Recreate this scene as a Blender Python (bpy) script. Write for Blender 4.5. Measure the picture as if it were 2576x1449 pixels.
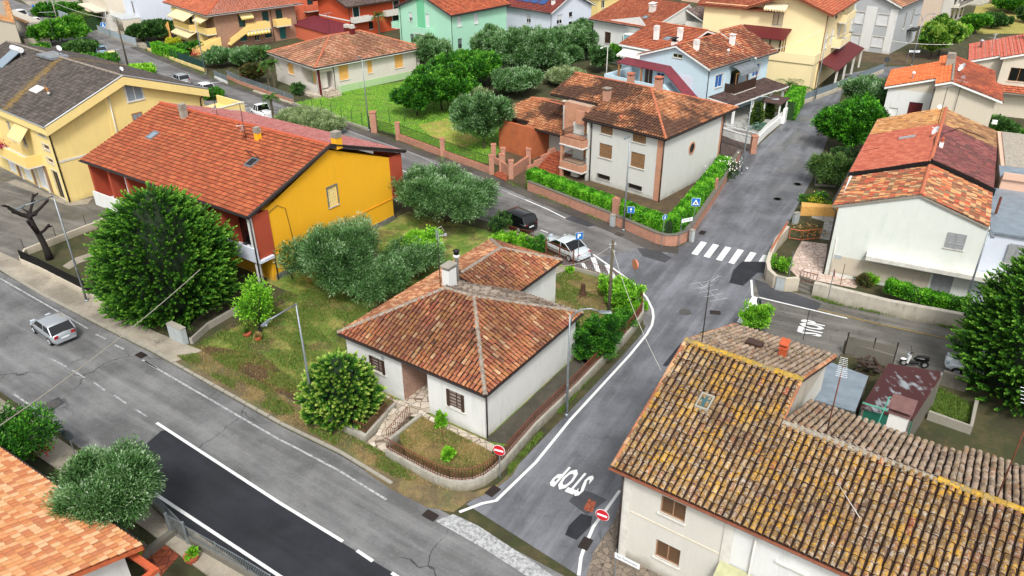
import bpy,bmesh,math,random
import numpy as np
from mathutils import Vector,Matrix
random.seed(7)
for o in list(bpy.data.objects): bpy.data.objects.remove(o)
S = bpy.context.scene
COL = S.collection
R = math.radians
# ---------------------------------------------------------------- camera
CAM = np.array([0.0,0.0,28.5])
FOC,PITCH,ROLL,CX,CY = 1936.6,R(29.24),R(-0.503),1288.0,724.5
_f = np.array([0,math.cos(PITCH),-math.sin(PITCH)]);_r = np.array([1.0,0,0]);_u = np.cross(_r,_f)
CR = math.cos(ROLL)*_r + math.sin(ROLL)*_u
CU = -math.sin(ROLL)*_r + math.cos(ROLL)*_u
cd = bpy.data.cameras.new('camera');cam = bpy.data.objects.new('camera',cd);COL.objects.link(cam)
m3_ = Matrix([[CR[i],CU[i],-_f[i]] for i in range(3)])
cam.matrix_world = Matrix.Translation(CAM.tolist()) @ m3_.to_4x4()
cd.sensor_fit = 'HORIZONTAL';cd.sensor_width = 36;cd.lens = 36*FOC/2576;cd.clip_end = 2000;cd.clip_start = .5
S.camera = cam
# ---------------------------------------------------------------- world, sun, exposure
SUN_EL,SUN_AZ = 52,178      # bright overcast
w = bpy.data.worlds.new('World');S.world = w;w.use_nodes = True
nt = w.node_tree;bg = nt.nodes['Background']
sky = nt.nodes.new('ShaderNodeTexSky');sky.sky_type = 'NISHITA';sky.sun_disc = False
sky.sun_elevation = R(SUN_EL);sky.sun_rotation = R(SUN_AZ);sky.air_density = 1;sky.dust_density = 4;sky.ozone_density = 1
hs = nt.nodes.new('ShaderNodeHueSaturation');hs.inputs['Saturation'].default_value = .18
nt.links.new(sky.outputs[0],hs.inputs['Color']);nt.links.new(hs.outputs[0],bg.inputs[0])
bg.inputs[1].default_value = .12
sd = bpy.data.lights.new('sun','SUN');sd.energy = 1.5;sd.angle = R(11);sd.color = (1,.97,.92)
so = bpy.data.objects.new('sun',sd);COL.objects.link(so)
# sun direction: from azimuth (clockwise from +Y) SUN_AZ
_a = R(SUN_AZ);_d = Vector((math.sin(_a)*math.cos(R(SUN_EL)),math.cos(_a)*math.cos(R(SUN_EL)),math.sin(R(SUN_EL))))
so.rotation_euler = _d.to_track_quat('Z','Y').to_euler();so.location = (0,0,60)
S.view_settings.view_transform = 'Standard';S.view_settings.look = 'None';S.view_settings.gamma = 1
S.view_settings.exposure = .78
S.cycles.max_bounces = 5;S.cycles.diffuse_bounces = 2;S.cycles.glossy_bounces = 2;S.cycles.transparent_max_bounces = 4

# ---------------------------------------------------------------- measuring helpers
def ray(px,py): return _f*FOC + CR*(px-CX) - CU*(py-CY)
def at(p,z=0.0):
    d = ray(*p);t = (z-CAM[2])/d[2];return np.array([CAM[0]+d[0]*t,CAM[1]+d[1]*t,z])
_K = dict(t1=(0,0,.33513),t2=(638.9,0,.33513),t3=(1277.8,0,.33513),t4=(1873.2,0,.33513),
          m1=(0,447.2,.33513),m2=(638.9,447.2,.33513),m3=(1277.8,447.2,.33513),m4=(1873.2,447.2,.33513),
          b1=(0,894.4,.38277),b2=(638.9,894.4,.38277),b3=(1277.8,894.4,.38277),b4=(1873.2,894.4,.38277),
          c0=(0,0,.17633),c1=(383.3,0,.17633),c2=(734.7,0,.17633),c3=(2192.7,0,.17633),c4=(0,255.6,.22044),c5=(1437.5,223.6,.19841),u=(0,0,1))
def q(k,x,y): a = _K[k];return (a[0]+a[2]*x,a[1]+a[2]*y)
def qs(k,*p): return [q(k,x,y) for x,y in p]
class Fr:
    """local plan frame: origin = near ground corner, +x runs left along the front, +y runs right/back"""
    def __init__(s,p,az,z=0.0,world=None):
        s.o = at(p,z).copy() if world is None else np.array([world[0],world[1],0.0])
        s.o[2] = 0;a = R(az);s.az = az
        s.ex = np.array([-math.cos(a),-math.sin(a),0]);s.ey = np.array([-math.sin(a),math.cos(a),0])
    def w(s,x,y,z=0.0): return s.o+s.ex*x+s.ey*y+np.array([0,0,z])
    def _h(s,px,p0,n):
        d = ray(*px);return CAM+d*(((p0-CAM)@n)/(d@n))
    def X(s,px,y=0.0): h = s._h(px,s.w(0,y),s.ey)-s.o;return float(h@s.ex),float(h[2])
    def Y(s,px,x=0.0): h = s._h(px,s.w(x,0),s.ex)-s.o;return float(h@s.ey),float(h[2])
    def Z(s,px,z=0.0): h = at(px,z)-s.o;return float(h@s.ex),float(h@s.ey)
    def shift(s,x,y): g = Fr((0,0),s.az,world=s.w(x,y));return g
class WF:   # plain world frame
    o = np.zeros(3);ex = np.array([1.0,0,0]);ey = np.array([0,1.0,0])
    def w(s,x,y,z=0.0): return np.array([x,y,z],float)
W0 = WF()
# ---------------------------------------------------------------- scene bookkeeping
def tag(o,label=None,cat=None,group=None,kind=None):
    if label: o['label'] = label
    if cat: o['category'] = cat
    if group: o['group'] = group
    if kind: o['kind'] = kind
    return o
def thing(name,label,cat,loc,rz=0.0,group=None):
    o = bpy.data.objects.new(name,None);COL.objects.link(o);o.empty_display_size = .3
    o.location = [float(v) for v in loc];o.rotation_euler = (0,0,rz)
    return tag(o,label,cat,group)
def kids(o): return [c for c in bpy.data.objects if c.parent == o]
def dup(root,loc,rz=None,label=None,scale=None):
    r = root.copy();COL.objects.link(r);r.location = [float(v) for v in loc]
    if rz is not None: r.rotation_euler = (0,0,rz)
    if scale is not None: r.scale = (scale,)*3
    if label: r['label'] = label
    for ch in kids(root):
        c = ch.copy();COL.objects.link(c);c.parent = r
        for g in kids(ch):
            d = g.copy();COL.objects.link(d);d.parent = c
    return r
class MB:
    def __init__(s): s.v = [];s.f = [];s.m = [];s.r = [];s.cm = 0;s.cr = .5
    def face(s,pts):
        n = len(s.v);s.v += [tuple(map(float,p)) for p in pts];s.f.append(tuple(range(n,n+len(pts))));s.m.append(s.cm);s.r.append(s.cr)
    def box(s,F,x0,x1,y0,y1,z0,z1):
        c = [F.w(x,y,z) for z in (z0,z1) for x,y in ((x0,y0),(x1,y0),(x1,y1),(x0,y1))]
        s.hexa(c)
    def hexa(s,c):
        n = len(s.v);s.v += [tuple(map(float,p)) for p in c]
        for f in ((0,3,2,1),(4,5,6,7),(0,1,5,4),(1,2,6,5),(2,3,7,6),(3,0,4,7)):
            s.f.append(tuple(n+i for i in f));s.m.append(s.cm);s.r.append(s.cr)
    def prism(s,pts,dz,up=None):
        """extrude polygon pts (3D) by vertical dz (or vector up)"""
        a = [np.array(p,float) for p in pts];d = np.array([0,0,dz]) if up is None else np.array(up,float)
        n = len(s.v);k = len(a);s.v += [tuple(p) for p in a]+[tuple(p+d) for p in a]
        fs = [tuple(n+i for i in range(k)),tuple(n+k+i for i in reversed(range(k)))]+[(n+i,n+k+i,n+k+(i+1) % k,n+(i+1) % k) for i in range(k)]
        for f in fs: s.f.append(f);s.m.append(s.cm);s.r.append(s.cr)
    def tube(s,pts,r,n=6,r1=None,cap=True):
        pts = [Vector([float(c) for c in p]) for p in pts];k = len(pts);b = len(s.v);rings = []
        for i,p in enumerate(pts):
            t = (pts[min(i+1,k-1)]-pts[max(i-1,0)]).normalized()
            a = t.cross(Vector((0,0,1)));
            if a.length < .05: a = t.cross(Vector((1,0,0)))
            a.normalize();c = t.cross(a).normalized()
            rr = r if r1 is None else r+(r1-r)*i/(k-1)
            if isinstance(r,(list,tuple)): rr = r[i]
            for j in range(n):
                g = 2*math.pi*j/n;s.v.append(tuple(p+a*(rr*math.cos(g))+c*(rr*math.sin(g))))
        for i in range(k-1):
            for j in range(n):
                s.f.append((b+i*n+j,b+i*n+(j+1) % n,b+(i+1)*n+(j+1) % n,b+(i+1)*n+j));s.m.append(s.cm);s.r.append(s.cr)
        if cap:
            s.f.append(tuple(b+j for j in range(n)));s.f.append(tuple(b+(k-1)*n+j for j in range(n)));s.m += [s.cm]*2;s.r += [s.cr]*2
    def lathe(s,c,prof,n=12):
        b = len(s.v);k = len(prof)
        for r,z in prof:
            for j in range(n): g = 2*math.pi*j/n;s.v.append((float(c[0])+r*math.cos(g),float(c[1])+r*math.sin(g),float(c[2])+z))
        for i in range(k-1):
            for j in range(n): s.f.append((b+i*n+j,b+i*n+(j+1) % n,b+(i+1)*n+(j+1) % n,b+(i+1)*n+j));s.m.append(s.cm);s.r.append(s.cr)
        s.f.append(tuple(b+j for j in range(n)));s.f.append(tuple(b+(k-1)*n+j for j in range(n)));s.m += [s.cm]*2;s.r += [s.cr]*2
    def blob(s,c,r,n=8,m=6,jit=0):
        c = np.array(c,float);r = np.array(r if hasattr(r,'__len__') else (r,r,r),float);b = len(s.v)
        for i in range(m+1):
            th = math.pi*i/m
            for j in range(n):
                g = 2*math.pi*j/n;k = 1+random.uniform(-jit,jit)
                s.v.append((float(c[0]+r[0]*math.sin(th)*math.cos(g)*k),float(c[1]+r[1]*math.sin(th)*math.sin(g)*k),float(c[2]+r[2]*math.cos(th)*k)))
        for i in range(m):
            for j in range(n): s.f.append((b+i*n+j,b+i*n+(j+1) % n,b+(i+1)*n+(j+1) % n,b+(i+1)*n+j));s.m.append(s.cm);s.r.append(s.cr)
    def build(s,name,mats,parent=None,smooth=False,origin=None,recalc=True,attr=False,weld=False):
        if not isinstance(mats,(list,tuple)): mats = [mats]
        if parent is not None and origin is None: origin = parent_origin(parent)
        if origin is None: origin = np.mean(np.array(s.v),axis=0);origin[2] = min(v[2] for v in s.v)
        ox = np.array(origin,float)
        me = bpy.data.meshes.new(name)
        me.from_pydata([tuple(np.array(v)-ox) for v in s.v],[],s.f)
        for m in mats: me.materials.append(M[m] if isinstance(m,str) else m)
        me.polygons.foreach_set('material_index',s.m)
        if attr:
            a = me.attributes.new('rnd','FLOAT','FACE');a.data.foreach_set('value',s.r)
        if smooth: me.polygons.foreach_set('use_smooth',[True]*len(s.f))
        if recalc or weld:
            bm = bmesh.new();bm.from_mesh(me)
            if weld: bmesh.ops.remove_doubles(bm,verts=bm.verts,dist=1e-4)
            if recalc: bmesh.ops.recalc_face_normals(bm,faces=bm.faces)
            bm.to_mesh(me);bm.free()
        me.update()
        o = bpy.data.objects.new(name,me);COL.objects.link(o)
        if parent is not None: o.parent = parent
        else: o.location = ox.tolist()
        return o
_PO = {}
def parent_origin(p):
    """world position of the thing a part is built under (parts sit at the thing's origin)"""
    o = p
    while o.parent is not None: o = o.parent
    return np.array(o.location)
def top(o,label,cat,group=None): return tag(o,label,cat,group)
def struct(mb,name,mat,**k): return tag(mb.build(name,mat,**k),kind='structure')
# ---------------------------------------------------------------- materials
M = {}
class NT:
    def __init__(s,name):
        s.mat = bpy.data.materials.new(name);s.mat.use_nodes = True;s.t = s.mat.node_tree;s.b = s.t.nodes['Principled BSDF'];M[name] = s.mat
        s.co = s.n('ShaderNodeNewGeometry').outputs['Position']
    def n(s,ty,**k):
        nd = s.t.nodes.new(ty)
        for a,v in k.items(): setattr(nd,a,v)
        return nd
    def l(s,a,b): s.t.links.new(a,b)
    def val(s,sock,v):
        if hasattr(v,'node'): s.l(v,sock)
        else: sock.default_value = v
    def noise(s,sc,det=4,rough=.55,dist=0,co=None):
        nd = s.n('ShaderNodeTexNoise');s.l(co or s.co,nd.inputs['Vector']);nd.inputs['Scale'].default_value = sc;nd.inputs['Detail'].default_value = det;nd.inputs['Roughness'].default_value = rough;nd.inputs['Distortion'].default_value = dist;return nd.outputs['Fac']
    def map(s,v,a,b,c=0,d=1):
        nd = s.n('ShaderNodeMapRange');s.l(v,nd.inputs[0]);nd.inputs[1].default_value = a;nd.inputs[2].default_value = b;nd.inputs[3].default_value = c;nd.inputs[4].default_value = d;return nd.outputs[0]
    def mix(s,f,a,b,bt='MIX'):
        nd = s.n('ShaderNodeMix',data_type='RGBA',blend_type=bt);s.val(nd.inputs[0],f);s.val(nd.inputs[6],a if hasattr(a,'node') else (*a,1));s.val(nd.inputs[7],b if hasattr(b,'node') else (*b,1));return nd.outputs[2]
    def ramp(s,v,stops,const=False):
        nd = s.n('ShaderNodeValToRGB');cr = nd.color_ramp
        if const: cr.interpolation = 'CONSTANT'
        while len(cr.elements) < len(stops): cr.elements.new(.5)
        for e,(p,c) in zip(cr.elements,stops): e.position = p;e.color = (*c,1)
        s.l(v,nd.inputs[0]);return nd.outputs[0]
    def math(s,op,a,b=0.0):
        nd = s.n('ShaderNodeMath',operation=op);s.val(nd.inputs[0],a);s.val(nd.inputs[1],b);return nd.outputs[0]
    def attr(s,nm='rnd'): return s.n('ShaderNodeAttribute',attribute_name=nm).outputs['Fac']
    def fin(s,col,rough=.85,bump=None,bd=.02,metal=0,spec=.5):
        s.val(s.b.inputs['Base Color'],col if hasattr(col,'node') else (*col,1));s.val(s.b.inputs['Roughness'],rough);s.b.inputs['Metallic'].default_value = metal;s.b.inputs['Specular IOR Level'].default_value = spec
        if bump is not None:
            bn = s.n('ShaderNodeBump');bn.inputs['Distance'].default_value = bd;bn.inputs['Strength'].default_value = 1;s.l(bump,bn.inputs['Height']);s.l(bn.outputs[0],s.b.inputs['Normal'])
        return s.mat
def hexc(h):
    v = [int(h[i:i+2],16)/255 for i in (0,2,4)]
    return tuple(c/12.92 if c <= .04045 else ((c+.055)/1.055)**2.4 for c in v)
def flat(name,c,rough=.7,var=.12,sc=3,metal=0,spec=.5):
    if isinstance(c,str): c = hexc(c)
    t = NT(name);n = t.noise(sc);col = t.mix(t.map(n,.3,.7,0,1),tuple(x*(1-var) for x in c),tuple(min(1,x*(1+var)) for x in c));return t.fin(col,rough,metal=metal,spec=spec)
def worn(name,c,a,b):
    t = NT(name);n = t.noise(5,8,.8);return t.fin(t.mix(t.map(n,a,b,0,.85),hexc(c),hexc('6c6c6e')),.8)
def plaster(name,c,stain=.25,sc=.6,dirt='6b6a60',streak=True,base=.0):
    """render wall: mottled, rain streaks and damp patches with a shape of their own"""
    if isinstance(c,str): c = hexc(c)
    t = NT(name);d = hexc(dirt)
    mp = t.n('ShaderNodeMapping');mp.inputs['Scale'].default_value = (1.5,1.5,.3);t.l(t.co,mp.inputs[0])
    st = t.noise(1.2,6,.7,dist=.5,co=mp.outputs[0]);mo = t.noise(sc,6,.65);fi = t.noise(9,5,.7)
    k = t.math('MULTIPLY',t.map(st,.48,.78),t.map(mo,.4,.7))
    col = t.mix(t.map(mo,.35,.75,0,1),tuple(x*.93 for x in c),c)
    col = t.mix(t.math('MULTIPLY',k,stain),col,d)
    if base:
        sp = t.n('ShaderNodeSeparateXYZ');t.l(t.co,sp.inputs[0])
        zz = t.math('ADD',sp.outputs[2],t.math('MULTIPLY',t.math('SUBTRACT',mo,.5),1.4))
        col = t.mix(t.math('MULTIPLY',t.map(zz,.55,0),base),col,hexc('77705c'))
    col = t.mix(t.map(fi,.3,.7,0,.12),col,tuple(x*.7 for x in c))
    return t.fin(col,.9,fi,.006)
def tiles(name,stops,lichen=None,la=.5,lsc=2.2,dark=.0,grain=.35,stain=None,patch=None,grey=None,bright=1.0,thr=.46):
    """stops: colours picked per tile; lichen = (colour); dark = size of black algae areas"""
    t = NT(name);r = t.attr();k = len(stops)
    s_ = [(i/k,tuple(v*bright for v in hexc(c))) for i,c in enumerate(stops)]
    col = t.ramp(r,s_,True)
    n1 = t.noise(14,4,.7);n2 = t.noise(lsc,6,.75);n3 = t.noise(.22,3,.6);n4 = t.noise(30,3,.7)
    col = t.mix(t.map(n1,.35,.75,0,grain),col,hexc('3a2c24'))
    fine = t.noise(11,5,.75);mid = t.noise(4.5,5,.75,dist=.6)
    if grey: col = t.mix(t.map(t.math('ADD',t.math('MULTIPLY',fine,.5),t.math('MULTIPLY',mid,.5)),.51,.55,0,grey),col,hexc('b0a89a'))
    if dark: col = t.mix(t.math('MULTIPLY',t.map(t.math('ADD',t.math('MULTIPLY',n3,.75),t.math('MULTIPLY',n2,.25)),thr,thr+.08),dark),col,hexc('33241d'))
    if lichen:
        lk = t.math('ADD',t.math('MULTIPLY',t.noise(9,4,.7),.5),t.math('MULTIPLY',n2,.5));col = t.mix(t.map(lk,.515,.56,0,la),col,hexc(lichen))
        col = t.mix(t.map(n4,.58,.66,0,la*.7),col,hexc('3c342a'))
    if patch:   # (p0, p1, width, colour): a stain band that lies on the roof
        (x0,y0),(x1,y1),wd,pc = patch
        sp = t.n('ShaderNodeSeparateXYZ');t.l(t.co,sp.inputs[0]);L = math.hypot(x1-x0,y1-y0)
        nx,ny = -(y1-y0)/L,(x1-x0)/L
        dd = t.math('ADD',t.math('ADD',t.math('MULTIPLY',sp.outputs[0],nx),t.math('MULTIPLY',sp.outputs[1],ny)),-(x0*nx+y0*ny))
        dd = t.math('ADD',t.math('ABSOLUTE',dd),t.math('MULTIPLY',t.math('SUBTRACT',t.noise(3,6,.8),.5),wd*7))
        col = t.mix(t.map(dd,wd,wd*.2,0,.6),col,hexc(pc))
    return t.fin(col,.8,n1,.01)
def asphalt(name,c,crack=1.0,wet=.5,ang=None,sc=.14,lit=.5):
    c = hexc(c);t = NT(name);f = t.noise(40,3,.8);m = t.noise(.25,5,.6);g = t.noise(6,5,.7)
    col = t.mix(t.map(m,.38,.62),tuple(x*.62 for x in c),tuple(min(1,x*1.25) for x in c));col = t.mix(t.map(t.noise(1.6,6,.8),.52,.7,0,.5),col,tuple(x*.45 for x in c))
    col = t.mix(t.map(f,.35,.7,0,.55),col,tuple(x*.35 for x in c));col = t.mix(t.map(g,.5,.8,0,.4),col,tuple(min(1,x*1.6) for x in c))
    if ang is not None:   # wheel-worn streaks along the lane; the pale ones also paint wet sheen
        mp = t.n('ShaderNodeMapping');mp.vector_type = 'TEXTURE';mp.inputs['Rotation'].default_value = (0,0,R(ang));mp.inputs['Scale'].default_value = (9,.8,1);t.l(t.co,mp.inputs[0]);s1 = t.noise(1.0,5,.65,co=mp.outputs[0])
        col = t.mix(t.map(s1,.5,.68,0,lit),col,tuple(min(1,x*1.75) for x in c));col = t.mix(t.map(s1,.46,.34,0,.5),col,tuple(x*.45 for x in c))
    sp = t.n('ShaderNodeVectorMath',operation='ADD');nn = t.n('ShaderNodeTexNoise');nn.inputs['Scale'].default_value = .7;nn.inputs['Detail'].default_value = 6;t.l(t.co,nn.inputs['Vector'])
    sc_ = t.n('ShaderNodeVectorMath',operation='SCALE');t.l(nn.outputs['Color'],sc_.inputs[0]);sc_.inputs['Scale'].default_value = 1.9;t.l(t.co,sp.inputs[0]);t.l(sc_.outputs[0],sp.inputs[1])
    vo = t.n('ShaderNodeTexVoronoi',feature='DISTANCE_TO_EDGE');t.l(sp.outputs[0],vo.inputs['Vector']);vo.inputs['Scale'].default_value = sc
    if crack:
        msk = t.map(t.noise(.16,3),.45,.56)
        ck = t.math('MULTIPLY',t.map(vo.outputs['Distance'],.0075,.002,0,.85),msk);col = t.mix(t.math('MULTIPLY',ck,crack),col,(.02,.02,.02))
    # tyre-polished streaks
    ro = t.map(t.noise(.35,4,.6),.4,.62,.62-.38*wet,.85)
    return t.fin(col,ro,f,.008)
def grass(name,a,b,dry=None,da=.5,soil=None,sa=.4):
    t = NT(name);n = t.noise(.9,6,.7);f = t.noise(14,4,.8);col = t.mix(t.map(n,.3,.7),hexc(a),hexc(b))
    if dry: col = t.mix(t.map(t.noise(.55,6,.75),.47,.58,0,da),col,hexc(dry))
    if soil: col = t.mix(t.map(t.noise(.4,6,.7),.5,.6,0,sa),col,hexc(soil))
    col = t.mix(t.map(f,.35,.7,0,.6),col,tuple(x*.3 for x in hexc(a)));return t.fin(col,.95,f,.05)
def brick(name,a,b,mortar='a8998a',sc=1.0,az=0,var=.3):
    t = NT(name);tc = t.co
    # brick pattern on vertical walls: use (horizontal run, z)
    sp = t.n('ShaderNodeSeparateXYZ');t.l(tc,sp.inputs[0]);ca,sa = math.cos(R(az)),math.sin(R(az))
    run = t.math('ADD',t.math('MULTIPLY',sp.outputs[0],ca),t.math('MULTIPLY',sp.outputs[1],sa))
    nrm = t.n('ShaderNodeNewGeometry');
    cb = t.n('ShaderNodeCombineXYZ');run2 = t.math('ADD',t.math('MULTIPLY',sp.outputs[0],-sa),t.math('MULTIPLY',sp.outputs[1],ca))
    t.l(t.math('ADD',run,run2),cb.inputs[0]);t.l(sp.outputs[2],cb.inputs[1])
    bt = t.n('ShaderNodeTexBrick');t.l(cb.outputs[0],bt.inputs['Vector']);bt.inputs['Color1'].default_value = (*hexc(a),1);bt.inputs['Color2'].default_value = (*hexc(b),1);bt.inputs['Mortar'].default_value = (*hexc(mortar),1)
    bt.inputs['Scale'].default_value = 4.0*sc;bt.inputs['Mortar Size'].default_value = .03;bt.inputs['Row Height'].default_value = .28
    n = t.noise(1.2,5,.7);col = t.mix(t.map(n,.45,.7,0,var),bt.outputs[0],hexc('4a3a30'));return t.fin(col,.88,n,.01)
def stone(name,a,b,gap='5b5145',sc=1.6,wet=0.2):
    t = NT(name);vo = t.n('ShaderNodeTexVoronoi',feature='DISTANCE_TO_EDGE');t.l(t.co,vo.inputs['Vector']);vo.inputs['Scale'].default_value = sc
    v2 = t.n('ShaderNodeTexVoronoi');t.l(t.co,v2.inputs['Vector']);v2.inputs['Scale'].default_value = sc
    sp = t.n('ShaderNodeSeparateColor');t.l(v2.outputs['Color'],sp.inputs[0])
    col = t.mix(sp.outputs[0],hexc(a),hexc(b));n = t.noise(3,5,.7);col = t.mix(t.map(n,.5,.75,0,.5),col,hexc(gap));col = t.mix(t.map(vo.outputs['Distance'],.05,.02),col,hexc(gap));return t.fin(col,.85-wet,vo.outputs['Distance'],.02)
def leafm(name,stops,rough=.55):
    t = NT(name);r = t.attr();col = t.ramp(r,[(i/(len(stops)-1),hexc(c)) for i,c in enumerate(stops)])
    t.fin(col,rough,spec=.35);t.b.inputs['Subsurface Weight'].default_value = 0
    # thin leaves pass a little light
    tr = t.n('ShaderNodeBsdfTranslucent');t.l(col,tr.inputs[0]);mx = t.n('ShaderNodeMixShader');mx.inputs[0].default_value = .3
    out = t.t.nodes['Material Output'];t.l(t.b.outputs[0],mx.inputs[1]);t.l(tr.outputs[0],mx.inputs[2]);t.l(mx.outputs[0],out.inputs[0]);return t.mat
def glass(name,c,rough=.12):
    t = NT(name);return t.fin(hexc(c),rough,spec=.8)
# walls
plaster('wall_white','dedfdc',.5,base=.35);plaster('wall_offwhite','cfccc2',.4,base=.7);plaster('wall_cream','d3c9b6',.3)
plaster('wall_paleyellow','ecd48c',.25,base=.3);plaster('wall_yellow','f0b018',.3,dirt='a87418',base=.3);plaster('wall_yellow_deep','e59a10',.1)
plaster('wall_brickhouse','cfd0ca',.5,1.1,'8f9a98',base=.5);plaster('wall_pale','d3ccc2',.3,base=.1);plaster('wall_green','a9dcc0',.15)
plaster('wall_greenbase','aac795',.35);plaster('wall_lightblue','c6dde8',.15);plaster('wall_bluewhite','d5dce8',.2);plaster('wall_redorange','c8532d',.2);plaster('wall_red','cf6a4a',.2)
plaster('wall_grey','b4b8ba',.5);plaster('wall_aged','d8dcd5',.8,1.6,'a3b8ae',base=.2);plaster('wall_beige','c3b9a6',.5,base=.4)
plaster('wall_dirty','b9b2a4',1.0,1.3,'3f3b33',base=.6);plaster('wall_mossy','a8a498',1.3,2.2,'23231d',base=.9);plaster('concrete','9b968a',.7,1.5,'4a473f');plaster('concrete_dark','6e6a60',.9,1.5,'2a2925')
plaster('balcony_yellow','f0cf80',.15);plaster('wall_beigebrown','b8977a',.3);plaster('wall_pink','d9b39c',.25);plaster('wall_green_screen','1d6a55',.2)
flat('white','e8e8e4',.5,.05);flat('offwhite','d0cdc4',.7);flat('dark','1c1a19',.6);flat('black','0c0c0d',.5);flat('iron','2a211d',.6);flat('rust','6a3a28',.8,.3,8)
flat('rust_orange','b8603a',.7,.2,6);flat('galv','8f979b',.45,.15,2,.6);flat('alu','b4b8bb',.4,.08,3,.5);flat('wood_dark','3f2c22',.6,.2,6);flat('wood','9a6b3d',.7,.25,6)
flat('shutter_brown','8a6a4a',.6,.12);flat('shutter_top','96745a',.6,.12);flat('board_orange','d9a55a',.75,.15,5);flat('shutter_green','123b38',.6);flat('shutter_teal','1f6a6a',.6);flat('roller_white','dcdedf',.5,.04);flat('blind_brown','5b422b',.6)
flat('grey_shutter','9a9d9e',.6,.06);flat('gutter_dark','2a2321',.5);flat('gutter_copper','7a4630',.5,.2);flat('fascia_red','5b1518',.5);flat('maroon','5a1418',.6,.1);flat('maroon_roof','6e2630',.6,.25,2)
flat('blue','1f5fa8',.4,.03);flat('signblue','1468b4',.35,.02);flat('signred','c01828',.35,.02);flat('signback','3c4448',.5,.1);flat('signwhite','e9ecee',.4,.02);flat('plastic_grey','a5acad',.5,.06);flat('orange_clay','b5532f',.8,.15,5);flat('clay_pot','a8543a',.8)
flat('rubber','131313',.8);flat('tail_red','a0101c',.2);flat('lampglass','b9c4d2',.15);flat('plate','d8dade',.4);flat('awning_cream','dcc79a',.8,.05);flat('awning_yellow','d8bd62',.8,.05);flat('cloth_white','e6e6ea',.8);flat('cloth_green','1d8a4c',.6)
flat('flower_red','c0182c',.7,.2,9);flat('flower_pink','a3123c',.7,.2,9);flat('flower_white','e9e6d8',.7);flat('bark','3a3129',.95,.35,8);flat('bark_dark','1d1714',.95,.3,8);flat('trunk_grey','57503f',.95,.3,8);flat('roof_membrane','7c8288',.5,.25,1.2);flat('roof_grey_blue','79858f',.45,.2,1.4);flat('solar_panel','2b4a7c',.2,.1);flat('tank_white','e4e6e8',.3,.04)
flat('skin','b98a6c',.6,.04);flat('shirt_blue','1d7ac0',.8);flat('trousers_dark','20222a',.8);flat('mirror_orange','c07a5a',.4);flat('mirror_glass','a9b4b8',.1);worn('white_paint','d8d9d8',.62,.70);worn('white_worn','b4b6b6',.42,.58);flat('yellow_worn','8f7a3c',.85,.3,3);flat('green_metal','123c36',.5);flat('fence_grey','74828a',.5,.1);flat('mesh_grey','9aa6ac',.6,.08);flat('cable','8a8478',.7);flat('cable_dark','3c3a38',.7)
flat('carpet_green','1a6a3a',.9);flat('green_fence','2f4a34',.6);flat('stump','4a3322',.9,.3,6);flat('curtain','b8a98c',.8,.2,9);flat('mat_dark','2c2c30',.9);flat('cage_grey','8e9092',.6)
glass('glass_dark','14181a');glass('glass_blue','123c78',.2);glass('glass_sky','7f8f9c',.15);glass('glass_teal','8fb6bd',.15);glass('windscreen','0c0f11',.06)
def paint(name,c,metal=.5,rough=.28):
    t = NT(name);t.fin(hexc(c),rough,metal=metal);t.b.inputs['Coat Weight'].default_value = .6;t.b.inputs['Coat Roughness'].default_value = .05
for nm,c,me in (('paint_silver','a2a8ad',.35),('paint_black','0b0c0f',.2),('paint_lightsilver','ccd4d8',.25),('paint_white','e3e5e6',0),('paint_yellow','d9cb86',.1),('paint_blue','7fa6c0',.3)): paint(nm,c,me)
# roofs
tiles('tile_target',['743a24','90482c','a65c38','ae663c','8c442a','b06c44','9e583a','bc7e54','caa078','602f1e'],'a0782e',.35,1.1,.5,.5,grey=.2)
tiles('tile_target_side',['c08058','b27450','cf9a70','a86a48','d6a880'],None,.3,2,.3)
tiles('tile_grey',['8d7b6a','9c8d7e','7a6858','a89a8c','6e5c4e','8a6a54'],None,.3,2,.5,grey=.6)
tiles('tile_old',['a8552f','6c5434','7c6038','8a6a3e','745638','927040','845e3a','9e7846','946442','a88454','c09a5c','d4b47c'],'b98a1e',.8,.9,.35,.6,grey=.85)
tiles('tile_old_back',['9c7f66','8a7362','a88e76','75604e','b59c88','9a6a4c'],'b08a38',.35,3.0,.25,.5,grey=.85)
tiles('tile_yellowhouse',['b45a34','a84e2c','be643c','9e4828','b86038'],'6a5a30',.3,1.6,.15,.35)
tiles('tile_yellowhouse_back',['b06e68','a4625e','b87872','985652'],None,.2,1.6,0,.3)
tiles('tile_darkslate',['4a4240','423a38','524a46','3a3432'],'6a5a30',.2,1.2,.0,.3)
tiles('tile_orange',['b8603e','ac5636','c06e4c','9e4e34'],None,.2,1.5,.15,.2)
tiles('tile_brickhouse',['b87a50','c48a60','a8683f','b07048','9c5c3e'],None,.3,3.0,.85,.35,thr=.43)
tiles('tile_pale',['c08868','b4765a','cc9a7a','a86a50','b98a72'],'8a7a3c',.3,.8,.45,.3)
tiles('tile_redhouse',['5c4a48','6e5854','4a3c3a','7a6460'],None,.2,2,.3,.4,grey=.4)
tiles('tile_blue_front',['b5603c','a04c30','c88458','8a4a34','cfa07a'],None,.2,2,.55,.3)
tiles('tile_rowa',['c69058','d0a068','b07a4c','c4884e','9a6a44'],None,.2,2,.1,.35)
tiles('tile_rowb',['b45c44','aa5440','bc6a50','b0604a'],None,.2,2,.0,.25)
tiles('tile_rowc',['7a3a38','6a3434','8a4a46','5c3030'],'8a8a80',.15,3,.2,.4)
tiles('tile_rowd',['c8834f','b86a45','9a5c3c','d0a070','7a4c38','c0583a','8a7050','cf9058','6a4434'],None,.2,2,.1,.4)
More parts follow.
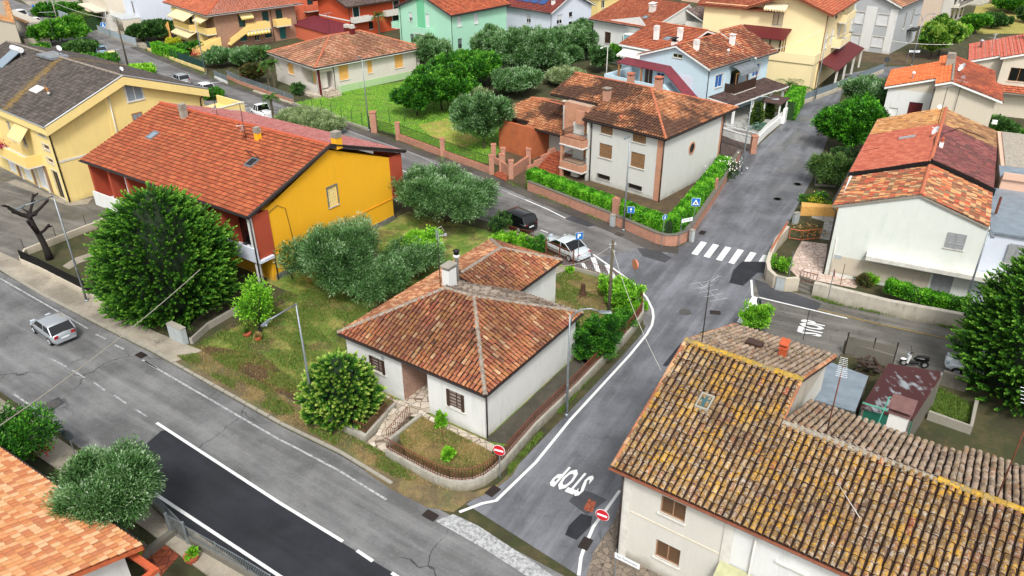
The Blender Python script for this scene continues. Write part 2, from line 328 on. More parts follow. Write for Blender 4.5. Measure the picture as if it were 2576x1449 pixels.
tiles('tile_rowe',['a87c50','9a6e48','b88c5c','8a6044','c09a68'],None,.2,2,.35,.4)
tiles('tile_new',['cc8858','d2905e','dca274','c47a4e','e0ae82','bc7650','d49866','d08c5a'],'8a7a20',.12,.9,0,.1)
tiles('tile_edge_orange',['c86a44','b85c3a','d07a54'],None,.2,2,.1,.3)
tiles('tile_lichen',['a88434','9c8438','b09040','968250','8a7c58'],'cc9c18',.9,3,0,.4)
tiles('tile_whiteline',['c06450','b85c48','c66e5a'],None,.2,1.5,0,.2)
flat('tile_edge_shade','3c251b',.95,.3,5);flat('tile_under','2e1d17',.95,.3,4);flat('slab_under','8c857a',.9);flat('ridge_orange','b5694a',.85,.25,8);flat('ridge_grey','8a8074',.9,.4,5);flat('mortar','9a9284',.9,.3,5)  # the tile lip colour is darkened to paint gap shade between courses
# ground
asphalt('asphalt_main','747474',1.0,.3,ang=-34.9,lit=.35);asphalt('asphalt_side','6c6e73',.25,.8,ang=60,lit=.45);asphalt('asphalt_upper','737170',1.0,.3,sc=.3,ang=-43);asphalt('asphalt_fresh','26282e',0,.35,ang=-34.9,lit=.3);asphalt('asphalt_patch','46474b',0,.2);asphalt('asphalt_old','6c6963',1.0,.5,sc=.35,ang=-27)
asphalt('pavement_conc','a09787',.8,.1,sc=.4);asphalt('gravel_dark','55504a',.3,.1)
grass('grass_bright','4f7a1e','6a9a2a','9aa048',.35);grass('grass_target','4a7022','7c9434','b2a85e',.7,'54452f',.75);grass('grass_dry','8a7a48','6e7036','a88e5e',.8,'5e4c3a',.6);grass('grass_dark','3a421f','4a4a2a','6a5c3e',.5,'40352a',.5);grass('soil','4f4130','5e4e38','75633f',.6);grass('base_ground','6a6a48','7a7258','8a8060',.6);grass('verge','6a5f46','7a6a4e','9c8658',.8,'4c7030',.4);grass('field_yellow','a8a050','8f9040','c0a860',.7)
stone('crazy_paving','cfc4b4','a89a88','6a5c4e',1.9);stone('crazy_pink','d8c4b8','c0a898','7a6a5e',2.2);stone('stone_dark','5c4a42','473a34','2e2622',2.5,.3);stone('paver_grey','a8a8a4','96968f','6e6e6a',1.2);stone('stone_base','8a8880','6c6b68','3e3c3a',2.6);stone('cotto','a05436','8a4630','4e2a1e',2.4,.3)
stone('gravel_pale','b8b0a2','9a9082','6a6258',9)
brick('brick_red','9a4a32','b0603f','9a8878',1,-41);brick('brick_wall','a86248','b87a5e','b0a090',1,-41);brick('brick_orange','b4552c','c06636','9a6a4c',1,-41);brick('brick_salmon','c48868','b87a5c','b59a84',1,-41);brick('brick_apart','a67a62','9a6e58','a08c7a',.9,-47,.2);brick('brick_panel','b0482a','a63e24','9a4a34',1.3,-34.5,.15);brick('brick_passage','9a6a54','b08a74','9a9088',1,-35);brick('chimney_brick','c08a70','b47a60','a89484',1.2,-43)
# leaves
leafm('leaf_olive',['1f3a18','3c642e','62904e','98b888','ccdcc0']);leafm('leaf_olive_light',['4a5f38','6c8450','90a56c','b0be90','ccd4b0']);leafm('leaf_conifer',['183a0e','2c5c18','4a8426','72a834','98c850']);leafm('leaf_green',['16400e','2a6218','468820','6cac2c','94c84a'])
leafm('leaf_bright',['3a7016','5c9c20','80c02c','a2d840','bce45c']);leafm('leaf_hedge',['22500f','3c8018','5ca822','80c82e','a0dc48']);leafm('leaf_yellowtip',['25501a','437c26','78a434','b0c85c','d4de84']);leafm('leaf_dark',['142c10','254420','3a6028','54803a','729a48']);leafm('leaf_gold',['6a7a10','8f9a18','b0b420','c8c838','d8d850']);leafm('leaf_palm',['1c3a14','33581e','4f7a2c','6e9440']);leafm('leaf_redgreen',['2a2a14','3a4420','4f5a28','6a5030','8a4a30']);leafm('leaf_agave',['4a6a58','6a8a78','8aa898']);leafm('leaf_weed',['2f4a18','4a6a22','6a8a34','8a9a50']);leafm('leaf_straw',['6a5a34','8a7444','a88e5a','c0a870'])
glass('glass_dusk','3a5a5c',.15)

flat('pane_grille','9a8d86',.4,.2,20);flat('hood_brown','6e4f4b',.6,.2);grass('alley','4c483e','5e594c','3a3a30',.6);stone('rubble','8a7c6c','6c6258','4a4238',3.5,.1)
flat('manhole','4c4a48',.6,.3,12)
leafm('leaf_litter',['3a2c1e','5a4430','7a5c3c','8a6a44']);leafm('leaf_weedy',['24401a','44682c','6e8e48','9cb070'])
# ---------------------------------------------------------------- roofs
def _np(p): return np.array(p,float)
KINDS = {  # column pitch, row length, wave height, segments across, lip, jitter
    'coppi': (.23,.36,.075,5,.028,.012),'coppi_t': (.28,.40,.10,6,.036,.016),'coppi_big': (.28,.40,.10,6,.04,.02),'marsi': (.24,.38,.022,3,.075,.003),'port': (.26,.38,.05,4,.034,.006),'flat': (.40,.40,.012,2,.03,.003)}
def tile_plane(mb,pts,kind='marsi',t_off=.04,col_bias=None):
    """pts: convex 3D polygon, first edge = eave. Adds real tile courses to mb, clipped to the polygon."""
    pts = [_np(p) for p in pts];e = pts[1]-pts[0];e /= np.linalg.norm(e)
    n = np.cross(e,pts[2]-pts[1]);
    if np.linalg.norm(n) < 1e-6: n = np.cross(e,pts[-1]-pts[0])
    n /= np.linalg.norm(n)
    if n[2] < 0: n = -n
    u = np.cross(n,e);
    if u[2] < 0: u = -u
    o = pts[0];P2 = [((p-o)@e,(p-o)@u) for p in pts]
    s0,s1 = min(p[0] for p in P2),max(p[0] for p in P2);t1 = max(p[1] for p in P2)
    cw,rl,hh,sg,lip,jit = KINDS[kind]
    # oriented inward half planes
    cx = sum(p[0] for p in P2)/len(P2);cy = sum(p[1] for p in P2)/len(P2);hp = []
    for i in range(len(P2)):
        a,b = P2[i],P2[(i+1) % len(P2)];nx,ny = -(b[1]-a[1]),b[0]-a[0];L = math.hypot(nx,ny)
        if L < 1e-6: continue
        nx /= L;ny /= L
        if (cx-a[0])*nx+(cy-a[1])*ny < 0: nx,ny = -nx,-ny
        hp.append((a,nx,ny))
    bm = bmesh.new();lay = bm.faces.layers.float.new('rnd')
    nc = int((s1-s0)/cw)+2;nr = int(t1/rl)+2
    rt = random.Random(int(abs(o[0]*13+o[1]*7)*10));cut = []
    for i in range(nc):
        sa = s0+i*cw-.02;cb = rt.gauss(0,.07)
        for j in range(nr):
            ta = j*rl;ctr = (sa+cw/2,ta+rl/2);m = min((ctr[0]-a[0])*nx+(ctr[1]-a[1])*ny for a,nx,ny in hp)
            if m < -.32: continue
            dz = rt.uniform(-jit,jit);ds = rt.uniform(-jit,jit);zb = t_off+dz+lip;zt = t_off+dz;r = min(.999,max(0,rt.random()*.66+.17+cb)) if rt.random() > .035 else rt.random()
            prof = []
            if kind.startswith('coppi'):
                wv = cw*.40
                for k in range(sg+1):
                    g = math.pi*k/sg;prof.append((cw/2-wv*math.cos(g),hh*math.sin(g)))
            else:
                for k in range(sg+1): g = k/sg;prof.append((g*cw,hh*(math.sin(math.pi*g) if sg > 2 else (1 if k == 0 or k == sg else .2))))
            lo,hi = [],[]
            for (x,z) in prof:
                # cover tiles are wider at the lower end
                k1 = 1.0;k2 = .84 if kind.startswith('coppi') else 1.0
                for lst,tt,zz,kk in ((lo,ta-.03,zb,k1),(hi,ta+rl,zt,k2)):
                    p = o+e*(sa+cw/2+(x-cw/2)*kk+ds)+u*tt+n*(z*kk+zz);lst.append(bm.verts.new(p))
            new = []
            for k in range(len(prof)-1): new.append(bm.faces.new((lo[k],lo[k+1],hi[k+1],hi[k])))
            # front lip, its dark colour paints the gap shade under each course
            lb = [bm.verts.new(v.co-Vector(n*(lip+.015+(.0 if kind.startswith('coppi') else .01)))) for v in (lo[0],lo[-1])]
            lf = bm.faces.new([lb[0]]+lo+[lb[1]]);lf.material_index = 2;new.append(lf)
            for f in new: f[lay] = r
            if m < .32: cut += new
    if cut:
        for a,nx,ny in hp:
            p = o+e*a[0]+u*a[1];nn = e*nx+u*ny
            cut = [f for f in cut if f.is_valid]
            if not cut: break
            geom = list(set([v for f in cut for v in f.verts]))+list(set([ed for f in cut for ed in f.edges]))+cut
            res = bmesh.ops.bisect_plane(bm,geom=geom,plane_co=p.tolist(),plane_no=(-nn).tolist(),clear_outer=True,dist=1e-4)
            cut = [g for g in res['geom'] if isinstance(g,bmesh.types.BMFace)]
    bm.verts.index_update();b = len(mb.v)
    mb.v += [tuple(v.co) for v in bm.verts]
    for f in bm.faces:
        mb.f.append(tuple(b+v.index for v in f.verts));mb.m.append(f.material_index);mb.r.append(f[lay])
    bm.free()
def add_under(mb,pts,thick=.14,mi=1):
    """the boards under the tiles"""
    mb.cm = mi;P = [_np(p) for p in pts];mb.prism([p-np.array([0,0,thick]) for p in P],thick);mb.cm = 0
def ridge(mb,a,b,r=.13,step=.38,mi=0):
    """row of half-round ridge tiles"""
    a,b = _np(a),_np(b);L = np.linalg.norm(b-a);n = max(1,int(L/step));d = (b-a)/L;s = np.cross(d,[0,0,1]);s /= np.linalg.norm(s);up = np.cross(s,d)
    mb.cm = mi
    for i in range(n):
        p = a+d*(L*i/n);p2 = a+d*(L*(i+1)/n+.04);r1,r2 = r*1.12,r*.92;k = 6;mb.cr = random.random();dz = random.uniform(-.008,.008)
        A = [p+s*(r1*math.cos(math.pi*j/k))+up*(r1*.8*math.sin(math.pi*j/k)+dz) for j in range(k+1)];B = [p2+s*(r2*math.cos(math.pi*j/k))+up*(r2*.8*math.sin(math.pi*j/k)+dz) for j in range(k+1)]
        for j in range(k): mb.face([A[j],A[j+1],B[j+1],B[j]])
        mb.face(A);mb.face(B)
    mb.cm = 0
def tube_part(par,name,pts,r,mat,n=6):
    b = MB();b.tube(pts,r,n);return b.build(name,mat,par,smooth=True)
def make_roof(par,planes,kind,mat,under='slab_under',ridges=(),ridge_mat='ridge_orange',gutters=(),gut='gutter_dark',thick=.16,rr=.13,fascia=None):
    """planes: list of polygons, or (polygon, material) for slopes tiled differently"""
    if kind.startswith('coppi') and under == 'slab_under': under = 'tile_under'
    b = MB();mats = [mat,under,'tile_edge_shade'];root = None
    first = []
    others = []
    for p in planes:
        if isinstance(p,tuple) and isinstance(p[1],str): others.append(p)
        else: first.append(p)
    for p in first: tile_plane(b,p,kind);add_under(b,p,thick)
    if first: root = b.build('roof',mats,par,attr=True,recalc=True)
    for p,m in others:
        b = MB();kk = kind
        if '|' in m: m,kk = m.split('|')
        tile_plane(b,p,kk);add_under(b,p,thick);o = b.build('roof',[m,under,'tile_edge_shade'],par,attr=True)
        if root is None: root = o
    if ridges:
        for a,c in ridges: b = MB();ridge(b,_np(a)+[0,0,.07],_np(c)+[0,0,.07],rr);b.build('ridge_tiles',ridge_mat,root)
    for g in gutters:
        b = MB();g = [_np(x)+[0,0,-.04] for x in g];b.tube(g,.07,6);b.build('gutter',gut,root)
    return root
def hip(F,x0,x1,y0,y1,ze,zr,ra=None,rb=None,sides='fblr',rdg=True):
    """hip roof polygons: ridge runs along x from ra=(x,y) to rb (or along y)"""
    if ra is None:
        if (x1-x0) >= (y1-y0): d = (y1-y0)/2;ra,rb = (x0+d,y0+d),(x1-d,y0+d)
        else: d = (x1-x0)/2;ra,rb = (x0+d,y0+d),(x0+d,y1-d)
    c = [F.w(x0,y0,ze),F.w(x1,y0,ze),F.w(x1,y1,ze),F.w(x0,y1,ze)];A = F.w(*ra,zr);B = F.w(*rb,zr)
    along_x = abs(rb[0]-ra[0]) > abs(rb[1]-ra[1])
    if along_x: pl = dict(f=[c[0],c[1],B,A],l=[c[1],c[2],B],b=[c[2],c[3],A,B],r=[c[3],c[0],A]);rg = [(A,B),(c[0],A),(c[3],A),(c[1],B),(c[2],B)]
    else: pl = dict(f=[c[0],c[1],A],l=[c[1],c[2],B,A],b=[c[2],c[3],B],r=[c[3],c[0],A,B]);rg = [(A,B),(c[0],A),(c[1],A),(c[3],B),(c[2],B)]
    return pl,rg,c
def gab(F,x0,x1,y0,y1,ze,zr,axis='x',mid=None,ze2=None):
    """gable roof polygons; ridge along axis. ze = eave at low-y (or low-x) side, ze2 other side"""
    ze2 = ze if ze2 is None else ze2
    if axis == 'x':
        m = (y0+y1)/2 if mid is None else mid;A,B = F.w(x0,m,zr),F.w(x1,m,zr)
        return [[F.w(x0,y0,ze),F.w(x1,y0,ze),B,A],[F.w(x1,y1,ze2),F.w(x0,y1,ze2),A,B]],[(A,B)]
    m = (x0+x1)/2 if mid is None else mid;A,B = F.w(m,y0,zr),F.w(m,y1,zr)
    return [[F.w(x0,y1,ze),F.w(x0,y0,ze),A,B],[F.w(x1,y0,ze2),F.w(x1,y1,ze2),B,A]],[(A,B)]
# ---------------------------------------------------------------- walls with openings
def _wallgrid(mb,f,a0,a1,z0,z1,holes,dep,out):
    xs = sorted(set([a0,a1]+[v for h in holes for v in (h[0],h[1])]));zs = sorted(set([z0,z1]+[v for h in holes for v in (h[2],h[3])]))
    xs = [x for x in xs if a0 <= x <= a1];zs = [z for z in zs if z0 <= z <= z1]
    for i in range(len(xs)-1):
        for j in range(len(zs)-1):
            cx,cz = (xs[i]+xs[i+1])/2,(zs[j]+zs[j+1])/2
            if any(h[0] < cx < h[1] and h[2] < cz < h[3] for h in holes): continue
            mb.face([f(xs[i],zs[j],0),f(xs[i+1],zs[j],0),f(xs[i+1],zs[j+1],0),f(xs[i],zs[j+1],0)])
    for h in holes:
        d = h[4] if len(h) > 4 else dep;c = [(h[0],h[2]),(h[1],h[2]),(h[1],h[3]),(h[0],h[3])]
        for k in range(4):
            p,r_ = c[k],c[(k+1) % 4];mb.face([f(*p,0),f(*r_,0),f(*r_,d),f(*p,d)])
        mb.face([f(*p,d+.01) for p in c])
def block(mb,F,x0,x1,y0,y1,z0,z1,hx=(),hy=(),gable=None):
    _wallgrid(mb,lambda a,z,d: F.w(a,y0+d,z),x0,x1,z0,z1,list(hx),.16,-1)
    _wallgrid(mb,lambda a,z,d: F.w(x0+d,a,z),y0,y1,z0,z1,list(hy),.16,-1)
    mb.face([F.w(x1,y0,z0),F.w(x1,y1,z0),F.w(x1,y1,z1),F.w(x1,y0,z1)]);mb.face([F.w(x0,y1,z0),F.w(x1,y1,z0),F.w(x1,y1,z1),F.w(x0,y1,z1)])
    mb.face([F.w(x0,y0,z1),F.w(x1,y0,z1),F.w(x1,y1,z1),F.w(x0,y1,z1)])
    if gable:
        ax,zr,m = gable
        if ax == 'x':
            for x in (x0,x1): mb.face([F.w(x,y0,z1),F.w(x,y1,z1),F.w(x,m,zr)])
        else:
            for y in (y0,y1): mb.face([F.w(x0,y,z1),F.w(x1,y,z1),F.w(m,y,zr)])
SPLIT = set('column side_panel window loggia_pier pier balcony door chimney post porch_post shutter parapet corner_strip brick_strip cornice brick_tower wing_wall brick_wall stair_wall awning canopy wall_panel terrace_parapet pillar'.split())
class Bld:
    """a building: collects windows measured on its two visible faces, then builds walls with those openings"""
    def __init__(s,name,label,F,cat='house',loc=None,group=None):
        s.F = F;s.t = thing(name,label,cat,loc if loc is not None else F.w(0,0,0),0,group);s.wins = [];s.mb = MB()
    def rect(s,pl,c,a,b):
        g = s.F.X if pl == 'X' else s.F.Y;p,r_ = g(a,c),g(b,c)
        return (min(p[0],r_[0]),max(p[0],r_[0]),min(p[1],r_[1]),max(p[1],r_[1]))
    def fn(s,pl,c):
        F = s.F
        return (lambda a,z,d: F.w(a,c+d,z)) if pl == 'X' else (lambda a,z,d: F.w(c+d,a,z))
    def bx(s,mb,pl,c,a0,a1,z0,z1,d0,d1):
        f = s.fn(pl,c);mb.hexa([f(a0,z0,d0),f(a1,z0,d0),f(a1,z0,d1),f(a0,z0,d1),f(a0,z1,d0),f(a1,z1,d0),f(a1,z1,d1),f(a0,z1,d1)])
    def win(s,pl,c,a=None,b=None,kind='glass',fr='white',pane='glass_dark',sill='offwhite',holes=True,rec=None,surround=None,name='window'):
        r = rec if rec else s.rect(pl,c,a,b);a0,a1,z0,z1 = r;w_ = a1-a0
        if holes is True: s.wins.append((pl,c,r));d = .10
        elif holes == 'flush': d = -.03
        else: d = 0.0
        if holes is False: d = -.04
        m = MB();t = .06
        if kind in ('glass','glass1','door'):
            for q_ in ((a0,a0+t,z0,z1),(a1-t,a1,z0,z1),(a0+t,a1-t,z0,z0+t),(a0+t,a1-t,z1-t,z1)): s.bx(m,pl,c,*q_,d-.02,d+.05)
            if kind == 'glass' and w_ > .6: s.bx(m,pl,c,(a0+a1)/2-.03,(a0+a1)/2+.03,z0+t,z1-t,d-.018,d+.05)
            o = m.build(name,fr,s.t);m = MB();s.bx(m,pl,c,a0+t*.8,a1-t*.8,z0+t*.8,z1-t*.8,d+.015,d+.04);m.build('pane',pane,o)
        elif kind == 'shutter':
            for k in (0,1):
                l0 = a0+k*w_/2+.012;l1 = a0+(k+1)*w_/2-.012
                s.bx(m,pl,c,l0,l0+.05,z0,z1,d-.05,d);s.bx(m,pl,c,l1-.05,l1,z0,z1,d-.05,d)
                n = int((z1-z0)/.09);
                for i in range(n): zz = z0+(z1-z0)*i/n;s.bx(m,pl,c,l0+.05,l1-.05,zz+.01,zz+.075,d-.035+.01*(i % 2),d-.01)
                s.bx(m,pl,c,l0+.05,l1-.05,z0+(z1-z0)*.30,z0+(z1-z0)*.30+.08,d-.055,d-.012)
                s.bx(m,pl,c,l0+.05,l1-.05,z0,z1,d-.012,d+.01)
            o = m.build('shutters',fr,s.t)
        elif kind == 'roller':
            s.bx(m,pl,c,a0,a1,z0,z1,d+.02,d+.05);n = int((z1-z0)/.12)
            for i in range(n): zz = z0+(z1-z0)*i/n;s.bx(m,pl,c,a0,a1,zz+.012,zz+.10,d,d+.02)
            o = m.build('roller_shutter',fr,s.t)
        elif kind == 'halfroller':
            zm = z0+(z1-z0)*.42;n = int((z1-zm)/.09)
            for i in range(n): zz = zm+(z1-zm)*i/n;s.bx(m,pl,c,a0,a1,zz+.01,zz+.085,d,d+.03)
            s.bx(m,pl,c,a0,a0+t,z0,zm,d-.01,d+.05);s.bx(m,pl,c,a1-t,a1,z0,zm,d-.01,d+.05);s.bx(m,pl,c,(a0+a1)/2-.03,(a0+a1)/2+.03,z0,zm,d-.01,d+.05)
            o = m.build(name,fr,s.t);m = MB();s.bx(m,pl,c,a0+t,a1-t,z0,zm,d+.03,d+.05);m.build('pane',pane,o)
        elif kind == 'board':
            s.bx(m,pl,c,a0,a1,z0,z1,d,d+.04);o = m.build('window_board',fr,s.t)
        elif kind == 'grille':
            s.bx(m,pl,c,a0,a1,z0,z1,d+.03,d+.05);o = m.build(name,'glass_dark',s.t);m = MB();n = max(3,int(w_/.12))
            for i in range(n+1): x = a0+w_*i/n;s.bx(m,pl,c,x-.012,x+.012,z0,z1,-.06,-.03)
            s.bx(m,pl,c,a0,a1,z0,z0+.03,-.075,-.062);s.bx(m,pl,c,a0,a1,z1-.03,z1,-.075,-.062);m.build('bars','iron',o)
        elif kind == 'lattice':
            n,k = 5,6;
            for i in range(n+1): x = a0+w_*i/n;s.bx(m,pl,c,x-.07,x+.07,z0,z1,d-.03,d+.05)
            for i in range(k+1): z = z0+(z1-z0)*i/k;s.bx(m,pl,c,a0,a1,z-.07,z+.07,d-.026,d+.046)
            o = m.build(name,fr,s.t);m = MB();s.bx(m,pl,c,a0,a1,z0,z1,d+.055,d+.06);m.build('pane',pane,o)
        if sill: m = MB();s.bx(m,pl,c,a0-.08,a1+.08,z0-.06,z0,-.09,.02);m.build('sill',sill,o)
        if surround:
            m = MB();g = .12
            for q_ in ((a0-g,a0,z0-g,z1+g),(a1,a1+g,z0-g,z1+g),(a0,a1,z1,z1+g),(a0,a1,z0-g,z0)): s.bx(m,pl,c,*q_,-.03,.02)
            m.build('surround',surround,o)
        return o,r
    def holes(s,pl,c): return [r for p,cc,r in s.wins if p == pl and abs(cc-c) < 1e-6]
    def block(s,x0,x1,y0,y1,z0,z1,gable=None,ex=(),ey=()):
        def inside(h,a0,a1): return h[0] >= a0-1e-3 and h[1] <= a1+1e-3 and h[3] <= z1+1e-3 and h[2] >= z0-1e-3
        hx = [h for h in s.holes('X',y0) if inside(h,x0,x1)]+list(ex);hy = [h for h in s.holes('Y',x0) if inside(h,y0,y1)]+list(ey)
        block(s.mb,s.F,x0,x1,y0,y1,z0,z1,hx,hy,gable)
    def finish(s,mats='wall_white',name='wall'): o = s.mb.build(name,mats,s.t);s.mb = MB();return o
    def band(s,pl,c,a0,a1,z0,z1,mat,d=-.03,name='band'):
        m = MB();s.bx(m,pl,c,a0,a1,z0,z1,d,.0);return m.build(name,mat,s.t)
    def part(s,name,mat,boxes,pl='X',c=0,par=None):
        m = MB()
        for b in boxes: s.bx(m,pl,c,*b)
        return m.build(name,mat,par or s.t)
    def lbox(s,name,mat,boxes,par=None):
        if len(boxes) > 1 and name in SPLIT:
            for b in boxes: o = s.lbox(name,mat,[b],par)
            return o
        m = MB()
        for b in boxes: m.box(s.F,*b)
        return m.build(name,mat,par or s.t)
    def railing(s,name,pts,z,h=.95,mat='iron',step=.13,par=None,r=.014):
        m = MB();P = [s.F.w(x,y,z) for x,y in pts];rail(m,P,h,step,r);return m.build(name,mat,par or s.t)
    def pipe(s,x,y,z0,z1,mat='gutter_dark',r=.05): return tube_part(s.t,'downpipe',[s.F.w(x,y,z0),s.F.w(x,y,z1)],r,mat)
def rail(m,P,h,step=.13,r=.014,post=None,low=.08):
    up = np.array([0,0,1.0])
    for a,b in zip(P[:-1],P[1:]):
        a,b = _np(a),_np(b);L = np.linalg.norm(b-a);n = max(1,int(L/step))
        m.tube([a+up*h,b+up*h],r*1.5,4);m.tube([a+up*low,b+up*low],r*1.2,4)
        for i in range(n+1): p = a+(b-a)*i/n;m.tube([p+up*.02,p+up*(h+(.1 if post == 'spike' else 0))],r,4)
def chimney(bld,x,y,z0,h,w=.5,mat='wall_white',cap='concrete',style='slab',d=None):
    F = bld.F;d = d or w;m = MB();m.box(F,x-w/2,x+w/2,y-d/2,y+d/2,z0,z0+h);o = m.build('chimney',mat,bld.t)
    m = MB()
    if style == 'slab':
        for k in (-1,1):
            for j in (-1,1): m.box(F,x+k*w*.38-.05,x+k*w*.38+.05,y+j*d*.38-.05,y+j*d*.38+.05,z0+h,z0+h+.22)
        m.box(F,x-w*.62,x+w*.62,y-d*.62,y+d*.62,z0+h+.22,z0+h+.3)
    elif style == 'louvre':
        for i in range(4): m.box(F,x-w*(.58-.02*i),x+w*(.58-.02*i),y-d*(.58-.02*i),y+d*(.58-.02*i),z0+h+.02+i*.13,z0+h+.09+i*.13)
        m.box(F,x-w*.4,x+w*.4,y-d*.4,y+d*.4,z0+h,z0+h+.5)
    elif style == 'hood':
        m.box(F,x-w*.6,x+w*.6,y-d*.6,y+d*.6,z0+h,z0+h+.07);m.box(F,x-w*.45,x+w*.45,y-d*.1,y+d*.1,z0+h+.07,z0+h+.25)
        m.prism([F.w(x-w*.65,y-d*.65,z0+h+.25),F.w(x+w*.65,y-d*.65,z0+h+.25),F.w(x+w*.65,y+d*.65,z0+h+.4),F.w(x-w*.65,y+d*.65,z0+h+.4)],.05)
    elif style == 'pot': m.lathe(F.w(x,y,z0+h),[(w*.4,0),(w*.3,.25),(w*.5,.28),(w*.15,.45)],10)
    m.build('cap',cap,o);return o
def vent(bld,x,y,z,mat='alu',h=.7,r=.11):
    F = bld.F;m = MB();m.lathe(F.w(x,y,z-.1),[(r,0),(r,h),(r*1.7,h+.04),(r*1.7,h+.18),(r*.3,h+.3)],10);return m.build('vent_pipe',mat,bld.t,smooth=True)
def antenna(bld,x,y,z,h=2.2,kind='yagi',az=0,L=1.3,mat='alu',dish=None,mast='iron'):
    F = bld.F;return antenna_w(bld.t,F.w(x,y,z),h,kind,az,L,mat,dish,mast)
def antenna_w(par,p,h=2.2,kind='yagi',az=0,L=1.3,mat='alu',dish=None,mast='iron'):
    p = _np(p);o = tube_part(par,'antenna',[p,p+[0,0,h]],.028,mast,5);ks = kind.split('+');zt = h
    for i,k in enumerate(ks):
        m = MB();g = R(az+i*60);d = np.array([math.cos(g),math.sin(g),0]);s = np.array([-d[1],d[0],0]);c = p+[0,0,zt-.05-.45*i]
        if k == 'yagi':
            m.tube([c-d*L/2,c+d*L/2],.016,4)
            n = 11
            for j in range(n): e = c-d*L/2+d*L*j/(n-1);w_ = .30*(1-.35*j/n);m.tube([e-s*w_/1.4,e+s*w_/1.4],.007,4)
        elif k == 'vhf':
            m.tube([c-d*L/2,c+d*L/2],.016,4)
            for j in range(5): e = c-d*L/2+d*L*j/4;m.tube([e-s*.5,e+s*.5],.008,4)
        elif k == 'panel':
            for j in range(7): m.tube([c-s*.35+[0,0,-.3+.1*j],c+s*.35+[0,0,-.3+.1*j]],.012,4)
            for j in (-1,1): m.tube([c+s*.35*j+[0,0,-.3],c+s*.35*j+[0,0,.3]],.012,4)
            m.tube([c,c+d*.5],.02,4);m.box(W0,*(sum(([float(v-.08),float(v+.08)] for v in (c+d*.5)[:2]),[])),float(c[2]-.06),float(c[2]+.06))
            m.tube([c-s*.35+d*.1+[0,0,.3],c+s*.35+d*.1+[0,0,.3],c+s*.35+d*.35+[0,0,.42],c-s*.35+d*.35+[0,0,.42]],.012,4)
        m.build('aerial',mat,o)
    if dish is not None: make_dish(o,p+[0,0,dish[0]],dish[1],dish[2] if len(dish) > 2 else .4)
    return o
def make_dish(par,c,az,r=.4,el=30):
    g = R(az);d = np.array([math.cos(g)*math.cos(R(el)),math.sin(g)*math.cos(R(el)),math.sin(R(el))]);s = np.array([-math.sin(g),math.cos(g),0]);u = np.cross(d,s)*-1;c = _np(c)+d*.12
    m = MB();n = 14;rings = []
    for i,k in enumerate((0,.5,1)):
        rings.append([c+d*(.16*r/.4*k*k*.8)+(s*math.cos(2*math.pi*j/n)+u*math.sin(2*math.pi*j/n))*r*k for j in range(n)])
    for i in range(2):
        for j in range(n): 
            if i == 0: m.face([rings[0][0],rings[1][j],rings[1][(j+1) % n]])
            else: m.face([rings[1][j],rings[2][j],rings[2][(j+1) % n],rings[1][(j+1) % n]])
    m.tube([c-u*r*.8,c+d*r*1.1-u*.1*r],.014,4);m.blob(c+d*r*1.1-u*.1*r,.05,6,4);m.tube([c-d*.12,c],.03,5)
    return m.build('dish','signwhite',par,recalc=False)
def skylight(bld,x,y,z,w,l,slope,open_=False,mat='glass_sky',fr='galv',pl='x'):
    """roof window on a slope rising in +y (pl x)"""
    F = bld.F;m = MB();dz = math.tan(slope)
    def P(a,b,c): return F.w(x+a,y+b,z+b*dz+c)
    def slab(m,a0,a1,b0,b1,c0,c1): m.hexa([P(a0,b0,c0),P(a1,b0,c0),P(a1,b1,c0),P(a0,b1,c0),P(a0,b0,c1),P(a1,b0,c1),P(a1,b1,c1),P(a0,b1,c1)])
    t = .07
    for a in ((-w/2,-w/2+t,-l/2,l/2),(w/2-t,w/2,-l/2,l/2),(-w/2+t,w/2-t,-l/2,-l/2+t),(-w/2+t,w/2-t,l/2-t,l/2)): slab(m,*a,0,.2)
    o = m.build('skylight',fr,bld.t);m = MB();slab(m,-w/2+t,w/2-t,-l/2+t,l/2-t,.1,.14);m.build('pane',mat if not open_ else 'dark',o)
    if open_:
        m = MB();a = P(-w/2,l/2,.2);b = P(w/2,l/2,.2);up = np.array([0,0,l*.75])-F.ey*l*.55
        for p,r_ in ((a,a+up),(b,b+up),(a+up,b+up),(a,b)): m.tube([p,r_],.03,4)
        m.build('sash','iron',o)
    return o
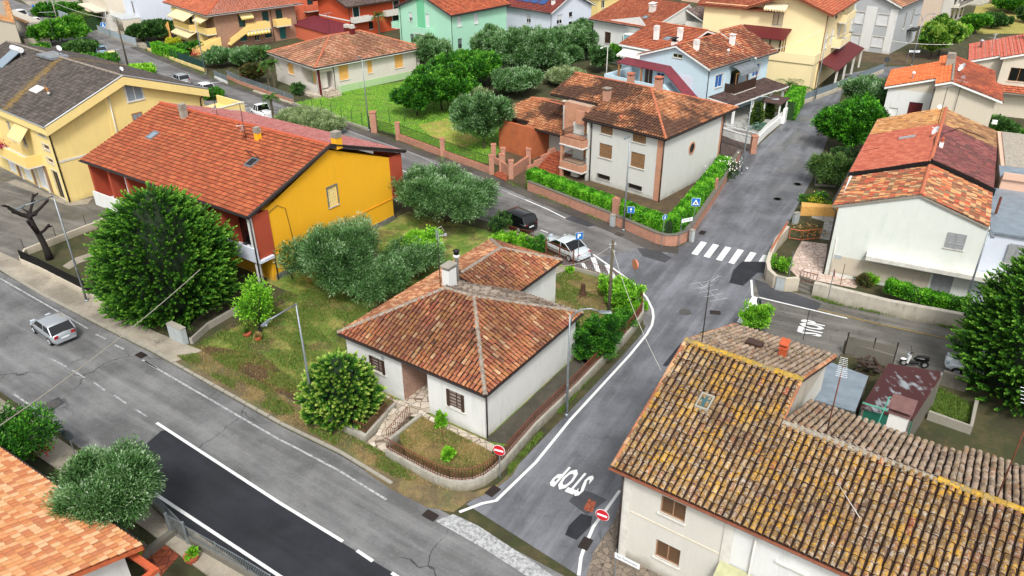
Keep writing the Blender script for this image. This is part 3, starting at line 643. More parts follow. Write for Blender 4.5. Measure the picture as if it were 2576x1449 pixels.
# ---------------------------------------------------------------- foliage
RNG = np.random.default_rng(5)
def leaf_mesh(name,C,D,L,Wd,att,mat,parent=None,origin=None,droop=0.0):
    """C centres, D directions (leaf axis); each leaf is one small bent-free quad"""
    n = len(C);D = D/np.maximum(np.linalg.norm(D,axis=1,keepdims=True),1e-6);rv = RNG.normal(size=(n,3));Sd = np.cross(D,rv);Sd /= np.maximum(np.linalg.norm(Sd,axis=1,keepdims=True),1e-6)
    L = np.asarray(L).reshape(-1,1)*np.ones((n,1));Wd = np.asarray(Wd).reshape(-1,1)*np.ones((n,1))
    V = np.empty((n,4,3));V[:,0] = C-D*L/2;V[:,1] = C+Sd*Wd/2;V[:,2] = C+D*L/2;V[:,3] = C-Sd*Wd/2
    if origin is None: origin = parent_origin(parent) if parent is not None else np.array([C[:,0].mean(),C[:,1].mean(),C[:,2].min()])
    V = V.reshape(-1,3)-np.asarray(origin)
    me = bpy.data.meshes.new(name);me.vertices.add(4*n);me.vertices.foreach_set('co',V.ravel().astype(np.float32));me.loops.add(4*n);me.loops.foreach_set('vertex_index',np.arange(4*n,dtype=np.int32))
    me.polygons.add(n);me.polygons.foreach_set('loop_start',np.arange(0,4*n,4,dtype=np.int32));me.polygons.foreach_set('loop_total',np.full(n,4,dtype=np.int32))
    a = me.attributes.new('rnd','FLOAT','FACE');a.data.foreach_set('value',np.clip(att,0,1).astype(np.float32))
    me.materials.append(M[mat]);me.update(calc_edges=True);me.validate()
    o = bpy.data.objects.new(name,me);COL.objects.link(o)
    if parent is not None: o.parent = parent
    else: o.location = [float(v) for v in origin]
    return o
def rdir(n): v = RNG.normal(size=(n,3));return v/np.linalg.norm(v,axis=1,keepdims=True)
def cloud(lobes,nclump,nleaf,cr=.4,up=.3,shell=.65,flat_=1.0,bias=0.0):
    """leaf clumps scattered through ellipsoid lobes. lobes: (centre, radii)."""
    vol = np.array([np.prod(l[1])**.67 for l in lobes]);vol /= vol.sum();Cs = [];Ds = [];At = []
    for (c,r),p in zip(lobes,vol):
        k = max(4,int(nclump*p));d = rdir(k);rad = shell+(1-shell)*RNG.random((k,1))**.7;cc = np.array(c)+d*rad*np.array(r)*(1+RNG.normal(size=(k,1))*.06)
        cl = RNG.random((k,1));m = max(3,nleaf)
        off = rdir(k*m)*(RNG.random((k*m,1))**.5)*cr*np.array([1,1,flat_]);C = np.repeat(cc,m,0)+off;dd = np.repeat(d,m,0)*.7+off/cr*.8+RNG.normal(size=(k*m,3))*.35;dd[:,2] += up
        # leaves are paler towards the clump tips
        tip = (off*np.repeat(d,m,0)).sum(1)/cr
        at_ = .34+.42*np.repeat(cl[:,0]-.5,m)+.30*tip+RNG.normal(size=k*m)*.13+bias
        Cs.append(C);Ds.append(dd);At.append(at_)
    return np.vstack(Cs),np.vstack(Ds),np.hstack(At)
def limbs(mb,base,h,r,lobes,n=6,fork=.45,wob=.12):
    """tapered trunk and limbs that reach into the lobes"""
    b = _np(base);k = 5;pts = [b+np.array([RNG.normal()*wob*i/k,RNG.normal()*wob*i/k,h*fork*i/k]) for i in range(k+1)]
    mb.tube(pts,[r*(1.25 if i == 0 else 1-.35*i/k) for i in range(k+1)],8)
    f = pts[-1]
    for i in range(n):
        c = _np(lobes[i % len(lobes)][0])+RNG.normal(size=3)*.3;mid = f*.5+c*.5+RNG.normal(size=3)*.2;mb.tube([f-[0,0,.1],mid,c],[r*.5,r*.3,r*.08],5)
def blobby(c,rx,ry,rz,k=7,s=.55,seed=1):
    rg = random.Random(seed);out = [((c[0],c[1],c[2]),(rx*.7,ry*.7,rz*.74))]
    for i in range(k):
        a = 2*math.pi*i/k+rg.uniform(-.3,.3);e = rg.uniform(-.25,.75);cr_ = math.sqrt(max(0,1-e*e))
        out.append(((c[0]+rx*.66*cr_*math.cos(a),c[1]+ry*.66*cr_*math.sin(a),c[2]+rz*.66*e),(rx*s*.86*rg.uniform(.75,1.1),ry*s*rg.uniform(.75,1.1),rz*s*rg.uniform(.75,1.1))))
    return out
def tree(name,label,cat,p,h,rx,rz,mat='leaf_green',ry=None,zc=None,trunk=.14,leaf=(.22,.09),clumps=260,per=60,cr=.42,k=7,seed=1,group=None,bark='bark',shell=.6,up=.3,bias=0,fork=.5,ntr=1,sag=0):
    """p world ground point; h height of crown top; rz half height of crown"""
    ry = ry or rx;zc = h-rz if zc is None else zc;t = thing(name,label,cat,(p[0],p[1],0),0,group);lb = blobby((p[0],p[1],zc),rx,ry,rz,k,seed=seed)
    C,D,A = cloud(lb,clumps,per,cr,up,shell,bias=bias);keep = C[:,2] > .05;C,D,A = C[keep],D[keep],A[keep]
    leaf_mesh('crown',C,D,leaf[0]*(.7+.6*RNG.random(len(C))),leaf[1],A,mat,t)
    m = MB()
    for i in range(ntr): limbs(m,(p[0]+(i*.25 if ntr > 1 else 0),p[1]+(i*.2 if ntr > 1 else 0),-.05),zc+rz*.2,trunk,lb,7,fork)
    m.build('trunk',bark,t,smooth=True);return t
def tufts(axis_pts,dirs,Ls,n,w=.16,leafL=.16,leafW=.07):
    """conifer sprays: leaves packed along tapering tuft axes"""
    k = len(axis_pts);s = RNG.random((k*n,1))**.8;P = np.repeat(axis_pts,n,0);D = np.repeat(dirs,n,0);L = np.repeat(Ls.reshape(-1,1),n,0)
    off = rdir(k*n)*w*(1.15-s)*RNG.random((k*n,1))**.5;C = P+D*L*s+off;C[:,2] += -(s[:,0]**2)*.06
    dd = D*.9+off/w*.9+RNG.normal(size=(k*n,3))*.25
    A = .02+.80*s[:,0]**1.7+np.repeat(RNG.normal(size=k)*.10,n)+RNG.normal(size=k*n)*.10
    return C,dd,A
def conifer(name,label,p,prof,ntuft,per=34,mat='leaf_conifer',tl=.75,group=None,w=.2,leafL=.17,leafW=.075,seed=0,core=.66,cat='tree',ell=1.0,rotk=0):
    """prof: list of (z, radius) of the crown outline"""
    t = thing(name,label,cat,(p[0],p[1],0),0,group);zs = np.array([a for a,b in prof]);rs = np.array([b for a,b in prof])
    z = [];
    area = np.interp(np.linspace(zs[0],zs[-1],200),zs,rs);cdf = np.cumsum(area);cdf /= cdf[-1];z = np.interp(RNG.random(ntuft),cdf,np.linspace(zs[0],zs[-1],200));r = np.interp(z,zs,rs)
    th = RNG.random(ntuft)*2*np.pi;inn = 1-.28*RNG.random(ntuft)**1.5;lob = 1+.07*np.sin(th*5+z*1.3+rotk)+.06*np.sin(th*9-z*2.1)
    rr = np.maximum(r*inn*lob-.35*tl,.05);P = np.stack([p[0]+rr*np.cos(th),p[1]+rr*np.sin(th)*ell,z],1)
    dr = np.gradient(rs,zs);slope = np.interp(z,zs,dr);up = np.clip(.55-.25*slope,.1,1.4);D = np.stack([np.cos(th),np.sin(th),up+RNG.normal(size=ntuft)*.18],1)+RNG.normal(size=(ntuft,3))*.16;D /= np.linalg.norm(D,axis=1,keepdims=True)
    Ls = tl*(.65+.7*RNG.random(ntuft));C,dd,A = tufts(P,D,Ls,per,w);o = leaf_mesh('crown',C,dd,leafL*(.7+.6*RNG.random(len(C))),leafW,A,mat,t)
    # inner dark branches fill
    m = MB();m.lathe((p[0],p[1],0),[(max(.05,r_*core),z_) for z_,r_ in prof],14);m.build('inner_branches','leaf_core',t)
    m = MB();m.tube([(p[0],p[1],-.05),(p[0],p[1],zs[-1]*.8)],.22,8,.05);m.build('trunk','bark',t);return t
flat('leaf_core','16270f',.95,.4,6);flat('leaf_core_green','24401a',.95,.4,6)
def hedge(name,label,pts,w,h,z=0,mat='leaf_hedge',dens=900,leaf=(.11,.07),cat='hedge',core='leaf_core_green',wav=.06):
    """clipped hedge that follows a line of world points"""
    P = [_np([p[0],p[1],0]) for p in pts];Cs = [];Ds = [];t = thing(name,label,cat,(*P[0][:2],0));m = MB()
    for a,b in zip(P[:-1],P[1:]):
        a = a.copy();b = b.copy();a[2] = b[2] = z;L = np.linalg.norm(b-a);d = (b-a)/L;s = np.array([-d[1],d[0],0]);n = int(dens*2.3*L*(w+2*h)/2.6)
        f = RNG.random(n);k = RNG.random(n);side = np.where(k < w/(w+2*h),0,np.where(k < (w+h)/(w+2*h),1,-1));x = RNG.random(n)
        bmp = wav*np.sin(f*L*2.2)+wav*np.sin(f*L*5.1+1)
        lat = np.where(side == 0,(x-.5)*w,side*w/2+side*bmp*.6);zz = np.where(side == 0,h+bmp,x*h)
        C = a+np.outer(f*L,d)+np.outer(lat,s);C[:,2] += zz;C += RNG.normal(size=(n,3))*.05
        N = np.outer(np.where(side == 0,0,side),s);N[:,2] += np.where(side == 0,1,.35)
        Cs.append(C);Ds.append(N+RNG.normal(size=(n,3))*.5)
        m.prism([a-s*w*.46-d*.05,b-s*w*.46+d*.05,b+s*w*.46+d*.05,a+s*w*.46-d*.05],h*.95)
    C = np.vstack(Cs);D = np.vstack(Ds);A = .45+RNG.normal(size=len(C))*.2+.25*np.sin(C[:,0]*3.1)*np.sin(C[:,1]*2.7)
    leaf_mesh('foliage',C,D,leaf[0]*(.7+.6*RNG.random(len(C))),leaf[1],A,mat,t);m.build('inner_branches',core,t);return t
def bush(name,label,p,rx,h,mat='leaf_green',clumps=60,per=40,leaf=(.14,.07),cr=.25,ry=None,cat='bush',seed=3,group=None,z0=0.0,bias=0,shell=.5,k=5):
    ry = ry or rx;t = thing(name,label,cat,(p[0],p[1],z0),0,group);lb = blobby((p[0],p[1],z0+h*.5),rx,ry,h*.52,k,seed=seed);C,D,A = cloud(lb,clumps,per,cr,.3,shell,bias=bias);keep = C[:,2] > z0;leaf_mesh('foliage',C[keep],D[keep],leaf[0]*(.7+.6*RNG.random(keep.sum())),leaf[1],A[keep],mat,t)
    m = MB()
    for i in range(5): c = lb[(i+1) % len(lb)][0];m.tube([(p[0],p[1],z0-.02),c],.03,5,.01)
    m.build('stem','bark',t);return t
def palm(name,label,p,h,n=22,L=1.2,mat='leaf_palm',group=None,tr=.14,lw=.05):
    t = thing(name,label,'palm',(p[0],p[1],0),0,group);Cs = [];Ds = [];At = []
    for i in range(n):
        a = 2*math.pi*i/n+RNG.normal()*.15;e = RNG.uniform(-.2,1.1);d = np.array([math.cos(a),math.sin(a),0]);s = np.array([-d[1],d[0],0])
        for j in range(12):
            f = j/11;c = np.array([p[0],p[1],h])+d*L*f*math.cos(e*.7)+np.array([0,0,L*(math.sin(e)*f-.65*f*f)])
            for sg in (-1,1): Cs.append(c+s*sg*.13*(1-.3*f));Ds.append(s*sg+d*.9+[0,0,-.2]);At.append(.25+.5*f+RNG.normal()*.15)
    leaf_mesh('fronds',np.array(Cs),np.array(Ds),.34,lw,np.array(At),mat,t)
    m = MB();k = 10;m.tube([(p[0],p[1],h*i/k) for i in range(k+1)],[tr*(1.2-.3*i/k+.12*(i % 2)) for i in range(k+1)],8)
    if h > .5: m.build('trunk','trunk_grey',t)
    return t
# ---------------------------------------------------------------- ground, roads, lots (world metres)
def sheet(name,pts,z,mat,dz=.03):
    m = MB();m.prism([(p[0],p[1],z-dz) for p in pts],dz);o = m.build(name,mat,weld=False)
    return tag(o,kind='structure')
def W(k,*p): return [at(q(k,x,y))[:2] for x,y in p]
_FT = Fr(q('b2',1522,545),-34.92)
def FTW(x,y): return tuple(_FT.w(x,y)[:2])
def off(pts,d):
    """offset a polyline sideways"""
    out = []
    for i,p in enumerate(pts):
        a = np.array(pts[max(0,i-1)][:2],float);b = np.array(pts[min(len(pts)-1,i+1)][:2],float);t = (b-a)/np.linalg.norm(b-a);out.append((p[0]-t[1]*d,p[1]+t[0]*d))
    return out
m = MB();m.prism([(-420,-40,-1),(420,-40,-1),(420,620,-1),(-420,620,-1)],.97);struct(m,'ground','base_ground')
sheet('ground_gardens',[(-150,20),(150,20),(150,260),(-150,260)],0,'grass_dark',.02)
# main road (lower left), side road, upper road, right road: one asphalt family laid as overlapping sheets 4 mm apart
KR = [(-62,70),(-39.7,53.5),(-30.2,46.7),(-23.6,42.3),(-13.5,34.9),(-9.6,32.4),(-6.4,29.9),(-4.4,28.7)]   # kerb of the main road
sheet('road',[(-62,70)]+KR[1:]+[(6,21.5),(20,11.5),(11,4),(-8,19.8),(-10.9,23.9),(-19.6,29.9),(-31,38),(-70,66)],.016,'asphalt_main')
SR_L = [(-4.4,28.7),(-2.4,28.6),(-.6,30.2),(7.0,41.4),(8.9,44.4),(9.9,46.9),(9.8,49.6),(8.4,53),(6.9,55.8),(4.0,58.6),(-.3,62.2)]
UF = [(-118,193),(-78.2,152.4),(-65.4,138.8),(-46.3,118.1),(-29.1,101.8),(-16.7,89.2),(-2.1,75.1),(1.6,70.4),(9.0,62.2),(12.4,57.9),(13.9,57.6),(15.1,58.8),(19.0,67.2),(25.6,81.0),(27.2,82.2),(33.4,91.8),(37.4,98.4),(49.3,110.3),(55.8,116.0)]
# upper road
sheet('road',[(-.3,62.2),(-11.5,68.4),(-26,83),(-45,101),(-62,118),(-92,150),(-150,205)]+[(-150,225)]+UF[:9]+[(12,56),(6.9,55.8)],.012,'asphalt_upper')
# side road from the main road up to the far end (newer, wet asphalt)
sheet('road',SR_L[::-1][2:]+[(-2.4,28.6),(6,21.5),(6.2,26.5),(4.6,29.5),(10.5,41.2),(13,44.6),(16.2,45.5),(18.7,51.8),(19.8,52.6),(20.5,55.0),(23.2,59.6),(26,65),(30.2,72.6),(36,84.5),(45.2,104.4),(48.6,108.7),(57,114.5),(57.5,119.3),(55.8,116)]+UF[:8:-1][1:],.020,'asphalt_side')
# road on the right
sheet('road',[(16.2,45.5),(18.7,51.8),(19.8,52.6),(20.4,50.2),(22.2,49.3),(26.5,46.7),(30.4,44.9),(60,30),(58,24),(29,38.8),(21.2,41.2),(17.6,43.6),(13,44.6)],.012,'asphalt_old')
sheet('road',[(48,114),(57.2,119.2),(62,119.4),(80,118.4),(80,113),(57,114.6)],.024,'asphalt_side')
# forecourt on the left of the yellow houses
sheet('forecourt',[(-62,70),(-39.9,54.4),(-40.6,57.2),(-37.4,62.3),(-32,66),(-44,84),(-90,120)],.012,'asphalt_old')
sheet('road',W('m3',(430,560),(640,570),(800,690),(950,800),(1045,910),(1085,1000),(1080,1110),(1020,1110),(1000,990),(945,885),(860,825),(800,785),(640,728),(490,690),(300,600)),.0235,'asphalt_upper')
# fresh asphalt patches
PB = [(-20.9,35.9),(-20.9,35.2),(-7.6,26.0),(6,16.7),(1,12.8),(-10.2,22.9),(-19.6,29.4),(-22.1,33.5)]
sheet('asphalt_patch',W('b1',(1105,492),(1060,498),(955,588),(720,770),(820,840))+[(-19.4,29.5),(-10.8,23.6),(-4,17.2),(0,20.6),(-8.0,26.0)],.030,'asphalt_fresh')
sheet('asphalt_patch',[(18.5,54.9),(20.3,54.8),(20.1,52.9),(19.2,53.0),(17.5,50.9),(16.6,51.4),(17.4,53.4)],.030,'asphalt_fresh')
sheet('asphalt_patch',W('m3',(470,290),(560,270),(720,345),(600,370),(430,310)),.022,'asphalt_patch')
sheet('asphalt_patch',W('m3',(970,530),(1100,535),(1230,600),(1180,640),(1010,590)),.022,'asphalt_patch')
sheet('asphalt_patch',W('b3',(470,880),(560,905),(650,950),(520,1050),(400,960)),.024,'asphalt_patch')
sheet('asphalt_patch',W('b3',(480,1040),(555,1060),(545,1120),(450,1215),(375,1180),(400,1120)),.028,'asphalt_fresh')
sheet('asphalt_patch',W('b3',(530,945),(580,965),(555,1035),(495,1015)),.030,'cotto')
sheet('asphalt_patch',W('m4',(70,760),(580,945),(540,1000),(110,890)),.022,'asphalt_patch')
sheet('asphalt_patch',W('m3',(1300,1240),(1340,1290),(1190,1420),(1160,1410)),.026,'asphalt_fresh')
# pavements with a kerb step
def kerbwalk(name,inner,outer,h,mat,kerb='concrete',kw=.18):
    """raised walk between the road edge (inner) and outer line; kerb stones along inner"""
    m = MB();m.prism([(p[0],p[1],0) for p in off(inner,kw)]+[(p[0],p[1],0) for p in outer[::-1]],h);struct(m,name,mat)
    a = inner;b = off(inner,kw)
    m = MB()
    for i in range(len(a)-1):
        L = math.dist(a[i],a[i+1]);n = max(1,int(L/1.0))
        for j in range(n):
            f = lambda P,t: (P[i][0]+(P[i+1][0]-P[i][0])*t,P[i][1]+(P[i+1][1]-P[i][1])*t)
            t0,t1 = j/n+.004,(j+1)/n-.004;m.prism([(*f(a,t0),0),(*f(a,t1),0),(*f(b,t1),0),(*f(b,t0),0)],h+.012+random.uniform(-.006,.006))
    struct(m,name+'_kerb',kerb)
kin = [(-44,57),(-39.7,53.6),(-35.4,50.4),(-30.2,46.8),(-23.6,42.4),(-22,41.2)]
kerbwalk('pavement',kin,[(-42.6,57.6),(-38.9,55.2),(-36,53),(-30,48.7),(-24.5,44.9),(-20.6,42.6)],.12,'pavement_conc')
kin = [(-22,41.2),(-13.5,35.0),(-9.6,32.5),(-6.4,30.0)]
kerbwalk('verge',kin,[(-20.6,42.6),(-12.2,36.4),(-8.4,33.4),(-7.2,32.6),(-4.6,30.7)],.09,'verge',kerb='concrete')
# left side of the main road
kerbwalk('pavement',[(-10.2,22.7),(-19.6,29.3),(-31.4,37.6),(-44,46.4)][::-1],[(-10.9,22.2),(-20.3,28.9),(-32.6,36.8),(-45.2,45.6)][::-1],.1,'pavement_conc') if False else None
m = MB();m.prism([(-8.9,22.3,0),(-19.5,29.6,0),(-31.2,37.7,0),(-60,57,0),(-61,55.8,0),(-32.4,36.5,0),(-20.2,28.6,0),(-9.6,21.2,0)],.1);struct(m,'pavement','pavement_conc')
sheet('yard',[(-9.8,21.0),(-15.6,25.4),(-20.2,28.6),(-32.4,36.5),(-45,30),(-12,8)],.01,'grass_dark')
# strip along the brick wall
m = MB();m.prism([(p[0],p[1],0) for p in UF[2:11]]+[(p[0],p[1],0) for p in off(UF[2:11],-1.25)[::-1]],.05);struct(m,'pavement','gravel_dark')
# lots
sheet('garden_soil',[(-22,42.6),(-12.2,36.4),(-7,36.6),(-5,36),(-4,31),(0,33.2),(6.3,42),(8.4,45),(9.2,47),(9,49),(7.6,51.6),(4.9,54.2),(2.8,56),(.9,58.9),(-1,60.6),(-9.5,65.6),(-14,59),(-19,53)],.008,'grass_target')
sheet('lawn',W('m3',(360,730),(480,690),(800,800),(960,960),(1000,1040),(940,1130),(790,1290),(500,1300),(490,1100),(330,880)),.03,'grass_dry')
sheet('soil',[(-21.3,41.8),(-12.4,36.3),(-12.0,37.4),(-16.5,42.2),(-20.4,43.2)],.028,'soil')
sheet('concrete_yard',W('m3',(335,660),(490,680),(400,730),(330,800)),.034,'pavement_conc')
sheet('garden_yellow',[(-40.9,57.6),(-39.6,55.7),(-30,49),(-21.2,43.2),(-16,50),(-30,60),(-37.5,62.2)],.02,'grass_dark')
sheet('path',W('m1',(470,665),(560,605),(700,560),(760,590),(600,640),(520,690)),.04,'pavement_conc')
sheet('lawn',W('t2',(280,780),(640,690),(1190,600),(1700,620),(1900,1020),(1880,1100),(1760,1230),(1400,1160),(1060,1010),(860,960)),.014,'grass_bright')
sheet('lawn_dry',W('t2',(1230,940),(1450,890),(1560,960),(1700,1060),(1560,1110),(1350,1040)),.02,'field_yellow')
sheet('garden_brick',[(-1.6,75),(1.8,71),(9.2,62.8),(12.6,58.6),(13.8,58.6),(18.4,67.6),(24.6,81),(14,90),(0,88)],.014,'soil')
sheet('yard',W('t3',(1600,850),(2050,850),(1900,1000),(1830,1140),(1560,1290),(1590,1000)),.018,'stone_dark')
sheet('terrace',W('t3',(1620,830),(1850,790),(2040,850),(1960,960),(1870,1000),(1640,960)),.03,'paver_grey')
sheet('garden_right',[(20.4,50.3),(20.7,54.9),(23.4,59.3),(30.5,72.4),(36.4,84.4),(60,90),(70,40),(30.5,45.1),(26.5,46.9)],.010,'grass_dark')
sheet('paving',W('m4',(430,475),(620,500),(600,700),(880,790),(830,830),(520,770),(410,760),(330,680),(380,560)),.03,'crazy_pink')
sheet('paving',W('m4',(560,200),(690,240),(640,470),(560,460),(600,330),(500,300)),.034,'paver_grey')
sheet('field',W('c3',(1500,60),(2000,40),(2300,100),(2300,480),(1500,480),(1450,200)),.014,'field_yellow')
sheet('lot_soil',W('t4',(800,390),(1240,400),(1600,400),(1560,500),(1240,490),(790,460)),.014,'soil')
sheet('lot_soil',W('c0',(300,0),(1100,0),(2200,700),(2000,690),(520,160)),.006,'pavement_conc')
sheet('yard',W('c4',(0,930),(180,890),(800,1150),(1060,1100),(1000,1170),(780,1190),(80,925)),.03,'pavement_conc')
sheet('patio',W('b1',(930,1360),(1160,1200),(1250,1240),(1060,1449),(960,1449)),.04,'cotto')
sheet('alley',[FTW(-.1,-.2),FTW(-.1,9.9),FTW(4.8,9.9),FTW(4.8,12.4),FTW(2.2,12.8)]+W('m3',(640,1449))+[(5.4,40.6),(3.7,38.1),(1.0,34.3),(.2,33)],.045,'alley')
sheet('verge',W('b2',(740,560),(1000,740),(1210,860),(1450,900),(1600,850),(1750,700),(1700,790),(1560,900),(1400,965),(1310,1030),(1140,1000),(900,880),(740,770),(700,680)),.028,'verge')
sheet('pavement',W('b3',(745,930),(700,1090),(640,1180),(560,1300),(515,1449),(560,1600),(1100,1600),(1000,1449),(740,1310)),.034,'rubble')
sheet('road',W('b3',(640,700),(800,760),(760,1320),(600,1200),(600,900)),.018,'asphalt_side')
# ---------------------------------------------------------------- painted markings
def mark(name,pts,mat='white_paint',z=.036): return sheet(name,pts,z,mat,.003)
def line(name,pts,w=.14,mat='white_paint',z=.036):
    a = off(pts,w/2);b = off(pts,-w/2);m = MB()
    for i in range(len(pts)-1): m.face([(*a[i],z),(*a[i+1],z),(*b[i+1],z),(*b[i],z)])
    return tag(m.build(name,mat),kind='structure')
line('road_line',W('b1',(1030,445),(1836,970))+W('b2',(585,1225)),.17,z=.041)
line('road_line',W('b2',(678,1285),(782,1355)),.17,z=.041);line('road_line',W('b2',(905,1432),(1040,1520)),.17,z=.041)
line('road_line',W('b1',(960,872),(1836,1452),(2100,1626)),.17,z=.041)
line('road_line',W('m1',(0,757),(250,900),(660,1135)),.12,'white_worn');line('road_line',W('m1',(720,1178),(795,1213)),.12,'white_worn');line('road_line',W('m1',(862,1258),(935,1292)),.12,'white_worn');line('road_line',W('m1',(1070,1370),(1180,1430)),.12,'white_worn')
line('road_line',W('b1',(950,40),(1836,555))+W('b2',(240,590),(560,760),(870,950)),.13,'white_worn')
line('road_line',W('b1',(95,258),(300,400)),.12,'white_worn')
for a,b in (((330,20),(440,78)),((480,100),(560,150)),((620,180),(690,232)),((750,262),(830,318)),((890,356),(970,405))): line('road_line',W('b1',a,b),.10,'white_worn')
SLINE = W('b2',(1350,1032),(1500,975))+[(-.9,28.8),(1.2,31.6)]+W('b3',(410,425),(800,0))+W('m3',(1040,1180),(1080,1110),(1092,1050),(1085,990),(1040,900),(950,800),(800,690),(640,578))
line('road_line',SLINE,.17)
line('road_line',W('b3',(465,1449),(480,1330),(500,1270),(560,1130),(650,1010),(735,890)),.16)
line('road_line',W('m3',(0,115),(150,175),(300,240),(430,305)),.14,'white_paint');line('road_line',W('t2',(560,930),(900,1055),(1160,1140),(1380,1235),(2040,1500)),.12,'white_worn');line('road_line',W('t2',(130,780),(560,930)),.12,'white_worn')
line('road_line',W('t2',(1080,1268),(1190,1310)),.12);line('road_line',W('m3',(245,395),(300,415)),.12)
line('road_line',W('m4',(105,900),(770,1058)),.14);line('road_line',W('m4',(50,770),(58,890)),.16)
line('road_line',W('m4',(550,990),(1000,1100),(1530,1212)),.12,'yellow_worn')
for a,b,c,d in (((1450,478),(1494,490),(1422,584),(1376,572)),((1540,497),(1585,508),(1512,604),(1467,592)),((1632,517),(1677,527),(1605,627),(1560,616)),((1725,536),(1771,547),(1697,650),(1654,640)),((1820,558),(1866,567),(1800,660),(1752,660)),((1915,579),(1961,588),(1925,655),(1875,640))): mark('crossing_stripe',W('m3',a,b,c,d),'white_paint',.027)
mark('stop_line',W('b2',(1190,1090),(1310,1045),(1480,1125),(1836,1360),(1990,1470),(1836,1470),(1780,1445),(1500,1265)),'white_worn')
mark('stop_line',W('m3',(1835,890),(1895,905),(1800,1105),(1715,1088)))
for a in (((618,600),(655,600),(700,720),(660,705)),((725,655),(760,665),(820,760),(775,765)),((545,645),(570,640),(600,690),(575,690))): mark('parking_stripe',W('m3',*a))
mark('road_marking',W('m3',(800,765),(860,775),(985,920),(1045,950),(1050,980),(960,930),(860,830)),'white_worn',.034)
def text_on(name,s,p,right,up,w,h,mat='white_paint',th=.004,parent=None,cat=None,label=None,kind=None,bold=0.0):
    """text in the plane (right, up) with its lower left corner at p"""
    cu = bpy.data.curves.new(name,'FONT');cu.body = s;cu.size = 1;cu.extrude = 0;cu.offset = bold;cu.resolution_u = 2
    o = bpy.data.objects.new(name,cu);COL.objects.link(o);bpy.context.view_layer.update()
    dg = bpy.context.evaluated_depsgraph_get();me = bpy.data.meshes.new_from_object(o.evaluated_get(dg));bpy.data.objects.remove(o)
    co = np.array([v.co for v in me.vertices]);mn = co.min(0);mx = co.max(0);sc = np.array([w/(mx[0]-mn[0]),h/(mx[1]-mn[1])])
    right = _np(right);up = _np(up);nn = np.cross(right,up)
    pts = _np(p)+np.outer((co[:,0]-mn[0])*sc[0],right)+np.outer((co[:,1]-mn[1])*sc[1],up)
    mb = MB();mb.v = [tuple(v) for v in pts]
    for f in me.polygons: mb.f.append(tuple(f.vertices));mb.m.append(0);mb.r.append(.5)
    mb.prism  # flat lettering, like paint
    ob = mb.build(name,mat,parent,recalc=False)
    if kind: ob['kind'] = kind
    return ob
def ground_text(s,pts,mat='white_paint',z=.037):
    """pts world: baseline left, baseline right, top left"""
    a,b,c = [np.array([*p,z]) for p in pts];w_ = np.linalg.norm(b-a);h_ = np.linalg.norm(c-a);text_on('road_lettering',s,a,(b-a)/w_,(c-a)/h_,w_,h_,mat,kind='structure',bold=.035)
# STOP read when driving down the side road (upside down for us)
ground_text('STOP',W('b3',(600,810),(395,725),(470,935)) if False else W('b3',(575,800),(375,722),(462,935)))
ground_text('STOP',W('m4',(390,1165),(440,1050),(590,1195)) if False else W('m4',(575,1200),(612,1098),(385,1160)))
# manholes and drains
def manhole(p,r=.35,mat='manhole'):
    m = MB();m.lathe((p[0],p[1],.03),[(r*1.25,0),(r*1.25,.006),(r,.008),(r,.012)],18);return struct(m,'manhole_cover',mat)
for p in W('b1',(345,325))+W('m3',(1330,1010))+W('m3',(2025,163))+W('m4',(245,160),(400,50))+W('t4',(565,1015))+W('t4',(395,1385)): manhole(p)
sheet('asphalt_patch',W('b1',(265,330),(385,275),(430,310),(320,375)),.026,'asphalt_patch')
def grate(c,a,l=.7,w=.45):
    m = MB();d = np.array([math.cos(R(a)),math.sin(R(a))]);s = np.array([-d[1],d[0]]);c = np.array(c);z = .045
    for i in range(7): e = c+d*(l*(i/6-.5));m.prism([(*(e-s*w/2-d*.022),z),(*(e-s*w/2+d*.022),z),(*(e+s*w/2+d*.022),z),(*(e+s*w/2-d*.022),z)],.012)
    for k in (-1,1): e = s*w/2*k;m.prism([(*(c+e-d*l/2-s*.025),z),(*(c+e+d*l/2-s*.025),z),(*(c+e+d*l/2+s*.025),z),(*(c+e-d*l/2+s*.025),z)],.014)
    m.prism([(*(c-d*l/2-s*w/2),z-.01),(*(c+d*l/2-s*w/2),z-.01),(*(c+d*l/2+s*w/2),z-.01),(*(c-d*l/2+s*w/2),z-.01)],.006)
    return struct(m,'drain_grate','iron')
for k,p,a in (('m1',(1060,1335),-35),('b2',(1160,1055),-35),('b3',(510,1240),60),('m3',(835,428),-48),('m3',(1460,415),60),('m3',(1555,1015),-10),('m1',(622,950),-35),('b2',(370,497),-35),('b2',(1570,895),50),('t2',(1620,1285),-45)): grate(W(k,p)[0],a)
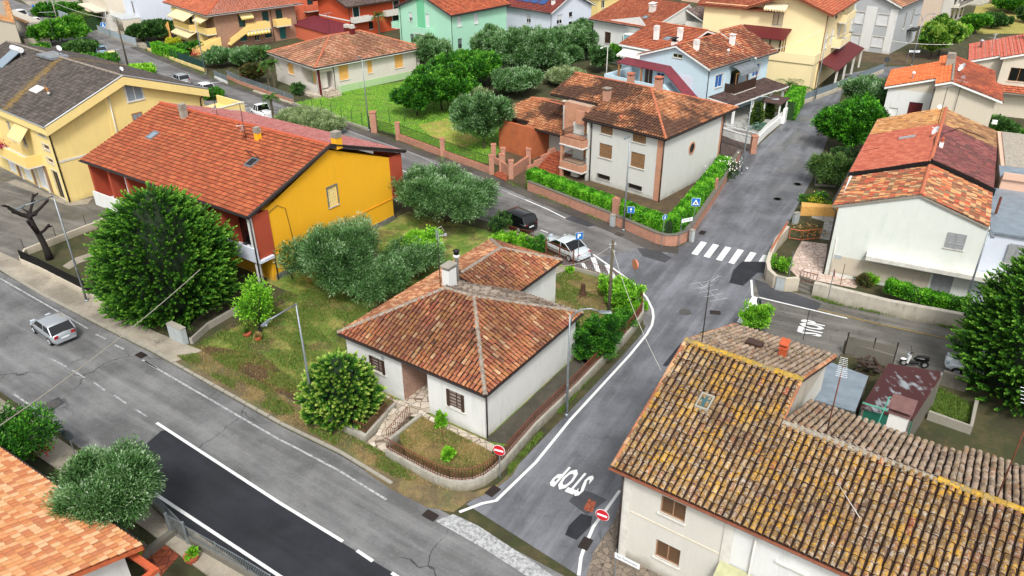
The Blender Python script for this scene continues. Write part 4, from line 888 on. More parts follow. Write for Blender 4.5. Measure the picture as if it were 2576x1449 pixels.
# ================================================================ the white corner house
def target_house():
    F = Fr(q('b2',1522,545),-34.92);B = Bld('bungalow','white single-storey house with weathered terracotta hip roof on the corner plot',F,'house');t = B.t
    W_,D_ = 10.55,9.75
    B.win('X',0,q('b2',757,-5),q('b2',865,130),'glass','wood_dark','pane_grille');B.win('X',0,q('b2',1265,215),q('b2',1385,375),'glass','wood_dark','pane_grille')
    for r in B.holes('X',0): B.part('window_bars','wood_dark',[(r[0],r[1],r[2]+(r[3]-r[2])*k/5-.012,r[2]+(r[3]-r[2])*k/5+.012,.06,.1) for k in range(1,5)]+[(r[0],r[0]+.2,r[2],r[3],-.05,-.02),(r[1]-.2,r[1],r[2],r[3],-.05,-.02)])
    # open passage in the front wall
    B.block(0,W_,0,D_,0,3.2,ex=[(4.07,6.05,.05,2.9,6.2)]);B.block(4.85,W_,D_-.2,15.2,0,3.2);B.finish('wall_white')
    B.lbox('passage_wall','brick_passage',[(6.03,6.05,.02,6.1,.05,2.88)]);B.lbox('passage_floor','crazy_paving',[(4.09,6.03,.0,6.1,.04,.07)])
    o = .3;ze = 3.28
    pl,rg,c = hip(F,-o,W_+o,-o,D_+o,ze,5.45,(4.3,4.85),(6.35,4.7))
    # annex with its own lower ridge
    ar = F.w(7.75,3.5,4.62);ak = F.w(7.75,12.5,4.62);a0 = F.w(4.55,15.5,ze);a1 = F.w(W_+o,15.5,ze);am = F.w(4.55,8,ze)
    ck = F.w(W_+o,-o,ze)
    left = [F.w(W_+o,D_-1,ze-.01),F.w(W_+o,15.5,ze-.01),ak,F.w(7.75,8.4,4.62)]
    rt = [a0,am,F.w(7.75,5.6,4.62),ak];rt = [F.w(4.55,15.5,ze),F.w(4.55,8.3,ze),F.w(7.75,7.6,4.62),ak]
    planes = [pl['f'],pl['r'],[a1,a0,ak],rt,(pl['b'],'tile_grey|coppi'),(pl['l'],'tile_target_side|coppi'),(left,'tile_target_side|coppi')]
    rg2 = [rg[0],rg[1],rg[2],rg[3],(F.w(7.75,8.0,4.62),ak),(a0,ak),(a1,ak)]
    root = make_roof(t,planes,'coppi_t','tile_target',ridges=rg2,ridge_mat='ridge_grey',gutters=[[F.w(-o-.05,-o-.05,ze),F.w(W_+o,-o-.05,ze)],[F.w(-o-.05,-o-.05,ze),F.w(-o-.05,D_+o,ze)],[F.w(4.5,D_+.4,ze),F.w(4.5,15.5,ze)]],thick=.12)
    chimney(B,6.75,5.6,4.6,1.75,.55,'wall_white','concrete','slab',.75);
    o_ = vent(B,7.5,7.3,4.6,'wall_white',1.7,.13);
    m = MB();m.lathe(F.w(7.5,7.3,6.3),[(.17,0),(.17,.35),(.24,.38),(.05,.5)],10);m.build('cowl','black',o_)
    antenna(B,7.0,5.0,5.3,3.5,'panel',20)
    B.pipe(-.06,.12,0,3.2);B.pipe(3.9,-.02,0,0.1) if False else None
    # bollard steps etc
    B.part('step','offwhite',[(4.05,6.1,.0,.06,-.02,.02)])
    B.part('lamp','alu',[(7.35,7.5,2.6,2.75,-.12,0)])
    return F
FT = target_house()
# ================================================================ the yellow and red terrace
def yellow_house():
    F = Fr(q('m2',160,775),-34.53);B = Bld('terrace_house','long house with red tile roof, bright yellow gable end and brick-red panels',F,'house');t = B.t
    # gable wall: lattice window
    B.win('Y',0,q('m2',548,82),q('m2',634,195),'lattice','wall_paleyellow','glass_dark',surround='galv')
    z1 = 5.9;L = 21.3
    B.block(0,L,.2,13.7,0,z1,gable=('x',8.55,7));B.finish('wall_yellow')
    B.lbox('plinth','stone_base',[(-.04,L,.16,13.74,0,.5)])
    B.lbox('cornice','wall_yellow_deep',[(-.05,0,.2,13.7,2.08,2.16)])
    # lower yellow part under the overhanging upper floor
    B.lbox('side_panel','brick_panel',[(-.07,.0,-1.05,.42,2.1,5.86),(-.07,.25,13.72,15.2,2.1,5.86),(.25,3.0,14.9,15.2,2.1,5.8)])
    B.lbox('pier','wall_white',[(0.02,.3,-1.3,-1.0,.0,5.7)])
    # front upper loggia with balconies, brick columns and dark recesses
    B.lbox('loggia_wall','brick_panel',[(.3,21.2,.12,.19,2.3,5.8)])
    xs = [3.4,6.5,10.0,12.0,15.5,18.2,21.1]
    B.lbox('column','brick_panel',[(x,x+.3,-1.2,.12,2.3,5.75) for x in xs])
    B.lbox('loggia_pier','wall_white',[(16.2,17.2,-.55,.11,2.3,5.7),(.9,1.9,.02,.11,2.3,5.7),(8.1,8.9,-.2,.11,2.3,5.7)])
    B.lbox('balcony','wall_bluewhite',[(-.35,4.3,-1.45,-1.3,2.2,3.35),(-.35,21.2,-1.3,.1,2.1,2.3)])
    B.lbox('balcony','wall_white',[(12.4,21.4,-1.45,-1.3,1.9,3.2),(4.6,12.2,-1.45,-1.3,1.9,3.2)])
    B.lbox('window','glass_dark',[(2.2,3.2,.06,.1,2.3,4.8),(17.3,18.0,.06,.1,2.3,4.8),(13,14,.06,.1,2.3,4.8)])
    B.lbox('wall_lower','wall_yellow',[(0.01,21.2,-.02,.19,.0,2.1)])
    pl,rg = gab(F,-.3,21.75,-1.55,15.5,6.02,8.95,'x',7)
    root = make_roof(t,[pl[0],(pl[1],'tile_yellowhouse_back|port')],'marsi','tile_yellowhouse',ridges=rg,ridge_mat='tile_edge_ridge',gutters=[[F.w(-.35,-1.62,6.0),F.w(21.8,-1.62,6.0)],[F.w(-.35,15.6,6.0),F.w(21.8,15.6,6.0)]],thick=.2,under='fascia_dark')
    m = MB()
    for y0,z0,y1,z1_ in ((-1.6,6.05,7,8.97),(15.55,6.05,7,8.97)): m.tube([F.w(-.33,y0,z0+.02),F.w(-.33,y1,z1_+.06)],.09,5)
    m.build('verge_trim','gutter_dark',root)
    B.pipe(-.35,-1.5,.3,5.9,r=.06);B.pipe(-.05,.3,0,2.1)
    def rz(y): return 6.02+(y+1.55)*(8.95-6.02)/8.55 if y <= 7 else 8.95-(y-7)*.343
    sl = math.atan((8.95-6.02)/8.55)
    for x,y,w_,l,op in ((16.4,1.7,.75,.9,False),(6.6,.9,.8,1.0,True)):
        pass
    for px,op in (((1145,1020),False),((1890,1225),True)):
        p = q('t1',*px)
        for _ in range(1): h = 7.0;x,y = F.Z(p,h)
        for _ in range(8): h = rz(y)+.1;x,y = F.Z(p,h)
        skylight(B,x,y,rz(y)+.02,.85,.95,sl,op)
    def onroof(p,up=0):
        x,y = F.Z(p,7)
        for _ in range(10): x,y = F.Z(p,rz(y)+up)
        return x,y,rz(y)
    x,y,z = onroof(q('t1',1385,885));chimney(B,x,y,z-.2,1.0,.5,'concrete','concrete','louvre')
    x,y,z = onroof(q('t1',1940,1050));chimney(B,x,y,z-.2,.8,.42,'wall_yellow','concrete','louvre')
    x,y,z = onroof(q('t2',625,1095));chimney(B,x,y,z-.2,.9,.6,'wall_yellow','concrete','louvre')
    x,y,z = onroof(q('t1',1850,1065));antenna(B,x,y,z,3.2,'yagi+vhf',150,1.6,dish=(1.0,190,.45))
    x,y,z = onroof(q('t1',1632,875));antenna(B,x,y,z,3.0,'yagi',20,2.0,dish=(.6,185,.4))
    # cables on the gable
    tube_part(t,'cable',[F.w(-.06,.4,5.6),F.w(-.06,1.3,5.9),F.w(-.06,2.0,5.4),F.w(-.06,2.3,2.2)],.02,'cable_dark')
    return F,B
tiles('tile_edge_ridge',['c05a3c','b04c34'],None,.2,2,0,.4);flat('fascia_dark','4a3f44',.6)
FY,BY = yellow_house()
# ================================================================ the brick-and-white house in the centre
def _():pass
def brick_house():
    F = Fr((1656.5,506.9),-42.84);B = Bld('two_storey_house','two-storey pale rendered house with brick corner strip and hipped orange-brown tile roof',F,'house');t = B.t
    for a,b in (((375,435),(520,595)),((782,550),(942,705)),((358,680),(508,900)),((758,790),(920,1025))):
        B.win('X',0,q('c5',*a),q('c5',*b),'shutter','shutter_brown')
    for a,b in (((330,1065),(485,1170)),((722,1190),(890,1300))): B.win('X',0,q('c5',*a),q('c5',*b),'grille')
    B.block(0,8.2,0,10.9,0,6.15);B.block(8.2,13.6,2.2,12.4,0,6.15);B.block(0.6,8.2,10.9,12.2,0,6.15);B.finish('wall_brickhouse')
    B.lbox('brick_strip','brick_salmon',[(-.03,.62,-.04,0.0,0,6.1),(-.05,.0,-.04,.12,0,6.1)]);B.pipe(-.1,-.1,0,6.1,r=.06);B.pipe(8.15,-.08,0,6.1,r=.06);B.pipe(-.1,10.8,0,6.0,r=.06)
    B.lbox('brick_strip','brick_salmon',[(-.04,.0,10.5,10.9,0,6.1)])
    # oval window
    y,z = F.Y(q('c5',1525,752));m = MB();n = 20
    for r1,r2,d0,d1,nm,mt in ((.42,.56,-.06,.02,'surround','brick_salmon'),):
        for k in range(n):
            g0,g1 = 2*math.pi*k/n,2*math.pi*(k+1)/n
            c = [F.w(d,y+r*math.cos(g),z+r*1.15*math.sin(g)) for d in (d0,d1) for r,g in ((r1,g0),(r2,g0),(r2,g1),(r1,g1))];m.hexa(c)
    o = m.build('round_window','brick_salmon',t);m = MB();m.prism([F.w(-.02,y+.42*math.cos(2*math.pi*k/n),z+.48*math.sin(2*math.pi*k/n)) for k in range(n)],0,up=F.ex*.03);m.build('pane','glass_dark',o)
    # main roof
    ze,zr = 6.28,8.5;ym = 6.1
    A = F.w(5.7,ym,zr);c0 = F.w(-.48,-.5,ze);c1 = F.w(9.0,-.5,ze);c3 = F.w(-.48,12.7,ze)
    sl = (zr-ze)/(ym+.5);yb = 2.0;z2 = ze+sl*(yb+.5)
    xe = 15.2
    f1 = [c0,c1,F.w(9.0,ym,zr),A];f2 = [F.w(9.0,yb,z2),F.w(xe,yb,z2),F.w(xe,ym,zr),F.w(9.0,ym,zr)];r_ = [c3,c0,A];bk = [F.w(xe,12.7,ze),c3,A,F.w(xe,ym,zr)]
    root = make_roof(t,[f1,f2,r_,bk],'coppi_t','tile_brickhouse',ridges=[(A,F.w(xe,ym,zr)),(c0,A),(c3,A)],gutters=[[c0,c1],[c0,c3],[F.w(9,yb,z2),F.w(xe,yb,z2)]],thick=.18,rr=.12)
    def rz(y): return ze+sl*(y+.5)
    def onf(p,up=0):
        x,y = F.Z(p,7)
        for _ in range(10): x,y = F.Z(p,rz(y)+up)
        return x,y,rz(y)
    x,y,z = onf(q('t3',740,785));chimney(B,x,y,z-.2,1.25,.6,'chimney_brick','ridge_grey','slab')
    x,y = 5.2,6.6;chimney(B,x,y,zr-.3,1.15,.62,'chimney_brick','ridge_orange','slab');chimney(B,8.9,7.2,zr-.5,1.0,.55,'chimney_brick','ridge_orange','slab')
    x,y,z = onf(q('t3',850,875));vent(B,x,y,z,'ridge_orange',.15,.1)
    # left wing: tower part with round opening, balconies
    B.lbox('brick_tower','brick_salmon',[(9.35,12.6,1.2,2.3,3.1,7.0)]);
    B.lbox('terrace_parapet','brick_salmon',[(9.35,10.6,.5,.7,5.3,6.6),(9.35,9.55,.5,1.3,5.3,6.6)])
    for z0 in (3.55,1.05):
        o = B.lbox('balcony','brick_salmon',[(8.35,11.2,-1.15,.2,z0,z0+.7),]);B.lbox('slab','wall_white',[(8.3,11.25,-1.2,.25,z0-.12,z0)],o)
        m = MB();rail(m,[F.w(8.45,1.2,z0+.7),F.w(8.45,-1.05,z0+.7),F.w(11.1,-1.05,z0+.7),F.w(11.1,1.2,z0+.7)],.6,.12,.015);m.build('railing','iron',o)
    B.lbox('wing_wall','wall_brickhouse',[(8.3,8.55,-.3,2.2,0,6.0),(8.3,11.2,.9,2.2,0,5.2)]);B.lbox('corner_pillar','brick_salmon',[(10.9,11.2,-1.1,-.8,0,3.5)])
    B.lbox('door','wood',[(8.9,9.7,.82,.9,1.75,3.4),(8.9,9.7,.82,.9,4.2,5.2)]);B.lbox('air_conditioner','white',[(9.5,10.3,-.4,0,.1,.75)])
    # lower left wing roof and walls
    B.block(11.4,21.5,3.6,12.2,0,3.2);B.finish('wall_brickhouse')
    B.lbox('brick_wall','brick_orange',[(16.6,21.6,.9,1.2,0,3.4),(21.3,21.6,1.2,10,0,3.4),(16.6,16.9,1.2,3.6,0,3.0)])
    p = [F.w(11.2,1.4,3.2),F.w(18.2,1.4,3.2),F.w(18.2,6.2,4.7),F.w(11.2,6.2,4.7)];p2 = [F.w(18.2,2.2,3.45),F.w(23.5,2.2,3.45),F.w(21.4,6.2,4.7),F.w(18.2,6.2,4.7)];p3 = [F.w(23.5,11.5,3.1),F.w(11.2,11.5,3.1),F.w(11.2,6.2,4.7),F.w(21.4,6.2,4.7)]
    make_roof(t,[p,p2,p3],'coppi_t','tile_brickhouse',ridges=[(F.w(11.2,6.2,4.7),F.w(21.4,6.2,4.7))],gutters=[[p[0],p[1]]],thick=.15)
    B.lbox('roof_lantern','brick_salmon',[(13.6,15.4,6.0,7.2,4.4,5.6)]);B.lbox('dome','glass_sky',[(13.9,15.1,6.3,6.9,5.6,5.72)])
    B.win('X',3.6,rec=(14.3,15.2,1.2,2.6),kind='glass');B.lbox('window','shutter_brown',[(12.6,13.6,3.52,3.6,.9,2.8)])
    # front steps and stepped side walls
    st = [(11.3,13.6,-2.6+.33*i,1.4,.17*i,.17*(i+1)) for i in range(9)];B.lbox('steps','cotto',st)
    B.lbox('stair_wall','brick_wall',[(13.6,13.85,-3.2+1.1*i,-3.2+1.1*(i+1),0,1.0+.3*i) for i in range(4)])
    return F,B
FB,BB = brick_house()
# ================================================================ pale bungalow with boarded windows
def pale_house():
    F = Fr(q('t2',500,728),-47.8);B = Bld('bungalow','pale boarded-up bungalow with hipped mottled orange roof and green base',F,'house');t = B.t
    for a,b in (((658,935),(815,1125)),((1065,865),(1152,1035)),((1455,775),(1590,955))): B.win('Y',0,q('c2',*a),q('c2',*b),'board','board_orange')
    B.win('X',0,q('t2',247,468),q('t2',303,565),'board','board_orange')
    B.block(0,12.3,0,17.0,0,4.0,ex=[(.42,4.5,.95,3.3,1.6)],ey=[(.42,2.3,.75,3.2,1.4)]);B.finish('wall_pale')
    B.lbox('porch_wall','wall_greenbase',[(.5,4.4,1.5,1.58,.95,3.3),(1.3,1.38,.5,1.5,.8,3.2)]);B.lbox('door','board_orange',[(.9,1.7,1.42,1.5,.95,3.0),(3.1,3.9,1.42,1.5,.95,3.0)])
    B.lbox('base_band','wall_greenbase',[(-.04,.0,2.6,17.0,0,.95),(-.04,0,0,.4,0,.0)]) if False else B.lbox('base_band','wall_greenbase',[(-.04,.0,2.6,17.0,0,.95)])
    B.lbox('fascia','fascia_red',[(-.07,12.4,-.07,.0,3.75,4.05),(-.07,0,0,17.05,3.75,4.05)]);B.lbox('corner_post','fascia_red',[(-.06,.3,-.06,.3,.0,3.7)])
    B.lbox('porch_post','offwhite',[(.02,.12,-.1,-.06,0,3.7)]);B.pipe(-.06,2.45,0,3.8,'black');B.pipe(-.06,16.4,0,3.8,'black')
    m = MB();rail(m,[F.w(.4,-.05,.6),F.w(4.4,-.05,.6)],.9,.12,.014);m.build('railing','offwhite',t)
    B.lbox('steps','crazy_paving',[(-1.6,-.05,.3,2.4,0,.3),(-1.2,-.05,.4,2.3,.3,.6),(-.8,-.05,.5,2.2,.6,.85),(-.5,4.6,-1.0,-.1,0,.35)])
    m = MB();rail(m,[F.w(-1.5,2.45,.3),F.w(-.1,2.45,.8)],.9,.12,.014);m.build('railing','offwhite',t)
    e = .65;pl,rg,c = hip(F,-e,12.3+e,-e,17+e,4.08,6.45,(6.15,6.0),(6.15,11.0))
    make_roof(t,list(pl.values()),'marsi','tile_pale',ridges=rg,ridge_mat='ridge_orange',gutters=[[c[0],c[1]],[c[0],c[3]]],gut='gutter_dark',thick=.22,under='white')
    chimney(B,5.6,9.4,5.8,1.3,.6,'fascia_red','offwhite','louvre');chimney(B,11.4,12,4.6,1.5,.6,'fascia_red','offwhite','louvre');antenna(B,6.4,6.2,6.3,3.2,'vhf+yagi',60)
    return F
FP = pale_house()
def awn(B,name,pts,mat,stripes=None,th=.03):
    """awning fabric: polygon of 4 local points (x,y,z), with a hanging front edge"""
    m = MB();P = [B.F.w(*p) for p in pts];m.prism(P,th);a,b = P[0],P[1];n = 8
    for i in range(n):
        p,r_ = a+(b-a)*i/n,a+(b-a)*(i+1)/n;m.face([p,r_,r_+(p-r_)*.25-[0,0,.22],p+(r_-p)*.25-[0,0,.22]])
    o = m.build(name,mat,B.t)
    if stripes:
        m = MB();k = 7
        for i in range(k):
            f0,f1 = (i+.25)/k,(i+.6)/k;m.prism([P[0]+(P[1]-P[0])*f0+[0,0,th+.002],P[0]+(P[1]-P[0])*f1+[0,0,th+.002],P[3]+(P[2]-P[3])*f1+[0,0,th+.002],P[3]+(P[2]-P[3])*f0+[0,0,th+.002]],.004)
        m.build('stripes',stripes,o)
    return o
def balc(B,x0,x1,y0,y1,z0,z1,mat,t=.12,slab='offwhite',open_=None):
    """balcony on a face: slab plus three parapet sides"""
    F = B.F;m = MB();m.box(F,x0,x1,y0,y1,z0-.14,z0);s = m.build('balcony',slab,B.t);m = MB()
    m.box(F,x0,x1,y0,y0+t,z0,z1);m.box(F,x0,x0+t,y0+t,y1,z0,z1);m.box(F,x1-t,x1,y0+t,y1,z0,z1);m.build('parapet',mat,s)
    return s
# ================================================================ dark-roofed yellow block on the left
def dark_house():
    F = Fr(q('c4',825,1165),-39);B = Bld('apartment_house','pale yellow block with black-brown tile roof, garages and deep yellow fascia',F,'house');t = B.t
    for a,b in (((425,320),(525,410)),((478,475),(575,570)),((528,632),(620,720))): B.win('X',0,q('c4',*a),q('c4',*b),'glass1','offwhite','blind_brown',surround='wall_cream')
    B.win('X',0,rec=(1.3,2.55,.1,2.85),kind='glass',fr='wood_dark',sill=None,surround='wall_cream',name='door')
    for x0 in (4.65,8.2,12.0): B.win('X',0,rec=(x0,x0+2.0,.1,2.6),kind='roller',fr='roller_white',sill=None,name='garage')
    B.lbox('wall_panel','shutter_brown',[(3.7,4.4,-.02,0,.1,2.9),(6.9,7.9,-.02,0,.1,2.9),(10.6,11.6,-.02,0,.1,2.9)])
    B.lbox('pillar','offwhite',[(4.4,4.62,-.12,.0,0,2.9),(6.67,6.88,-.12,0,0,2.9),(10.3,10.55,-.12,0,0,2.9)])
    B.win('X',0,rec=(6.6,7.6,4.2,6.2),kind='glass',fr='offwhite');B.win('X',0,rec=(9.5,10.4,4.2,6.2),kind='glass',fr='offwhite')
    B.win('Y',.35,q('t1',925,625),q('t1',1080,740),'glass','offwhite','glass_sky',surround='offwhite',holes=False);B.win('Y',.35,q('c4',1497,140),q('c4',1640,225),'glass','wood','glass_sky',holes=False)
    B.block(.35,26,0,15.6,0,7.1,gable=('x',10.1,7.6));B.finish('wall_paleyellow')
    B.lbox('pilaster','wall_paleyellow',[(.28,.35,5.55,6.1,0,9.2)]);tube_part(t,'downpipe',[F.w(.25,5.9,3),F.w(.25,6.0,9.0)],.06,'offwhite')
    B.lbox('string_course','offwhite',[(.30,.35,.1,15.5,3.95,4.15)])
    m = MB();m.box(F,-.3,26,-.42,-.3,6.8,7.55);m.box(F,-.3,26,15.9,16.0,6.9,7.5)
    for y0,y1,z0,z1 in ((-.42,7.6,7.55,10.55),(16.0,7.6,7.55,10.55)):
        m.hexa([F.w(-.34,y0,z0-.75),F.w(-.24,y0,z0-.75),F.w(-.24,y1,z1-.75),F.w(-.34,y1,z1-.75),F.w(-.34,y0,z0),F.w(-.24,y0,z0),F.w(-.24,y1,z1),F.w(-.34,y1,z1)])
        m.hexa([F.w(-.24,y0,z0-.2),F.w(.35,y0,z0-.2),F.w(.35,y1,z1-.2),F.w(-.24,y1,z1-.2),F.w(-.24,y0,z0-.1),F.w(.35,y0,z0-.1),F.w(.35,y1,z1-.1),F.w(-.24,y1,z1-.1)])
    m.build('fascia','wall_paleyellow',t)
    pl,rg = gab(F,-.3,26,-.42,16.0,7.6,10.6,'x',7.6)
    root = make_roof(t,pl,'port','tile_dark',ridges=rg,ridge_mat='ridge_grey',gutters=[[F.w(-.32,-.46,7.62),F.w(26,-.46,7.62)]],gut='alu',thick=.12)
    m = MB()
    for y0 in (-.42,16.0): m.tube([F.w(-.3,y0,7.68),F.w(-.3,7.6,10.7)],.07,5)
    m.build('verge_trim','alu',root);tube_part(t,'downpipe',[F.w(.25,-.3,7.4),F.w(.3,-.06,6.9),F.w(.3,-.06,.1)],.07,'gutter_dark')
    tube_part(t,'downpipe',[F.w(-.1,15.6,7.2),F.w(.2,15.2,6.7),F.w(.3,15.1,5)],.07,'gutter_dark')
    # first-floor balcony with flower boxes, awning
    o = balc(B,4.0,14,-1.5,0,3.05,4.1,'balcony_yellow');awn(B,'awning',[(4.6,-1.2,5.4),(7.6,-1.2,5.4),(7.6,-.05,6.6),(4.6,-.05,6.6)],'awning_cream','awning_yellow')
    # terrace parapet behind on the right
    B.lbox('terrace_wall','wall_paleyellow',[(-.1,.1,15.7,20,3.0,5.3),(.1,5,19.8,20,3.0,5.3),(0.1,5,15.7,19.8,3.0,4.4)]);B.lbox('coping','offwhite',[(-.15,.15,15.7,20.05,5.3,5.36)])
    # roof furniture
    def rz(y): return 7.6+(y+.42)*3/8.02
    def onr(p):
        x,y = F.Z(p,9)
        for _ in range(12): x,y = F.Z(p,rz(y))
        return x,y,rz(y)
    sl = math.atan(3/8.02)
    x,y,z = onr(q('c0',530,1290));m = MB();dz = math.tan(sl);m.prism([F.w(x-.9,y-.45,z-.45*dz+.1),F.w(x+.9,y-.45,z-.45*dz+.1),F.w(x+.9,y+.45,z+.45*dz+.1),F.w(x-.9,y+.45,z+.45*dz+.1)],.06);m.build('roof_hatch','offwhite',t)
    x,y,z = onr(q('c0',710,1380));v = vent(B,x,y,z,'alu',.3,.1);m = MB();m.tube([F.w(x,y,z+.4),F.w(x+.1,y,z+.75),F.w(x+.45,y,z+.8),F.w(x+.6,y,z+.55)],.11,8);m.build('cowl','wood',v)
    x,y,z = onr(q('c0',130,880));m = MB();m.hexa([F.w(x-1,y-1.2,z-.35),F.w(x+1,y-1.2,z-.35),F.w(x+1,y+.9,z+.9),F.w(x-1,y+.9,z+.9),F.w(x-1,y-1.2,z-.25),F.w(x+1,y-1.2,z-.25),F.w(x+1,y+.9,z+1.0),F.w(x-1,y+.9,z+1.0)]);o = m.build('solar_heater','glass_sky',t)
    m = MB();m.tube([F.w(x-1.1,y+1.1,z+1.15),F.w(x+1.1,y+1.1,z+1.15)],.3,12);m.build('tank','tank_white',o);m = MB();m.tube([F.w(x-1,y+1,z+.2),F.w(x-1,y+1,z+1)],.03,4);m.tube([F.w(x+1,y+1,z+.2),F.w(x+1,y+1,z+1)],.03,4);m.build('frame','alu',o)
    antenna(B,13.2,7.8,10.5,4.6,'yagi',10,1.5,dish=(.9,-20,.3));antenna(B,.8,8.0,10.5,2.4,'yagi',10,.8,dish=(.5,-10,.22));B.lbox('ridge_deck','roof_membrane',[(12.5,16,6.6,8.4,10.5,10.75)])
    return F,B
flat('tile_dark_dummy','4a4240')
DARK_F = Fr(q('c4',825,1165),-39)
_p0 = DARK_F.w(8.7,0);_p1 = DARK_F.w(12.6,7.5)
tiles('tile_dark',['544d48','48423d','5c544f','3e3834','504843'],None,.2,1.2,.0,.3,patch=((_p0[0],_p0[1]),(_p1[0],_p1[1]),.7,'8a6d22'))
FD,BD = dark_house()
# ================================================================ row house with patched roof, right
def row_house():
    F = Fr(q('m4',598,722),-27.6);B = Bld('row_house','long white row house with patched roof in orange, red and maroon tiles',F,'house');t = B.t
    B.win('X',0,q('m4',1530,405),q('m4',1638,545),'shutter','grey_shutter',holes='flush');B.win('X',0,rec=(-8.6,-7.25,.25,2.3),kind='shutter',fr='grey_shutter',sill=None)
    B.win('X',0,rec=(-12.3,-11.2,3.6,5.1),kind='shutter',fr='grey_shutter',holes='flush')
    B.block(-9.8,0,0,7,0,5.9,gable=('y',7.6,-5.1));B.block(-10.1,-.35,7,14,0,5.85);B.block(-10.4,-.75,14,23,0,5.8);B.finish('wall_aged')
    B.block(-26,-9.8,.1,9,0,5.6);B.finish('wall_bluewhite');B.lbox('flat_roof','roof_grey_blue',[(-26,-9.9,-.1,9,5.6,5.75)]);B.lbox('terrace_block','wall_pink',[(-30,-10.6,9,22,0,6.6)]);B.lbox('roof_gravel','gravel_pale',[(-30,-10.9,12,21.7,6.6,6.7)]);B.lbox('terrace_parapet','wall_pink',[(-30,-10.6,8.8,9,6.6,7.1)])
    B.lbox('awning_roof','roof_grey_blue',[(-30,-10.4,9.0,11.6,6.7,6.78)])
    B.lbox('lower_wall','wall_beige',[(-7.1,-.3,-.02,0,0.3,1.75)]);B.lbox('ledge','offwhite',[(-13,-2.6,-1.0,0,2.5,2.6),(-13,-2.6,-1.04,-.98,2.3,2.62)])
    B.lbox('name_plate','plastic_grey',[(-.95,-.4,-.03,0,1.5,1.8)]);
    ze,zr,xr = 6.0,7.85,-5.1
    def P(x,y): 
        z = zr-(abs(x-xr)/abs(.4-xr))*(zr-ze);return F.w(x-.045*y,y,z)
    L = lambda y0,y1: [P(.4,y1),P(.4,y0),P(xr,y0),P(xr,y1)]
    Rr = lambda y0,y1: [P(-9.7,y0),P(-9.7,y1),P(xr,y1),P(xr,y0)]
    dn = [0,0,.28]
    f = lambda pl,up: [p+np.array([0,0,up]) for p in pl]
    planes = [(f(L(-.15,6.4),-.3),'tile_rowd|port'),(f(Rr(-.15,6.9),-.3),'tile_rowd|port'),(L(6.7,12.5),'tile_rowb|port'),(L(12.5,17.6),'tile_rowb|port'),(L(17.6,23.2),'tile_rowa|port'),(Rr(7.2,17.5),'tile_rowc|port'),(Rr(17.5,22.6),'tile_rowe|port')]
    make_roof(t,planes,'port','tile_rowb',ridges=[(P(xr,-.15)-dn,P(xr,6.4)-dn),(P(xr,7.2),P(xr,23))],ridge_mat='ridge_orange',gutters=[[P(.45,-.15),P(.45,23)]],gut='gutter_dark',thick=.14)
    B.lbox('step_fascia','black',[(-5.2,.2,6.45,6.68,5.4,5.9),(-9.9,-5.2,6.95,7.16,5.4,5.9)])
    m = MB();m.hexa([P(.42,6.62)-[0,0,.5],P(xr,6.62)-[0,0,.5],P(xr,6.7)-[0,0,.5],P(.42,6.7)-[0,0,.5],P(.42,6.62)+[0,0,.06],P(xr,6.62)+[0,0,.06],P(xr,6.7)+[0,0,.06],P(.42,6.7)+[0,0,.06]]);m.build('step_edge','black',t)
    m = MB();m.hexa([P(xr,7.12)-[0,0,.5],P(-9.9,7.12)-[0,0,.5],P(-9.9,7.2)-[0,0,.5],P(xr,7.2)-[0,0,.5],P(xr,7.12)+[0,0,.06],P(-9.9,7.12)+[0,0,.06],P(-9.9,7.2)+[0,0,.06],P(xr,7.2)+[0,0,.06]]);m.build('step_edge','black',t)
    tube_part(t,'downpipe',[F.w(.35,-.25,5.6),F.w(.1,-.08,5.3),F.w(.08,-.08,0)],.06,'gutter_dark');tube_part(t,'downpipe',[F.w(-.35,-.06,3.2),F.w(-.35,-.06,0)],.05,'offwhite')
    make_dish(t,F.w(-5.6,13.5,8.3),170,.4);make_dish(t,F.w(-5.4,19,8.9),-100,.2)
    m = MB();m.prism([P(-2.2,14.6)+[0,0,.12],P(-2.2,14.2)+[0,0,.12],P(-3.4,14.2)+[0,0,.12],P(-3.4,14.6)+[0,0,.12]],.12);m.build('skylight','alu',t)
    chimney(B,-6.0,11.0,7.4,.8,.3,'white','clay_pot','pot');antenna(B,-5.6,17.5,7.8,3.4,'yagi',30)
    tube_part(t,'cable',[P(-5.2,7.0)+[0,0,.15],P(-4.9,13)+[0,0,.2],P(-6.5,18)+[0,0,.2],P(-8.8,18.5)+[0,0,.2]],.03,'black')
    m = MB();m.tube([F.w(-10.2,3,5.9),F.w(-10.2,3,7.2)],.09,8);m.build('stove_pipe','rust',t)
    return F,B
FR,BR = row_house()
